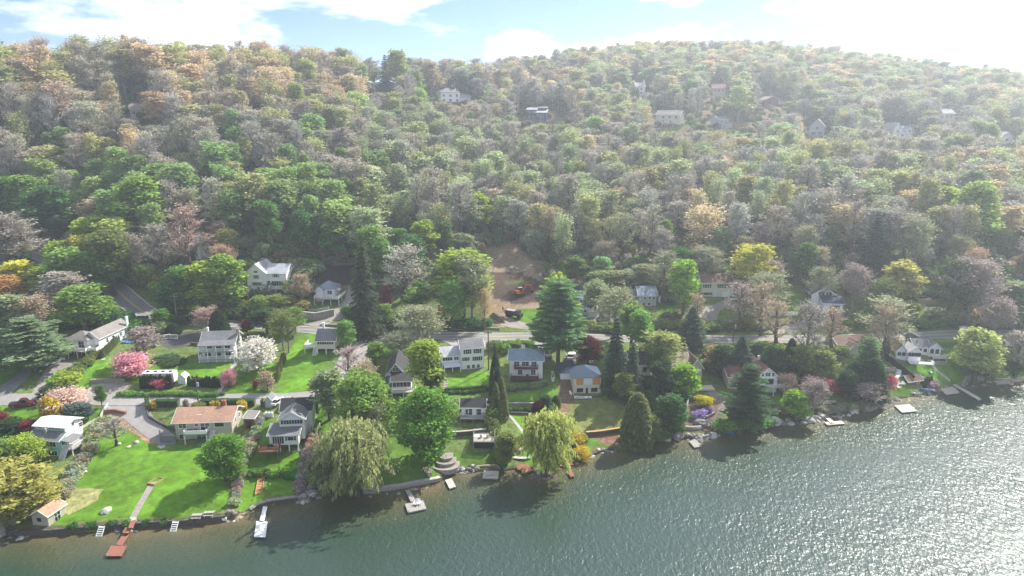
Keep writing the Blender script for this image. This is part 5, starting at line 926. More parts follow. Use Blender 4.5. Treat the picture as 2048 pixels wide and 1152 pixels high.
# ------------------------------------------------------------ trees and shrubs of the yards and the lower edge of the wood
TREES = '''
pine 66 636 742 112 PN|wide blue-green pine spreading over the left driveway
sparse 26 918 1046 105 GOL|thin yellow-green tree leaning over the boathouse shed at the bottom left
sparse 80 968 1020 60 GOL|small yellow-green tree behind the pale-roofed shed at the bottom left
sparse 8 985 1066 70 GOL|yellow-green tree standing at the water in the bottom left corner
leafy 18 352 470 95 MG|broad fresh green tree at the left edge below the orange oaks
leafy 62 350 470 80 LG|bright green rounded tree second from the left edge above the curved road
leafy 110 372 486 90 MG2|deep green tree above the bend of the road at the far left
thin 18 420 545 92 GY|grey leafless tree at the left edge above the yellow maple
thin 52 440 540 70 GY|grey leafless tree beside the dark gap of the curving road
leafy 196 432 530 84 YG|yellow-green tree in front of the pale tan crown on the left
leafy 240 436 545 84 YG2|light yellow-green tree right of the first yellow-green crown on the left
budding 208 390 470 92 TN|pale tan crown rising between green trees on the left
leafy 292 352 500 96 LG2|tall light green tree with stepped crown left of the pinkish bare tree
pine 270 412 520 70 PN|dark blue-green pine showing below the tall light green tree
leafy 172 468 552 54 YEL|small bright yellow-green tree above the dark bend of the road
leafy 126 480 560 50 YG|small yellow-green tree at the inside of the road bend
leafy 148 495 600 80 LG|green tree filling the slope above the road bend
leafy 200 502 606 76 MG|round mid green tree just above the main road on the left
leafy 100 530 592 70 YG|yellow-green tree hiding the curving road at the left
leafy 232 455 590 78 OLV|olive green tree with long bare trunk above the parked silver van
ashy 268 462 560 60 GY|slender olive-grey tree behind the long white house drive
thin 330 445 560 62 GY|thin grey tree with a straight dark trunk beside the gravel drive
thin 384 404 560 76 PK|pink-tinged bare tree towering over the long white terrace house
thin 440 440 515 44 PK|rosy bare tree just right of the long white terrace house
leafy 408 524 632 80 YG|big yellow-green tree left of the tall white three-storey house
leafy 458 510 632 84 LG2|light green tree touching the tall white three-storey house
leafy 372 530 636 70 MG|mid green tree at the left foot of the yellow-green pair
leafy 350 560 640 62 MG2|dark green tree beside the tall grey utility pole
leafy 40 520 585 62 YEL|bright yellow maple near the left edge
budding 18 548 620 72 ORG|orange-leafed tree at the left edge below the yellow maple
leafy 22 590 668 84 SG|pale speckled green tree below the orange one at the left edge
budding 75 588 668 70 TN|tan thinly leafed tree above the wide pine
budding 140 542 640 90 GY|grey-tan tree left of the round green roadside tree
leafy 176 568 672 94 LG|fresh green tree overhanging the guardrail left of the silver van
leafy 215 592 650 46 LG|small green tree between the guardrail and the silver van
budding 105 560 625 66 OLV|olive bush-like tree above the white hip-roofed house
leafy 325 618 660 46 MG|compact green tree right of the silver van
shrub 317 640 668 40 SG|pale green spruce-like shrub right of the silver van
cone 345 645 668 30 DG|dark conical evergreen above the blue tarpaulin drive
ashy 415 612 668 56 PK|purple-brown bare tree by the bend of the parking court
cone 440 618 668 36 DG|dark evergreen right of the purple-brown bare tree
leafy 495 638 672 24 RED|dark red maple beside the entrance of the balcony house
budding 292 655 722 62 PK2|pinkish twiggy tree below the silver van
blossom 265 706 752 62 PNK|round bright pink flowering tree on the upper lawn
blossom 515 676 741 70 WHT|large white flowering tree beside the two-tier balcony house
blossom 459 738 772 26 PNK|small pink flowering tree beside the footpath
blossom 322 756 776 28 PNR|low crimson-pink tree in front of the motorhome hedge
blossom 514 758 776 18 RED|small deep red tree on the lawn below the white blossom
young 535 742 782 30 TN|spindly tan sapling beside the small deep red tree
ashy 568 620 700 66 OLV|half-leafed olive tree with a pale trunk above the white blossom
leafy 592 614 668 44 LG|fresh green tree right of the half-leafed olive tree
leafy 535 616 668 64 DG|dark leafy tree behind the white blossom by the road
budding 555 590 640 60 OLV|olive-green tree below the tall white three-storey house
leafy 520 592 632 50 LG|light green tree in front of the tall white three-storey house
ashy 605 545 612 46 TN|pale tan twiggy tree between the white houses above the road
leafy 613 566 598 20 DG|small dark round tree at the left corner of the hip-roofed deck house
leafy 694 640 702 42 LGG|small bright green tree right of the cream cottage on posts
thin 700 690 778 62 PK2|bare grey tree on the verge below the junction
thin 735 720 790 50 TN|leafless pinkish tree leaning over the lower road end
leafy 752 684 735 40 LG|young green tree at the corner of the junction
leafy 660 738 840 78 SG|grey-green tree at the end of the lower road
spruce 733 488 676 68 SP2|tall dark spruce with a brown top above the junction
thin 806 488 604 90 GY2|wide ash-grey leafless tree with a pale forked trunk above the junction
leafy 745 452 560 72 LG|yellow-topped green tree behind the tall dark spruce
leafy 772 572 622 30 PLM|plum red tree right of the tall dark spruce
leafy 832 577 640 62 LG|bright green dome tree right of the plum red tree
leafy 770 608 660 44 LG|thin green tree beneath the tall dark spruce
budding 888 592 650 36 GO|golden yellow tree above the main road
leafy 905 560 662 56 LGG|green tree right of the golden yellow one
ashy 842 608 700 108 OLG|large greyish olive tree straddling the main road
ashy 800 660 720 70 OLG|greyish olive tree at the junction behind the stop sign
leafy 925 498 640 132 YG|very large yellow-green crown left of the building site
ashy 945 505 650 95 OLG|grey olive crown in front of the very large yellow-green one
leafy 880 530 625 60 SG|pale green tree at the left of the very large yellow-green crown
budding 968 575 662 36 GO2|tan weedy tree at the left edge of the building site
leafy 853 680 800 78 YG|tall yellow-green tree between the blue-gabled and the long white house
leafy 868 722 800 50 DG|dark green tree under the tall yellow-green tree
shade 738 742 905 134 LG|huge round green tree on the lawn left of the big willow's top
ashy 745 800 920 80 OLG|grey-green half-bare tree in front of the huge round green tree
shade 858 778 925 128 GRN|huge bright green tree above the stone garden terraces
willow 716 842 998 122 WIL|big pale willow hanging over the water
thin 705 852 930 40 WHB|dead whitish branches rising from the top of the big willow
willow 668 900 996 66 OLW|greyer willow at the left side of the big willow
willow 1092 824 956 98 WIY|bright yellow-green willow by the little grey playhouse
shade 452 866 962 88 GRN|rounded green tree casting a long shadow on the big lawn
leafy 470 905 960 36 OLV|thin grey-green sapling under the rounded green lawn tree
thin 232 832 892 44 GY|small leafless tree on the big lawn beside the drive
leafy 1112 548 700 80 YG|yellow-green dome behind the tall pine at the road
pine 1116 562 728 106 PN2|tall feathery green pine standing at the main road
leafy 1190 560 630 60 SG|grey-green tree in front of the slate-roofed house
ashy 1228 572 676 96 OLG|wide grey-olive tree between the two slate-roofed houses
leafy 1262 605 700 66 LG|tall light green tree below the small grey cottage
leafy 1280 620 720 60 LGG|lime green tree right of the tall light green one at the road
spruce 1230 640 782 54 SP|tall narrow dark spruce right of the maroon tree
shade 1176 674 728 62 MAR|wide maroon tree behind the navy-roofed house
spruce 1262 690 800 50 SPG|grey-green spruce left of the pale cream gabled house
budding 1322 662 752 100 OLY|wide olive-yellow tree in front of the tan-roofed house
leafy 1320 720 800 56 DG|dark green tree right of the pale cream gabled house
leafy 1250 745 810 56 OLV|yellow-green bushy tree left of the pale cream gabled house
leafy 1368 728 800 66 LIM|round lime-green tree in front of the tan-roofed house
cone 1272 785 895 62 OLD|leaning olive conifer at the water right of the mown meadow
leafy 1300 830 896 44 OLV|olive bush-tree at the shore right of the leaning conifer
leafy 1340 790 872 70 MG2|dark green thicket tree on the bank left of the stone garden
spruce 1382 615 690 66 SPG|blue-green spruce just above the main road right of centre
leafy 1365 520 630 70 LIM|tall lime tree with a dark trunk right of the small grey cottage
thin 1325 500 605 66 OLG|thin olive tree behind the small white garden shed
budding 1496 486 592 96 YEL|bright yellow feathery tree right of the cream raised ranch
ashy 1410 490 566 80 OLG|grey-olive tree behind the cream raised ranch
thin 1476 560 662 50 PK2|bare pinkish tree below the bright yellow one
ashy 1530 540 640 92 OLG|wide bare olive tree above the white fence
thin 1520 560 672 50 TN|leafless two-stemmed tree in front of the white fence
thin 1392 585 662 36 TN|thin bare tree on the curved drive of the raised ranch
thin 1548 600 700 66 TN|forked dark-trunked bare tree at the main road right of centre
thin 1612 600 740 62 GY|tall thin bare tree left of the brown-roofed roadside house
thin 1660 610 706 50 TN|bare tree overhanging the left end of the brown-roofed roadside house
pine 1730 676 772 46 PN2|light feathery pine in front of the brown-roofed roadside house
cone 1706 722 790 50 DG|dense dark evergreen on the lawn by the brown-roofed house
cone 1740 715 800 50 DG|second dense dark evergreen right of the first on the shaded lawn
leafy 1690 740 800 46 DG|dark leafy tree left of the two dense evergreens
spruce 1742 430 556 50 SP|big dark blue-green spruce standing alone in the right-hand wood
leafy 1880 372 470 62 YG|yellow-green crown left of the big pale green tree at the right
leafy 1940 362 500 92 LG3|big pale green crown high at the right
leafy 1905 420 500 62 MG|mid green crown beneath the big pale green tree
ashy 1824 428 552 66 OLG|round olive-grey tree right of the big dark spruce
leafy 1795 520 612 72 YEL2|yellow tree behind the reddish roofed ranch
budding 1760 552 640 60 OLV|olive tree left of the reddish roofed ranch
ashy 1704 525 620 66 PK2|pinkish grey tree behind the navy-roofed house
ashy 1640 530 612 60 OLG|olive-grey tree behind the white house with navy roofs
thin 1775 590 700 86 OLG|tall bare olive tree whose thick trunk stands beside the white cottages
thin 1765 605 724 54 TN|thick dark trunk with a side branch at the roadside left of the white cottages
thin 1895 512 640 84 IVY|ivy-clad leaning tree right of the reddish roofed ranch
ashy 1935 510 650 110 PK2|wide pinkish bare crown right of the ivy-clad tree
leafy 1925 555 640 52 SG|pale green tree below the wide pinkish bare crown
ashy 1985 590 680 64 PK2|lilac-brown bare tree above the orange clay slope
leafy 1965 520 560 40 YEL2|small yellow-green crown above the orange clay slope
leafy 2020 560 660 74 SG|pale green tree at the right edge above the road
leafy 1945 656 770 76 YG3|pale yellow-green tree by the round stone basin on the right shore
leafy 1972 700 766 56 YG3|lower pale green tree leaning over the right shore
thin 2028 660 752 54 GY|leafless tree beside the red shed at the right edge
leafy 1990 670 700 26 SG|bushy pale tree next to the red shed
leafy 1588 780 848 58 LIM|small bright green tree on the shore right of the tall blue-green pine
pine 1492 732 864 80 PN3|tall blue-green pine in front of the peach house
ashy 1622 755 838 62 PK2|bare dark-trunked tree on the rocky shore
blossom 1570 745 786 40 PCH|pale pink flowering tree at the corner of the peach house
blossom 1625 752 790 44 PK3|pink budding tree right of the peach house
blossom 1662 760 784 34 PNR|crimson-pink budding tree left of the shaded lawn
blossom 1775 748 782 26 PNR|deep red small tree beside the two white garden chairs
ashy 1730 760 812 66 PK2|purplish thicket tree at the shore below the dark evergreens
spruce 1555 700 770 46 DG|dark evergreen behind the gable of the peach house
cone 1578 676 745 26 DG|narrow evergreen below the main road right of the forked tree
leafy 1600 690 762 56 OLV|olive tree between the peach house and the road
leafy 1640 700 770 60 OLV|greenish brown tree left of the light feathery pine
leafy 1540 690 756 46 MG2|deep green tree behind the peach house
spruce 1480 672 750 60 SPG|grey-green spruce behind the roof of the peach house
leafy 1440 690 752 50 DG|dark tree left of the peach house roof
budding 1425 690 740 44 GO2|rusty orange tree right of the tan-roofed house
leafy 1305 690 760 44 OLV|olive-green tree behind the pale cream gabled house
blossom 1505 800 868 40 LGG|light green bushy growth at the foot of the tall blue-green pine
column 991 704 800 26 DG|tall dark columnar evergreen right of the long white house
column 1003 754 822 22 OLD|tapered arborvitae beside the black-roofed boathouse
column 992 764 828 20 OLD|arborvitae left of the pair beside the black-roofed boathouse
column 1008 780 838 20 OLD|lowest arborvitae above the timber deck
column 633 788 826 9 DG|thin dark column evergreen at the end of the lower road
leafy 1012 865 934 54 OLV|bushy olive tree between the timber deck and the green canoe
leafy 1090 790 822 30 DG|dark round bush right of the terraced lawns
shade 1074 800 828 26 MAR|dark maroon round shrub on the terraced lawns
cone 1112 790 812 20 MG|clipped green bush beside the dirt path
blossom 1150 866 890 40 GO|golden forsythia above the curved shore
blossom 1162 895 922 34 GO|golden forsythia leaning over the water beside the red deck
blossom 1410 792 812 34 GOB|golden hedge shrub beside the curving stone steps
shrub 1402 818 832 22 LAV|patch of lavender flowers in the stone garden
shrub 1388 822 834 16 LAV|left patch of lavender flowers in the stone garden
shrub 1418 812 824 12 LAV|small upper patch of lavender flowers in the stone garden
shrub 105 792 846 32 GO|golden shrub beside the teal house garden
blossom 135 778 826 66 PCH|weeping pale pink cherry beside the lower road
leafy 152 805 842 44 BGR|blue-green spruce-like shrub under the weeping cherry
leafy 176 806 838 26 BGR|small blue-grey conifer right of the weeping cherry
leafy 60 840 868 34 RED2|dark red maple behind the teal house
leafy 2 822 858 30 RED2|red maple cut by the left edge
leafy 25 836 870 44 DG|dark green shrub mass at the left edge above the teal house
blossom 60 868 930 50 YG|light green bush in the shade left of the teal house
blossom 12 880 930 60 LG|light green rounded bush at the left edge below the teal house
shrub 305 800 816 16 GO|golden shrub at the left end of the clipped hedge
shrub 432 800 820 14 GO|golden cone shrub in the middle of the clipped hedge
shrub 485 798 820 18 GO|golden cone shrub at the right end of the clipped hedge
shrub 398 802 820 24 OLV|olive round bush beside the garden steps
shrub 372 798 815 12 GY|grey round bush left of the garden steps
leafy 205 768 815 22 MG|small green tree between the gravel pad and the lower road
leafy 425 112 170 84 YG2|wide yellow-green crown near the top of the left hill
leafy 128 122 190 40 LG2|light green narrow crown near the top of the far left hill
budding 60 112 185 90 ORG|large orange-tan crown at the top of the far left hill
leafy 596 166 262 44 YG2|single yellow-green crown with a long trunk left of the hilltop houses
spruce 645 112 176 26 SP|dark evergreen on the skyline left of the hilltop houses
spruce 772 112 185 34 SP|pair-like dark evergreen beside the tall pale green skyline tree
leafy 797 100 196 50 YG2|tall pale green tree breaking the skyline beside the dark evergreen
leafy 830 138 206 40 LG|green tree right of the tall pale green skyline tree
leafy 662 142 178 28 LG2|small bright green crown below the skyline evergreen
pine 955 146 200 56 SPG|broad dark evergreen behind the large white hilltop house
pine 925 152 196 44 SPG|second broad dark evergreen behind the large white hilltop house
leafy 985 180 236 52 LG2|green crown right of the large white hilltop house
cone 1400 250 276 30 DG|dark round evergreen right of the green hill lawn
spruce 1860 190 245 40 BGR|bluish evergreen left of the pale beige hazy house
leafy 765 480 560 56 GRN|deep green crown behind the ash-grey leafless tree
leafy 850 440 520 60 YG|yellow-green crown at the wood foot above the big yellow-green tree
leafy 822 470 560 70 MG2|dark green crown mass behind the ash-grey leafless tree
leafy 955 385 470 62 YG|light green crown on the lower slope left of the clearing
leafy 540 400 500 52 MG|mid green crown at the dark wood foot above the tall white house
leafy 610 418 520 56 MG2|deep green crown at the dark wood foot right of the tall white house
shrub 340 716 722 60 DG|low spreading juniper on the lawn left of the balcony house
shrub 135 745 768 46 YG|light green bush at the top of the left gravel drive
shrub 100 770 795 40 DG|dark bush at the mouth of the left gravel drive
leafy 92 705 725 26 YG|yellow-green bush behind the white pickup truck
'''
TINT = dict(PN=(.26, .36, .19), PN2=(.21, .37, .15), PN3=(.11, .20, .095), GOL=(.46, .44, .13), MG=MG, MG2=(.10, .21, .07), LG=(.25, .38, .09), LG2=(.30, .44, .09), LG3=(.38, .50, .14), GY=(.42, .38, .33), GY2=(.50, .47, .40), YG=(.36, .46, .07), YG2=(.38, .44, .11), YG3=(.50, .56, .20),
            TN=(.52, .42, .30), YEL=(.62, .60, .10), YEL2=(.60, .57, .18), OLV=(.24, .29, .09), PK=(.52, .38, .32), PK2=(.46, .38, .35), ORG=(.56, .33, .14), SG=(.32, .39, .20), DG=(.075, .13, .06), RED=(.24, .05, .055), RED2=(.26, .055, .06), PNK=(.74, .38, .45), WHT=(.78, .75, .68), PNR=(.62, .18, .24),
            LGG=(.22, .40, .10), OLG=(.42, .43, .27), GO=(.62, .48, .06), GO2=(.50, .39, .19), GRN=(.20, .38, .07), WIL=(.42, .45, .20), OLW=(.30, .33, .17), WHB=(.62, .58, .52), WIY=(.47, .51, .15), SP=(.06, .11, .07), SP2=(.10, .13, .075), SPG=(.12, .18, .12), MAR=(.13, .028, .04),
            OLY=(.40, .44, .16), LIM=(.30, .48, .07), OLD=(.24, .27, .11), LAV=(.46, .36, .66), IVY=(.12, .18, .07), PCH=(.70, .52, .44), PK3=(.66, .40, .38), GOB=(.66, .60, .05), BGR=(.15, .22, .19), PLM=(.32, .10, .13))
TNAME = dict(thin='bare_tree', sparse='budding_tree', leafy='leafy_tree', budding='budding_tree', bare='bare_tree', ashy='bare_tree', spruce='spruce_tree', pine='pine_tree', blossom='blossom_tree', willow='willow_tree', column='columnar_evergreen', cone='conical_evergreen', shrub='shrub', shade='leafy_tree', young='sapling')
for ln in TREES.strip().split('\n'):
    a, lab = ln.split('|'); kd, px, y0, y1, wp, tn = a.split(); g, h, w = base_top(float(px), float(y0), float(y1), float(wp) * (.73 if kd in ('leafy', 'bare', 'ashy', 'budding', 'shade') else .90))
    nm = TNAME[kd]; cat = 'tree'
    if kd == 'shrub' or 'bush' in lab or 'shrub' in lab or 'forsythia' in lab: nm, cat = ('shrub', 'shrub')
    if kd == 'pine' or kd == 'spruce': h *= 1.02
    v = R.uniform(.92, 1.08)
    plant(kd, g, h, w, [x * v for x in TINT[tn]], nm, lab, None, cat)
# rows of clipped and columnar evergreens
THICK = []
def row(kd, pts, n, hpx, wpx, tn, name, lab, group, cat='shrub', jit=.1):
    P = [G(*p) for p in pts]
    seg = [np.linalg.norm(P[i + 1] - P[i]) for i in range(len(P) - 1)]; tot = sum(seg)
    for k in range(n):
        d = tot * k / max(1, n - 1); i = 0
        while i < len(seg) - 1 and d > seg[i]: d -= seg[i]; i += 1
        p = P[i] + (P[i + 1] - P[i]) * (d / seg[i]); dist = math.hypot(p[0], p[1]); s = dist / F * 1.1
        p = (p[0] + R.uniform(-.15, .15), p[1] + R.uniform(-.15, .15), H(p[0], p[1]))
        if kd == 'shrub' and any(q in lab + group for q in ('thicket', 'bank', 'undergrowth', 'slope', 'strip', 'rough', 'roadside', 'scrub', 'bushes', 'dusty')):
            THICK.append((p, hpx * s * R.uniform(.8, 1.2), wpx * s * R.uniform(.8, 1.2), [x * R.uniform(.8, 1.2) for x in TINT[tn]])); continue
        plant(kd, p, hpx * s * R.uniform(1 - jit, 1 + jit), wpx * s * R.uniform(1 - jit, 1 + jit), [x * R.uniform(.85, 1.15) for x in TINT[tn]], name, lab, group, cat)
row('column', [(284, 776), (342, 776)], 14, 24, 7, 'DG', 'arborvitae', 'columnar arborvitae in the dark row in front of the motorhome', 'arborvitae in front of the motorhome')
row('column', [(380, 772), (437, 775)], 12, 20, 7, 'DG', 'arborvitae', 'columnar arborvitae in the row left of the central footpath', 'arborvitae left of the footpath')
row('column', [(553, 765), (568, 722)], 9, 20, 7, 'OLD', 'arborvitae', 'columnar arborvitae in the row climbing between the two right-hand lawns', 'arborvitae between the lawns')
row('column', [(207, 716), (246, 672)], 16, 15, 6, 'OLD', 'arborvitae', 'arborvitae in the slanting row along the white wing of the hip-roofed house', 'arborvitae along the white wing')
row('shrub', [(152, 750), (203, 706)], 9, 15, 16, 'OLV', 'shrub', 'olive shrub in the slanting bed below the white hip-roofed house', 'shrubs in the slanting bed')
row('shrub', [(110, 770), (150, 752)], 5, 14, 22, 'YG', 'shrub', 'light green shrub on the bank of the left gravel drive', 'shrubs on the bank of the left drive')
row('shrub', [(240, 792), (430, 793)], 34, 8, 10, 'LGG', 'shrub', 'low green ground shrub in the strip above the lower road', 'low shrubs above the lower road')
row('shrub', [(146, 1056), (178, 1054), (203, 1053), (240, 1052), (301, 1050), (327, 1048)], 6, 10, 15, 'MG2', 'shrub', 'small dark shrub planted along the long lake wall', 'shrubs along the lake wall')
row('shrub', [(205, 850), (190, 880), (165, 930), (135, 975), (120, 1000)], 26, 16, 22, 'OLG', 'shrub', 'tan twiggy shrub in the rough hedge between the teal house and the big lawn', 'rough hedge beside the big lawn')
row('shrub', [(520, 840), (508, 880), (492, 920), (480, 960), (468, 1010)], 16, 14, 18, 'OLG', 'shrub', 'grey-green shrub in the overgrown strip left of the two-tier house', 'overgrown strip left of the two-tier house')
row('shrub', [(632, 880), (615, 920), (604, 960), (598, 985)], 12, 20, 20, 'PK2', 'shrub', 'brown twiggy shrub along the fence right of the two-tier house', 'twiggy shrubs along the fence')
row('shrub', [(505, 950), (600, 958)], 10, 12, 18, 'MG', 'shrub', 'green groundcover shrub beside the wooden bank steps', 'shrubs beside the bank steps')
row('shrub', [(1022, 778), (1060, 776), (1090, 768)], 9, 10, 16, 'SG', 'shrub', 'pale shrub in the bed below the white house with brown balconies', 'shrubs below the brown balconies')
row('shrub', [(1018, 822), (1066, 820)], 6, 8, 12, 'MG2', 'shrub', 'dark shrub on the low wall between the terraced lawns', 'shrubs on the terrace wall')
row('shrub', [(975, 830), (985, 860), (1000, 890), (1005, 925)], 9, 20, 26, 'OLV', 'shrub', 'olive shrub in the strip right of the boathouse steps', 'shrubs right of the boathouse steps')
row('shrub', [(1095, 830), (1120, 850), (1135, 870), (1160, 885)], 9, 18, 24, 'MG', 'shrub', 'green shrub on the bank behind the yellow-green willow', 'shrubs behind the yellow-green willow')
row('shrub', [(1235, 900), (1290, 886), (1330, 874)], 8, 14, 20, 'OLV', 'shrub', 'olive shrub on the bank at the waterline right of the meadow', 'shrubs on the bank right of the meadow')
row('shrub', [(1300, 800), (1330, 830), (1355, 860)], 9, 22, 32, 'MG', 'shrub', 'green shrub in the thicket left of the stone garden', 'thicket left of the stone garden')
row('shrub', [(1290, 770), (1340, 780), (1360, 800)], 7, 22, 34, 'DG', 'shrub', 'dark shrub below the pale cream gabled house', 'dark shrubs below the cream gabled house')
row('shrub', [(1440, 860), (1480, 855), (1530, 850)], 7, 22, 30, 'LGG', 'shrub', 'fresh green shrub at the water below the tall blue-green pine', 'shrubs below the blue-green pine')
row('shrub', [(1530, 830), (1600, 820), (1660, 825), (1745, 812)], 14, 12, 20, 'OLG', 'shrub', 'olive shrub on the rocky shore of the shaded lawn', 'shrubs on the rocky shore')
row('shrub', [(1420, 740), (1460, 705), (1520, 700), (1600, 706), (1680, 708)], 20, 14, 34, 'OLV', 'shrub', 'olive shrub in the thicket below the main road', 'thicket below the main road')
row('shrub', [(1430, 720), (1500, 715), (1580, 722), (1660, 727)], 14, 20, 40, 'DG', 'shrub', 'dark shrub in the thicket behind the peach house', 'dark thicket behind the peach house')
row('shrub', [(890, 786), (985, 780)], 12, 8, 14, 'MG', 'shrub', 'clipped green shrub in the row below the long white house', 'clipped row below the long white house')
row('shrub', [(890, 815), (930, 805), (975, 800)], 7, 12, 20, 'SG', 'shrub', 'grey-green shrub in the beds above the black-roofed boathouse', 'beds above the boathouse')
row('shrub', [(1008, 690), (1040, 688), (1060, 690)], 5, 9, 18, 'LG', 'shrub', 'bright green hedge shrub by the drive of the brown-balcony house', 'hedge by the brown-balcony house')
row('shrub', [(985, 700), (1010, 705)], 3, 20, 20, 'LG', 'shrub', 'green shrub at the right end of the long white house', 'shrubs right of the long white house')
row('shrub', [(1835, 655), (1870, 652), (1905, 645)], 7, 14, 24, 'MG', 'shrub', 'green shrub on the roadside bank above the white cottages', 'roadside shrubs above the white cottages')
row('column', [(1848, 775), (1861, 770)], 4, 16, 6, 'DG', 'arborvitae', 'small dark evergreen in the clump beside the shingled boat store', 'evergreens beside the boat store')
row('shrub', [(1862, 780), (1872, 776)], 3, 14, 14, 'PK2', 'shrub', 'brown leafless shrub beside the small dock on the right', 'brown shrubs by the right dock')
row('shrub', [(1990, 745), (2040, 738)], 6, 12, 18, 'MG2', 'shrub', 'dark green shrub along the shore at the right edge', 'shore shrubs at the right edge')
row('shrub', [(0, 690), (30, 700), (60, 695), (90, 690)], 8, 24, 40, 'MG2', 'shrub', 'dark undergrowth shrub beneath the wide pine', 'undergrowth beneath the wide pine')
row('shrub', [(120, 655), (200, 650), (240, 655), (270, 665)], 11, 26, 40, 'MG2', 'shrub', 'dark shrub on the shady bank below the left end of the main road', 'shady bank below the main road')
row('shrub', [(330, 590), (300, 570), (260, 560), (230, 545)], 10, 24, 36, 'OLV', 'shrub', 'olive shrub on the slope above the silver van', 'slope above the silver van')
row('shrub', [(340, 650), (400, 640), (470, 632), (520, 640)], 12, 22, 36, 'DG', 'shrub', 'dark roadside shrub under the yellow-green trees', 'dark roadside shrubs')
row('shrub', [(500, 620), (560, 640), (600, 625), (560, 610)], 10, 22, 34, 'OLV', 'shrub', 'olive shrub on the bank below the tall white three-storey house', 'bank below the tall white house')
row('shrub', [(700, 628), (760, 650), (820, 655), (890, 655), (960, 655)], 18, 18, 32, 'MG2', 'shrub', 'dark shrub on the bank above the main road in the middle', 'bank above the main road')
row('shrub', [(590, 530), (640, 545), (600, 560), (580, 545)], 9, 18, 34, 'SG', 'shrub', 'grey-green shrub on the slope right of the tall white house', 'slope right of the tall white house')
row('shrub', [(1190, 660), (1240, 664), (1330, 655), (1440, 660), (1500, 655)], 18, 16, 28, 'OLV', 'shrub', 'olive shrub on the bank above the main road right of the tall pine', 'bank above the road right of the pine')
row('shrub', [(1400, 650), (1450, 650), (1500, 650), (1520, 630)], 12, 8, 24, 'OLG', 'shrub', 'tan shrub below the cream raised ranch', 'bushes below the raised ranch')
row('shrub', [(1690, 655), (1730, 640), (1780, 640), (1820, 620)], 12, 18, 30, 'OLV', 'shrub', 'olive shrub between the parked cars and the reddish roofed ranch', 'bushes left of the reddish roofed ranch')
row('shrub', [(1880, 640), (1930, 645), (1980, 650), (2040, 645)], 12, 20, 34, 'OLG', 'shrub', 'dusty shrub along the road below the clay slope', 'bushes below the clay slope')
row('leafy', [(1200, 590), (1230, 585), (1300, 575), (1345, 580)], 6, 44, 40, 'SG', 'leafy_tree', 'low grey-green tree in the scrub behind the small grey cottage', 'scrub behind the small grey cottage', 'tree')
row('thin', [(1095, 505), (1150, 515), (1250, 520)], 6, 84, 40, 'OLG', 'bare_tree', 'slim grey tree at the wood edge right of the excavated bank', 'slim trees at the wood edge', 'tree')
# filler trees along the foot of the wood, so that the yards run into it
for k in range(90):
    px = R.uniform(-20, 2060); py = R.uniform(500, 585) if px < 480 or px > 1080 else R.uniform(500, 530)
    g = G(px, py)
    if bare_ground(g[0], g[1]) or any((g[0] - o[0]) ** 2 + (g[1] - o[1]) ** 2 < (o[2] + 3.4) ** 2 for o in OCC): continue
    kd, tn, wd = R.choice((('ashy', 'OLG', 'grey-olive bare'), ('leafy', 'MG', 'mid green leafy'), ('budding', 'OLV', 'olive half-leafed'), ('bare', 'PK2', 'pinkish bare'), ('leafy', 'SG', 'pale green leafy'), ('ashy', 'TN', 'tan twiggy')))
    side = 'left end' if px < 480 else 'middle' if px < 1240 else 'right half' if px < 1700 else 'right end'
    if any(x0 - 30 < px < x1 + 30 and yb - 12 < py < yb + 100 for x0, x1, yb in HB): continue
    plant(kd, g, R.uniform(10, 16), R.uniform(5.5, 8.5), [x * R.uniform(.85, 1.15) for x in TINT[tn]], TNAME[kd], f'{wd} tree at the {side} of the wood edge behind the houses', f'{wd} trees at the {side} of the wood edge')
# ------------------------------------------------------------ walls, docks, boats, vehicles and small things
HZT = 185.
def wall(pts, h, th, m, label, cat='wall', name='stone_wall', cap=None, below=.6, world=False, group=None, cell=None, step=1.2, dz=0):
    P = [np.array(p[:2]) if world else G(*p)[:2] for p in pts]; Q = []
    for i in range(len(P) - 1):
        n = max(1, int(np.linalg.norm(P[i + 1] - P[i]) / step)); Q += [P[i] + (P[i + 1] - P[i]) * k / n for k in range(n)]
    Q.append(P[-1]); Q = np.array(Q); T = np.gradient(Q, axis=0); T /= np.linalg.norm(T, axis=1)[:, None] + 1e-9; Nn = np.stack([-T[:, 1], T[:, 0]], 1); c_ = Q[len(Q) // 2]
    o = empty(name, (c_[0], c_[1], H(*c_)), 0, label, cat, group); b = MB(); cb = MB(); z0 = H(*c_); S1 = []; S2 = []
    for q, n in zip(Q, Nn):
        z = H(*q) + dz; a = q - n * th / 2 - c_; d = q + n * th / 2 - c_; j = R.uniform(-.06, .06) if cap is None else 0; g = .08 * R.uniform(0, 1) if cap is None else 0
        S1.append([(a[0], a[1], z - below - z0), (d[0], d[1], z - below - z0), (d[0], d[1], z + h + j - z0), (a[0], a[1], z + h + j - z0)]); e = .08
        a = q - n * (th / 2 + e) - c_; d = q + n * (th / 2 + e) - c_; S2.append([(a[0], a[1], z + h - z0 + .005), (d[0], d[1], z + h - z0 + .005), (d[0], d[1], z + h + .14 - z0), (a[0], a[1], z + h + .14 - z0)])
    b.loft(S1).build('wall_body', m, o)
    if cap: cb.loft(S2).build('coping', cap, o)
    return o
def shorepts(p0, p1, off, n=24):
    out = []
    for k in range(n + 1):
        px = p0 + (p1 - p0) * k / n; py = np.interp(px, [s[0] for s in SH], [s[1] for s in SH]); g = PZ(px, py, 0); ph = math.atan2(g[0], g[1]); r = np.interp(ph, az, rs) + off; out.append((r * math.sin(ph), r * math.cos(ph)))
    return out
wall(shorepts(-120, 452, .45, 60), .1, .6, DST, 'long dark stone lake wall along the big lawn at the lower left', world=True, below=2.2, dz=0)
wall(shorepts(500, 628, .6, 20), .12, .8, DST, 'low curving stone lake wall beside the white dock', world=True, cap=STN, below=1.8)
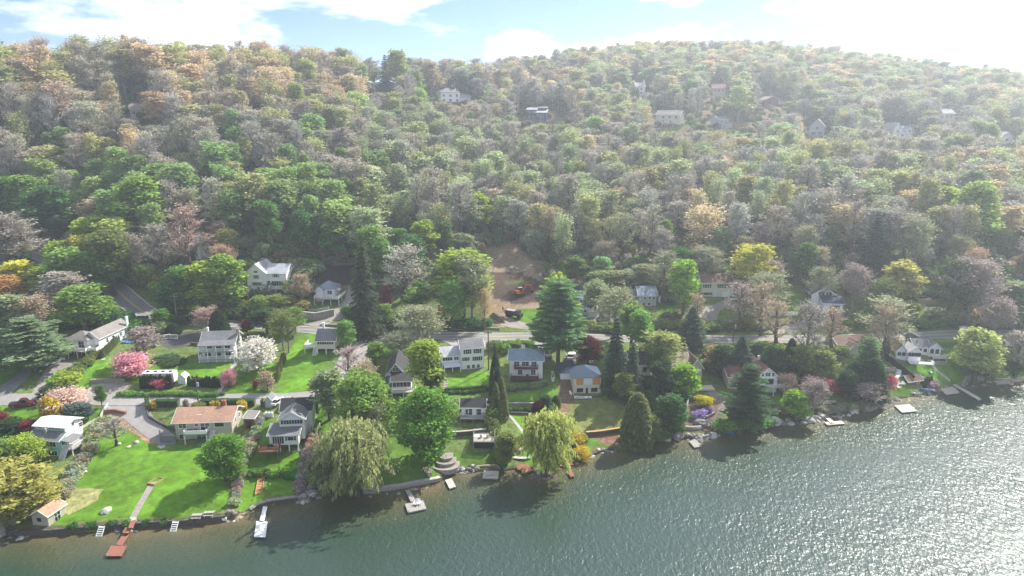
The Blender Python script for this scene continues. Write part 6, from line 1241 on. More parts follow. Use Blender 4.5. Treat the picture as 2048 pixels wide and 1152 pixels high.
wall(shorepts(728, 880, .6, 24), .15, .8, STN, 'stone lake wall under the grey T-shaped dock', world=True, cap=conc, below=1.8)
wall(shorepts(1150, 1290, .5, 20), .15, .9, DST, 'dark curved stone wall at the water below the mown meadow', world=True, below=1.4)
wall([(950, 944), (948, 934), (992, 932), (1000, 938)], .35, .4, mat('timber_wall', (.30, .25, .2), .9), 'timber-framed little wall behind the pink float', name='timber_wall', below=1.2)
for pts, h, th, m, lab, cp in (
    ([(293, 822), (298, 836), (318, 848), (350, 862)], .7, .35, DST, 'dark curved retaining wall round the planted bed by the tan ranch', None),
    ([(320, 868), (322, 886), (353, 886)], 1.6, .3, mat('grey_block', (.17, .17, .19), .9), 'tall dark grey retaining wall at the end of the drive beside the tan ranch', None),
    ([(205, 826), (228, 824), (252, 829)], .8, .5, RDW, 'low rusty stone wall at the edge of the turning circle', None),
    ([(180, 766), (215, 764), (250, 764)], .9, .7, STN, 'rubble wall behind the gravel pad on the left', None),
    ([(382, 690), (400, 692), (424, 690)], .9, .5, DST, 'dark stone edge below the parking court of the balcony house', None),
    ([(605, 637), (632, 640), (668, 632)], 2.3, .5, STN, 'tall grey stone retaining wall below the hip-roofed deck house', conc),
    ([(640, 652), (690, 654), (727, 660)], .6, .4, STN, 'low stone wall along the north edge of the main road', conc),
    ([(906, 660), (960, 658), (1000, 660)], .7, .5, STN, 'low mossy wall along the main road left of the building site', None),
    ([(1014, 812), (1040, 811), (1068, 812)], .7, .35, STN, 'pale-topped wall between the two terraced lawns', conc),
    ([(1016, 828), (1040, 829), (1068, 829)], .6, .4, DST, 'dark lower wall of the terraced lawns', None),
    ([(1172, 872), (1205, 869), (1262, 860)], 1.0, .5, DST, 'pale-capped wall at the foot of the mown meadow', LTW),
    ([(905, 872), (935, 870), (972, 866)], 1.0, .4, DST, 'dark terrace wall below the boathouse lawn', conc),
    ([(1376, 805), (1372, 825), (1368, 850)], 1.2, .3, STN, 'narrow pale wall on the left side of the stone garden', conc),
    ([(1375, 802), (1395, 800), (1415, 796)], 1.0, .5, DST, 'dark upper wall of the stone garden', None),
    ([(1392, 838), (1412, 836), (1428, 828)], .6, .5, STN, 'middle wall of the stone garden beside the lavender', None),
    ([(1368, 856), (1385, 858), (1402, 856)], .6, .7, STN, 'lower pale wall of the stone garden by the white kayak', None),
    ([(1834, 606), (1850, 608), (1878, 606)], 1.3, .4, mat('old_timber', (.34, .28, .16), .9), 'timber retaining wall beside the reddish roofed ranch', None),
    ([(1830, 652), (1870, 655), (1900, 657)], .9, .4, DST, 'dark wall along the main road above the white cottages', None),
    ([(1855, 724), (1872, 728), (1888, 726)], .7, .9, STN, 'rubble planter below the small white deck on the right', None),
    ([(1760, 738), (1775, 741), (1789, 740)], .9, .8, STN, 'rubble wall above the white lakeside steps on the right', None),
    ([(1925, 770), (1932, 760), (1950, 757), (1968, 760), (1974, 768)], 1.1, .6, STN, 'round stone basin wall on the right shore', None),
    ([(1128, 720), (1145, 722), (1152, 742)], .7, .4, STN, 'pale curb wall beside the wing of the navy-roofed house', None),
    ([(1522, 664), (1560, 652), (1600, 642), (1618, 637)], .8, .5, DST, 'dark stone wall above the drive with the parked cars', None)):
    wall(pts, h, th, m, lab, cap=cp)
def fence(pts, h, m, lab, name='fence', sp=2.4, board=True, gap=.0):
    P = [G(*p) for p in pts]; o = empty(name, tuple(P[0]), 0, lab, 'fence'); c0 = P[0]
    for a, b_ in zip(P, P[1:]):
        L_ = np.linalg.norm((b_ - a)[:2]); n = max(1, int(L_ / sp))
        for k in range(n + 1):
            q = a + (b_ - a) * k / n; z = H(q[0], q[1]); x, y = q[0] - c0[0], q[1] - c0[1]; z -= c0[2]
            p = MB(); p.box(x - .06, x + .06, y - .06, y + .06, z - .4, z + h + .08); p.build('post', m, o)
            if k < n:
                q2 = a + (b_ - a) * (k + 1) / n; z2 = H(q2[0], q2[1]) - c0[2]; x2, y2 = q2[0] - c0[0], q2[1] - c0[1]; f = MB()
                if board: f.bar((x, y, z + h * .52), (x2, y2, z2 + h * .52), .04, h * .92)
                else:
                    for t in (.25, .6, .95): f.bar((x, y, z + h * t), (x2, y2, z2 + h * t), .04, .12)
                    f.bar((x, y, z + h * .6), (x2, y2, z2 + h * .6), .015, h * .75) if gap else None
                f.build('fence_panel', m, o)
    return o
fence([(1515, 631), (1555, 632), (1594, 631)], 1.5, WT, 'long white board fence below the bare olive tree', 'white_fence')
fence([(1311, 648), (1338, 648), (1362, 646)], 1.1, WT, 'short white fence along the dark parking strip left of the blue-green spruce', 'white_fence')
fence([(605, 624), (632, 626), (658, 621)], 1.3, WT, 'white fence on top of the tall grey retaining wall', 'white_fence', board=False)
fence([(1757, 706), (1790, 735), (1826, 764)], 2.0, BLK, 'tall black board fence running down beside the white cottages', 'black_fence')
fence([(632, 822), (627, 850), (616, 900)], 1.7, GRP, 'grey board fence right of the two-tier house', 'grey_fence')
fence([(616, 905), (608, 950), (598, 992)], 1.2, DKW, 'weathered rail fence running down to the lake', 'rail_fence', board=False)
fence([(202, 838), (208, 826), (216, 814)], 1.1, WT, 'small white rail fence beside the turning circle', 'white_fence', board=False)
fence([(970, 800), (971, 850)], 1.4, DKW, 'weathered board fence right of the black-roofed boathouse', 'board_fence')
fence([(1424, 716), (1434, 738), (1440, 762)], 1.5, BLK, 'dark fence between the tan-roofed and the peach house', 'black_fence')
fence([(1568, 668), (1610, 662), (1640, 652)], .9, WT, 'white rail fence on the roadside edge of the car park drive', 'white_fence', board=False)
def hedge(pts, h, th, tn, lab, name='hedge'):
    P = [G(*p) for p in pts]; o = empty(name, tuple(P[0]), 0, lab, 'hedge'); c0 = P[0]; C_ = []
    for a, b_ in zip(P, P[1:]):
        d = b_ - a; L_ = np.linalg.norm(d[:2]); n = int(L_ * (h * 2 + th) * 46); t = NR.random(n); n_ = np.array((-d[1], d[0], 0)) / L_; f = NR.random(n) * (2 * h + th)
        s_ = np.where(f < h, -th / 2, np.where(f < h + th, f - h - th / 2, th / 2)); z = np.where(f < h, f, np.where(f < h + th, h, f - h - th)); p = a[None] + d[None] * t[:, None] + n_[None] * s_[:, None]; p[:, 2] += z; C_.append(p - c0 + NR.normal(size=(n, 3)) * .04)
        core = MB(); core.bar(tuple(a - c0 + (0, 0, h * .48)), tuple(b_ - c0 + (0, 0, h * .48)), th * .9, h * .94); core.build('branches', BARK, o)
    P_ = np.concatenate(C_); n = len(P_); u = unit(n); v = np.cross(u, unit(n)); v /= np.linalg.norm(v, axis=1)[:, None]; x = link('foliage', quadmesh('hedge_leaves', [(cards(P_, u * .11, v * .1), NR.random(n), 0)], [LEAF]), o); x['tint'] = [float(q) for q in TINT[tn]]
hedge([(311, 812), (358, 812)], 1.6, 1.4, 'MG2', 'clipped box hedge at the left above the rock garden')
hedge([(402, 810), (450, 810), (510, 810)], 1.5, 1.3, 'MG2', 'long clipped hedge along the lower road above the terracotta roof')
hedge([(294, 803), (297, 824)], 1.9, .7, 'MG2', 'narrow dark hedge standing at the turning circle')
hedge([(240, 790), (330, 790), (402, 790)], .7, .8, 'MG2', 'low dark hedge along the lower road below the motorhome')
hedge([(402, 790), (450, 790)], .6, .7, 'MG', 'low green hedge left of the footpath at the lower road')
hedge([(890, 784), (972, 779)], 1.0, .8, 'MG2', 'clipped hedge below the long white house')
hedge([(523, 812), (532, 812)], 1.8, 1.0, 'OLV', 'short thick hedge block beside the grey shed')
hedge([(1010, 690), (1042, 694)], 1.0, 1.4, 'LG', 'rounded green hedge beside the drive of the brown-balcony house')
# sheds
def shed(fl, fr, d, h, roof, wm, rm, lab, name='shed', cat='shed', fn=None, dz=-.1):
    o, w = house(name, fl, fr, lab, cat, dz=dz); V(o, 0, w, 0, d, -.4, h, roof, wm, rm, oh=.25, th=.1)
    if fn: fn(o, w)
    return o
shed((66, 1049), (98, 1053), 5, 2.5, ('gy', 1.2), TAN, RTN, 'small boathouse shed with a pale tan roof beside the sandy patch', 'boathouse', 'boathouse', lambda o, w: (window(o, 'f', w * .45, 1.5, .7, .6, 0, frame=BLK), window(o, 'r', 2.5, 1.2, 1.6, 2.0, w, mull=2)))
shed((489, 858), (510, 858), 3.4, 2.9, ('shed', .6), BRB, RTP, 'small dark brown shed right of the tan ranch', fn=lambda o, w: window(o, 'f', w * .5, 1.3, 1.1, 1.6, 0, frame=BRW))
shed((531, 815), (544, 815), 3, 2.2, ('gy', 1.0), GRS, RG, 'small grey gabled shed above the white gas tanks')
shed((1115, 903), (1139, 903), 3, 1.6, ('gx', 1.1), BLK, RMG, 'little dark playhouse with white shutters beneath the yellow-green willow', 'playhouse', 'playhouse', lambda o, w: (wins(o, 'f', 0, .9, .35, .8, (w * .3, w * .5, w * .72))))
def boat_h(o, w):
    for x in (w * .12, w * .55, w * .93): b = MB(); b.box(x - .5, x + .5, -.05, 0, 1.0, 2.9); b.build('wall_panel', WT, o)
    wins(o, 'f', 0, 2.1, .7, .8, (w * .25,)); wins(o, 'f', 0, 1.9, 1.0, 1.8, (w * .42, w * .75)); deck(o, 0, w, -2.2, 0, .9, DKW, GRP, 'lfr', ground=-1); b = MB(); b.cyl((w * .25, -1, .9), (w * .25, -1, 1.5), .4, .4, 8); b.build('table', BLH, o)
shed((921, 838), (971, 838), 5, 3.1, ('gx', 1.6), BLK, RDK, 'black and white boathouse with a porch beside the dark stair strip', 'boathouse', 'boathouse', boat_h, dz=.2)
shed((1816, 770), (1845, 768), 4, 1.3, ('gx', 1.5), BRB, RBR, 'brown shingled boat store behind the canoes', 'boat_store', 'boat store', lambda o, w: window(o, 'f', w * .7, .6, .5, .8, 0))
shed((1991, 707), (2022, 706), 5, 2.6, ('shed', .7), REDS, RLK, 'red board shed with a pale roof at the right edge')
shed((1630, 752), (1643, 752), 2.4, 1.8, ('gy', .6), GRS, RG, 'tiny grey shed on the lawn behind the peach house')
shed((1140, 718), (1150, 718), 2, 1.5, ('flat', 0), WH, RLK, 'white box shed near the maroon tree')
def lean(o, w): pass
# motorhome
def motorhome(px, py, px2, py2, lab):
    a = G(px, py); b_ = G(px2, py2); d = b_ - a; L_ = math.hypot(d[0], d[1]); o = empty('motorhome', tuple(a), math.atan2(d[1], d[0]), lab, 'motorhome'); b = MB(); b.box(0, L_, 0, 2.4, .5, 2.9); b.build('body', CARW, o)
    r = MB(); r.box(-.05, L_ + .05, -.05, 2.45, 2.9, 3.05); r.build('roof', CARW, o)
    for k in range(4): v = MB(); x = L_ * (.14 + .24 * k); v.box(x - .35, x + .35, .8, 1.5, 3.05, 3.25); v.build('roof_vent', BLK, o)
    for x in (1.4, L_ - 1.6): q = MB(); q.cyl((x, .05, .4), (x, .3, .4), .4, .4, 12); q.cyl((x, 2.1, .4), (x, 2.35, .4), .4, .4, 12); q.build('wheel', RUB, o)
    for x in (L_ * .3, L_ * .6): window(o, 'f', x, 1.9, 1.2, .6, 0, frame=BLK)
motorhome(286, 769, 349, 769, 'long white motorhome roof with dark vents behind the row of arborvitae')
o = empty('garden_cabin', tuple(G(357, 768)), 0, 'small white tent-like cabin at the right end of the motorhome', 'cabin'); volume(o, 0, 1.9, 0, 2.2, -.2, 1.7, ('gy', .9), WH, WT, oh=.1)
o = empty('trellis_frame', tuple(G(328, 678)), 0, 'long low white lattice frame at the end of the dark parking court', 'frame'); b = MB()
b.box(0, 4.2, 0, .12, 0, .15); b.box(0, 4.2, 0, .12, 1.25, 1.4)
for k in range(3): b.box(k * 2.04, k * 2.04 + .12, 0, .12, .15, 1.25)
b.build('frame', WT, o); b = MB(); [b.box(.2 + k * .27, .26 + k * .27, .03, .09, .15, 1.25) for k in range(15)]; b.build('lattice', WT, o); b = MB(); b.add([(0, .1, 1.4), (4.2, .1, 1.4), (4.0, 1.6, .9), (-.6, 1.6, .9)], [(0, 1, 2, 3)]); b.build('cover', GRP, o)
# ------------------------------------------------------------ docks
def dockbox(root, a, b_, c_, z=.45, th=.25, m=PNW, name='platform'):
    """platform with boards, corners a (front left) b (front right) c (back right) as pixels at height z"""
    A, B, C_ = [PZ(*p, z) if len(p) == 2 else np.array(p) for p in (a, b_, c_)]; u = B - A; w = C_ - B; U = np.linalg.norm(u); W_ = np.linalg.norm(w); u /= U; w /= W_; o = np.array(root.location); n = max(2, int(W_ / .3)) if W_ > .6 else 2; bm_ = MB()
    for k in range(n):
        p = [A + w * (W_ * k / n + .012), A + u * U + w * (W_ * k / n + .012), A + u * U + w * (W_ * (k + 1) / n - .012), A + w * (W_ * (k + 1) / n - .012)]; p = [q - o for q in p]; bm_.add([(q[0], q[1], z - .06 - o[2]) for q in p] + [(q[0], q[1], z - o[2]) for q in p], [(3, 2, 1, 0), (4, 5, 6, 7), (0, 1, 5, 4), (1, 2, 6, 5), (2, 3, 7, 6), (3, 0, 4, 7)])
    bm_.build('planking', m, root); f = MB(); p = [A + u * .05 + w * .05, A + u * (U - .05) + w * .05, A + u * (U - .05) + w * (W_ - .05), A + u * .05 + w * (W_ - .05)]; p = [q - o for q in p]
    f.add([(q[0], q[1], z - th - o[2]) for q in p] + [(q[0], q[1], z - .065 - o[2]) for q in p], [(3, 2, 1, 0), (4, 5, 6, 7), (0, 1, 5, 4), (1, 2, 6, 5), (2, 3, 7, 6), (3, 0, 4, 7)]); f.build('float', DKW if m is not RDW else BRW, root); return A, u, U, w, W_
def dock(lab, boxes, m=PNW, posts=True, z=.45, name='dock'):
    A = PZ(*boxes[0][0], z); o = empty(name, (A[0], A[1], 0), 0, lab, 'dock')
    for i, bx in enumerate(boxes):
        zz = bx[3] if len(bx) > 3 else z; A, u, U, w, W_ = dockbox(o, bx[0], bx[1], bx[2], zz, .3, bx[4] if len(bx) > 4 else m)
        if posts:
            for q in (A + u * .2 + w * .1, A + u * (U - .2) + w * (W_ - .1)): b = MB(); q = q - np.array(o.location); b.cyl((q[0], q[1], -1.6), (q[0], q[1], zz + .35), .07, .07, 6); b.build('post', DKW, o)
    return o
dock('rust-brown dock with a square platform and ramp at the lower left', [((210, 1112), (243, 1112), (254, 1091)), ((231, 1090), (245, 1090), (262, 1063)), ((244, 1066), (257, 1066), (267, 1048), .9), ((256, 1056), (266, 1056), (274, 1034), 1.35)], RDW)
o = dock('white dock with a long platform below the two-tier house', [((508, 1073), (531, 1074), (535, 1043)), ((519, 1041), (528, 1042), (535, 1013), .7)], WT)
o = dock('weathered grey T-shaped dock with two white chairs', [((816, 1025), (853, 1017), (846, 1000)), ((822, 1004), (832, 1003), (820, 979), .6)], DKW)
dock('small pinkish float tied below the stone terraces', [((899, 977), (912, 973), (903, 956))], PNW, False)
dock('pinkish float with a raised box step beside the timber wall', [((965, 956), (996, 957), (998, 942)), ((973, 949), (988, 949), (988, 942), .75)], PNW, False)
dock('red-brown angled deck left of the willow on the shore', [((1050, 947), (1071, 937), (1057, 925), .6), ((1033, 937), (1053, 946), (1059, 926), .55)], RDW)
dock('red-brown L-shaped deck with white chairs beneath the playhouse', [((1107, 934), (1147, 929), (1143, 921), .8), ((1141, 954), (1149, 952), (1137, 930), .5)], RDW)
dock('small grey float in front of the stone garden', [((1389, 895), (1404, 892), (1392, 879)), ], DKW, False)
dock('narrow pale L-shaped dock on the rocky shore right of centre', [((1655, 850), (1690, 847), (1683, 841)), ((1662, 847), (1670, 845), (1654, 829), .6)], PNW)
dock('pale grey triangular-cornered float beside the small beach', [((1804, 825), (1835, 822), (1819, 808)), ], PNW, False)
dock('square sandy-coloured dock left of the long footbridge dock', [((1892, 789), (1919, 785), (1906, 773)), ], PNW)
dock('long narrow dock reaching out from the right-hand lawn', [((1957, 800), (1964, 798), (1912, 768), .6)], PNW)
dock('pale flat dock and boats landing at the right edge', [((1992, 768), (2020, 766), (2018, 757)), ], PNW)
# long planter-like stone walk with wooden frame on the lawn
g = G(303, 970); o = empty('sand_box', tuple(g), -.3, 'wooden framed bin at the top of the long lawn path', 'planter'); b = MB(); [b.box(*q) for q in ((-.9, .9, -.1, 0, -.1, .4), (-.9, .9, 2.4, 2.5, -.1, .4), (-.9, -.8, 0, 2.4, -.1, .4), (.8, .9, 0, 2.4, -.1, .4))]; b.build('frame', LTW, o); b = MB(); b.box(-.8, .8, 0, 2.4, 0, .15); b.build('soil', gravel, o)
# ------------------------------------------------------------ boats
def boat(px, py, L_, w, rz, m, lab, kind='canoe', z=None, cat=None):
    g = PZ(px, py, z) if z is not None else G(px, py); o = empty(kind, (g[0], g[1], g[2] + .04), rz, lab, cat or kind); secs = []; n = 11
    for k in range(n):
        t = k / (n - 1); x = (t - .5) * L_; f = max(.03, math.sin(PI * (t * .94 + .03)) ** (.55 if kind != 'rowboat' else .4)); hh = .34 + .22 * abs(2 * t - 1) ** 3; ww = w / 2 * f
        if kind == 'rowboat' and t < .2: ww = max(ww, w / 2 * .75)
        secs.append([(x, -ww, hh), (x, -ww * .8, .08), (x, 0, 0), (x, ww * .8, .08), (x, ww, hh), (x, ww * .88, hh), (x, ww * .6, .14), (x, -ww * .6, .14), (x, -ww * .88, hh)])
    b = MB(); b.loft(secs); b.build('hull', m, o, smooth=False)
    if kind == 'kayak': d = MB(); d.loft([[(q[0][0], q[0][1] * .93, q[0][2]), (q[0][0], 0, q[0][2] + .09), (q[4][0], q[4][1] * .93, q[4][2]), (q[4][0], 0, q[4][2] - .04)] for q in secs]); d.build('deck', m, o); e = MB(); e.cyl((0, 0, .40), (0, 0, .48), .26, .26, 10); e.build('cockpit', BLK, o)
    else:
        for t in (-.25, .05, .3): s_ = MB(); s_.box(t * L_ - .12, t * L_ + .12, -w * .42, w * .42, .26, .30); s_.build('seat', LTW if kind == 'rowboat' else m, o)
    return o
boat(1009, 934, 4.8, .95, 1.65, TURQ, 'green canoe pulled up beside the pink float', 'canoe')
boat(855, 944, 4.2, 1.4, 1.95, GRH, 'grey rowboat lying on the shaded lawn near the terraces', 'rowboat')
boat(1042, 918, 4.6, .8, -.05, WT, 'white canoe lying above the red-brown angled deck', 'canoe')
boat(1036, 898, 3.0, .9, 2.2, WT, 'small white dinghy on the grass left of the yellow-green willow', 'rowboat')
boat(1166, 797, 4.6, 1.2, 0, WT, 'white upturned boat on the terrace of the navy-roofed house', 'rowboat')
boat(1106, 757, 4.8, 1.0, 1.5, WT, 'white boat lying beside the brown-balcony house', 'rowboat')
boat(1384, 857, 4.2, .9, -.05, WT, 'white kayak lying on the pale landing of the stone garden', 'kayak')
boat(1450, 866, 4.0, .95, -.3, BLH, 'bright blue kayak in the water at the stone garden', 'kayak', z=.02)
boat(1457, 858, 4.4, .8, -.35, BLH, 'second blue kayak under the tall blue-green pine', 'kayak', z=.05)
boat(1518, 866, 6.0, .35, 1.9, DKW, 'grey log leaning into the water right of the blue-green pine', 'log', z=.1) if 0 else None
boat(1827, 788, 4.8, .95, -.12, GRH, 'pale grey canoe beside the small beach', 'canoe')
boat(1842, 780, 4.6, .8, -.6, BLH, 'blue canoe beside the brown boat store', 'canoe')
boat(1851, 779, 4.6, .8, -.6, WT, 'white canoe leaning next to the blue one', 'canoe')
boat(1655, 806, 4.8, 1.5, .08, GRH, 'grey rowboat on the rocky shore below the shaded lawn', 'rowboat')
boat(1699, 790, 3.6, 1.2, -.6, WT, 'white dinghy on the shaded lawn by the dark evergreens', 'rowboat')
boat(1936, 740, 4.4, 1.5, 0, BLH, 'blue and white covered boat behind the round stone basin', 'rowboat')
boat(2005, 757, 4.6, 1.5, .1, WT, 'white boat on the shore at the right edge', 'rowboat'); boat(1838, 757, 3.6, 1.2, .1, WT, 'upturned white boat beside the green barbecue on the right lawn', 'rowboat')
# ------------------------------------------------------------ vehicles
def vehicle(px, py, rz, m, lab, kind='car', name=None, cat=None):
    g = G(px, py); L_, w, h = dict(car=(4.6, 1.8, 1.45), van=(4.9, 1.9, 1.75), pickup=(5.6, 1.95, 1.85))[kind]; o = empty(name or {'car': 'parked_car', 'van': 'parked_van', 'pickup': 'pickup_truck'}[kind], (g[0], g[1], g[2] + .07), rz, lab, cat or {'car': 'car', 'van': 'van', 'pickup': 'pickup truck'}[kind])
    b = MB(); hb = .85 if kind != 'pickup' else 1.02; prof = [(-.5, .35, .62, .80), (-.47, .28, hb - .04, .94), (-.3, .25, hb, 1.), (.2, .25, hb, 1.), (.36, .25, hb - .05, 1.), (.47, .28, hb - .16, .93), (.5, .36, .6, .80)]
    b.loft([[(t * L_, -w / 2 * s, z0), (t * L_, w / 2 * s, z0), (t * L_, w / 2 * s, z0 + (z1 - z0) * .75), (t * L_, w / 2 * s * .93, z1), (t * L_, -w / 2 * s * .93, z1), (t * L_, -w / 2 * s, z0 + (z1 - z0) * .75)] for t, z0, z1, s in prof])
    if kind == 'pickup': b.box(-.48 * L_, -.47 * L_, -.85, .85, hb, hb + .1)
    body = b.build('body', m, o)
    c0, c1, c2, c3 = dict(car=(-.40, -.24, .10, .27), van=(-.48, -.42, .12, .30), pickup=(-.12, -.07, .14, .24))[kind]; ww = w / 2 * .9
    k = MB(); k.loft([[(c0 * L_, -ww, hb), (c0 * L_, ww, hb), (c1 * L_, ww * .82, h - .06), (c1 * L_, -ww * .82, h - .06)], [(c3 * L_, -ww, hb - .03), (c3 * L_, ww, hb - .03), (c2 * L_, ww * .82, h - .06), (c2 * L_, -ww * .82, h - .06)]]); k.build('windows', GLASS, o)
    k = MB(); k.loft([[(c1 * L_ - .05, -ww * .84, h - .08), (c1 * L_ - .05, ww * .84, h - .08), (c1 * L_, ww * .78, h), (c1 * L_, -ww * .78, h)], [(c2 * L_ + .05, -ww * .84, h - .08), (c2 * L_ + .05, ww * .84, h - .08), (c2 * L_, ww * .78, h), (c2 * L_, -ww * .78, h)]]); k.build('roof', m, o)
    for x in (-.31 * L_, .31 * L_):
        for y in (-1, 1): q = MB(); q.cyl((x, y * (w / 2 - .2), .34), (x, y * (w / 2 + .01), .34), .34, .34, 14); t_ = q.build('wheel', RUB, o); q = MB(); q.cyl((x, y * (w / 2 - .1), .34), (x, y * (w / 2 + .025), .34), .2, .2, 10); q.build('rim', CHR, t_)
    for y in (-1, 1): q = MB(); q.box(L_ * .488, L_ * .503, y * .62 - .17, y * .62 + .17, .58, .72); q.build('headlight', WT, o); q = MB(); q.box(-L_ * .503, -L_ * .49, y * .66 - .12, y * .66 + .12, .62, .82); q.build('tail_light', RP, o)
    if kind == 'pickup': q = MB(); q.box(-.46 * L_, -.14 * L_, -.78, .78, hb - .02, hb + .015); q.build('load_bed', BLK, o)
    return o
vehicle(108, 727, 1.15, CARW, 'white pickup truck in front of the white hip-roofed house', 'pickup'); vehicle(282, 641, PI - .05, CARS, 'silver minivan parked at the side of the main road', 'van')
vehicle(46, 812, .25, CRP, 'dark maroon pickup truck beside the lower road at the left edge', 'pickup'); vehicle(577, 809, 1.35, CARS, 'grey pickup parked behind the two-tier house', 'pickup'); vehicle(595, 809, 1.3, CARW, 'white car parked right of the grey pickup behind the two-tier house')
vehicle(557, 807, 1.2, CARW, 'white car beside the small grey shed'); vehicle(1084, 703, 2.3, CARW, 'white car parked at the right end of the brown-balcony house'); vehicle(1088, 711, 2.3, CARW, 'second white car just below the first beside the brown-balcony house')
vehicle(1141, 716, 1.4, CARW, 'white vehicle under the maroon tree'); vehicle(1624, 635, -1.3, CARW, 'left white car below the navy-roofed house'); vehicle(1641, 633, -1.2, CARW, 'upper white car below the navy-roofed house'); vehicle(1643, 641, -.2, CARD, 'dark car below the navy-roofed house'); vehicle(1657, 638, -.2, CARW, 'right white car below the navy-roofed house')
vehicle(1342, 608, .2, CARD, 'dark car beside the white garden shed'); vehicle(1336, 634, .1, CARD, 'dark car on the strip behind the short white fence'); vehicle(1352, 634, .1, CRP, 'maroon car on the strip behind the short white fence'); vehicle(1470, 600, .1, CARW, 'white car at the cream raised ranch'); vehicle(1206, 642, .3, CARD, 'black car on the drive under the wide grey-olive tree')
vehicle(1846, 601, .1, CARW, 'white car on the timber terrace of the reddish roofed ranch')
# excavator, dump truck, logs and a worker on the building site
g = G(1039, 591); o = empty('excavator', (g[0], g[1], g[2]), .5, 'orange excavator working on the dark excavated ground', 'excavator')
for y in (-.9, .9): b = MB(); b.prism([(-1.5, .1), (-1.2, -.0), (1.2, .0), (1.5, .1), (1.5, .65), (1.2, .8), (-1.2, .8), (-1.5, .65)], y - .25, y + .25, Matrix.Rotation(PI / 2, 4, 'X')); b.build('track', RUB, o)
b = MB(); b.box(-1.6, 1.0, -1.0, 1.0, .9, 1.25); b.box(-1.7, -.2, -1.0, 1.0, 1.25, 1.95); b.build('turntable', ORP, o); b = MB(); b.box(-.1, 1.1, .1, 1.0, 1.25, 2.7); cb = b.build('cab', BLK, o); b = MB(); b.box(-.2, 1.2, 0, 1.1, 2.7, 2.8); b.build('cab_roof', WT, cb)
b = MB(); b.bar((.9, -.3, 1.5), (2.6, -.3, 3.6), .35, .45); b.bar((2.6, -.3, 3.6), (4.4, -.3, 3.3), .35, .4); b.build('boom', ORP, o); b = MB(); b.bar((4.4, -.3, 3.4), (5.0, -.3, 1.4), .28, .32); b.build('arm', ORP, o); b = MB(); b.prism([(4.6, 1.5), (5.2, 1.5), (5.5, .9), (5.0, .5), (4.5, .8)], -.05, .65, Matrix.Rotation(PI / 2, 4, 'X')); b.build('bucket', BLK, o)
g = G(1026, 634); o = empty('dump_truck', (g[0], g[1], g[2] + .1), -.55, 'black dump truck parked where the gravel drive bends', 'truck'); b = MB(); b.box(-2.6, 1.0, -1.1, 1.1, 1.0, 2.2); b.build('tipper_bed', BLK, o); b = MB(); b.box(-2.4, .9, -.95, .95, 2.2, 2.25); b.build('load_cover', GRP, o); b = MB(); b.box(1.1, 2.5, -1.0, 1.0, .7, 2.4); b.box(2.5, 3.4, -.9, .9, .7, 1.5); b.build('cab', BLK, o); b = MB(); b.box(1.5, 2.52, -1.02, 1.02, 1.6, 2.2); b.build('windows', GLASS, o)
b = MB(); b.box(-2.6, 3.2, -.5, .5, .6, .95); b.build('chassis', BLK, o)
for x in (-1.8, -.8, 2.6):
    for y in (-.95, .95): b = MB(); b.cyl((x, y - .15, .45), (x, y + .15, .45), .48, .48, 12); b.build('wheel', RUB, o)
g = G(989, 634); 
for k in range(13):
    lay = k // 5 if k < 10 else 2; kk = k % 5 if k < 10 else k - 10; o = empty('log', (g[0] + kk * .62 + lay * .3, g[1] - 1.5, H(g[0] + kk * .6, g[1]) + .28 + lay * .5), .45 + R.uniform(-.05, .05), 'cut log in the pile left of the black dump truck', 'log', 'logs in the pile on the building site'); b = MB(); b.cyl((0, -3.2, 0), (0, 3.2, 0), .27, .22, 8); b.build('bark', PALEBARK, o); b = MB(); b.cyl((0, -3.215, 0), (0, -3.2, 0), .25, .25, 8); b.build('cut_end', LTW, o)
def person(px, py, lab, m1, m2):
    g = G(px, py); o = empty('person', tuple(g), .4, lab, 'person'); V_ = [(0, 0, .95), (0, 0, 1.2), (0, 0, 1.42), (0, 0, 1.52), (0, -.02, 1.66), (-.1, 0, .9), (-.12, .02, .5), (-.13, .04, .06), (-.13, -.1, .03), (.1, 0, .9), (.13, -.05, .5), (.14, -.02, .06), (.14, -.16, .03), (-.2, 0, 1.40), (-.27, 0, 1.12), (-.24, -.12, .88), (.2, 0, 1.40), (.28, .02, 1.12), (.26, -.1, .88)]
    E_ = [(0, 1), (1, 2), (2, 3), (3, 4), (0, 5), (5, 6), (6, 7), (7, 8), (0, 9), (9, 10), (10, 11), (11, 12), (2, 13), (13, 14), (14, 15), (2, 16), (16, 17), (17, 18)]; r_ = [.15, .15, .14, .06, .11, .1, .07, .05, .045, .1, .07, .05, .045, .07, .05, .04, .07, .05, .04]
    me = bpy.data.meshes.new('body'); me.from_pydata(V_, E_, []); x = link('body', me, o); md = x.modifiers.new('skin', 'SKIN'); 
    for v, r in zip(me.skin_vertices[0].data, r_): v.radius = (r, r)
    me.skin_vertices[0].data[0].use_root = True; s_ = x.modifiers.new('sub', 'SUBSURF'); s_.levels = s_.render_levels = 1; me.materials.append(m1)
    b = MB(); b.cyl((0, -.01, 1.68), (0, -.01, 1.80), .125, .09, 10); b.build('hat', m2, o)
person(1006, 623, 'person in dark work clothes standing beside the log pile', BLK, GRP)
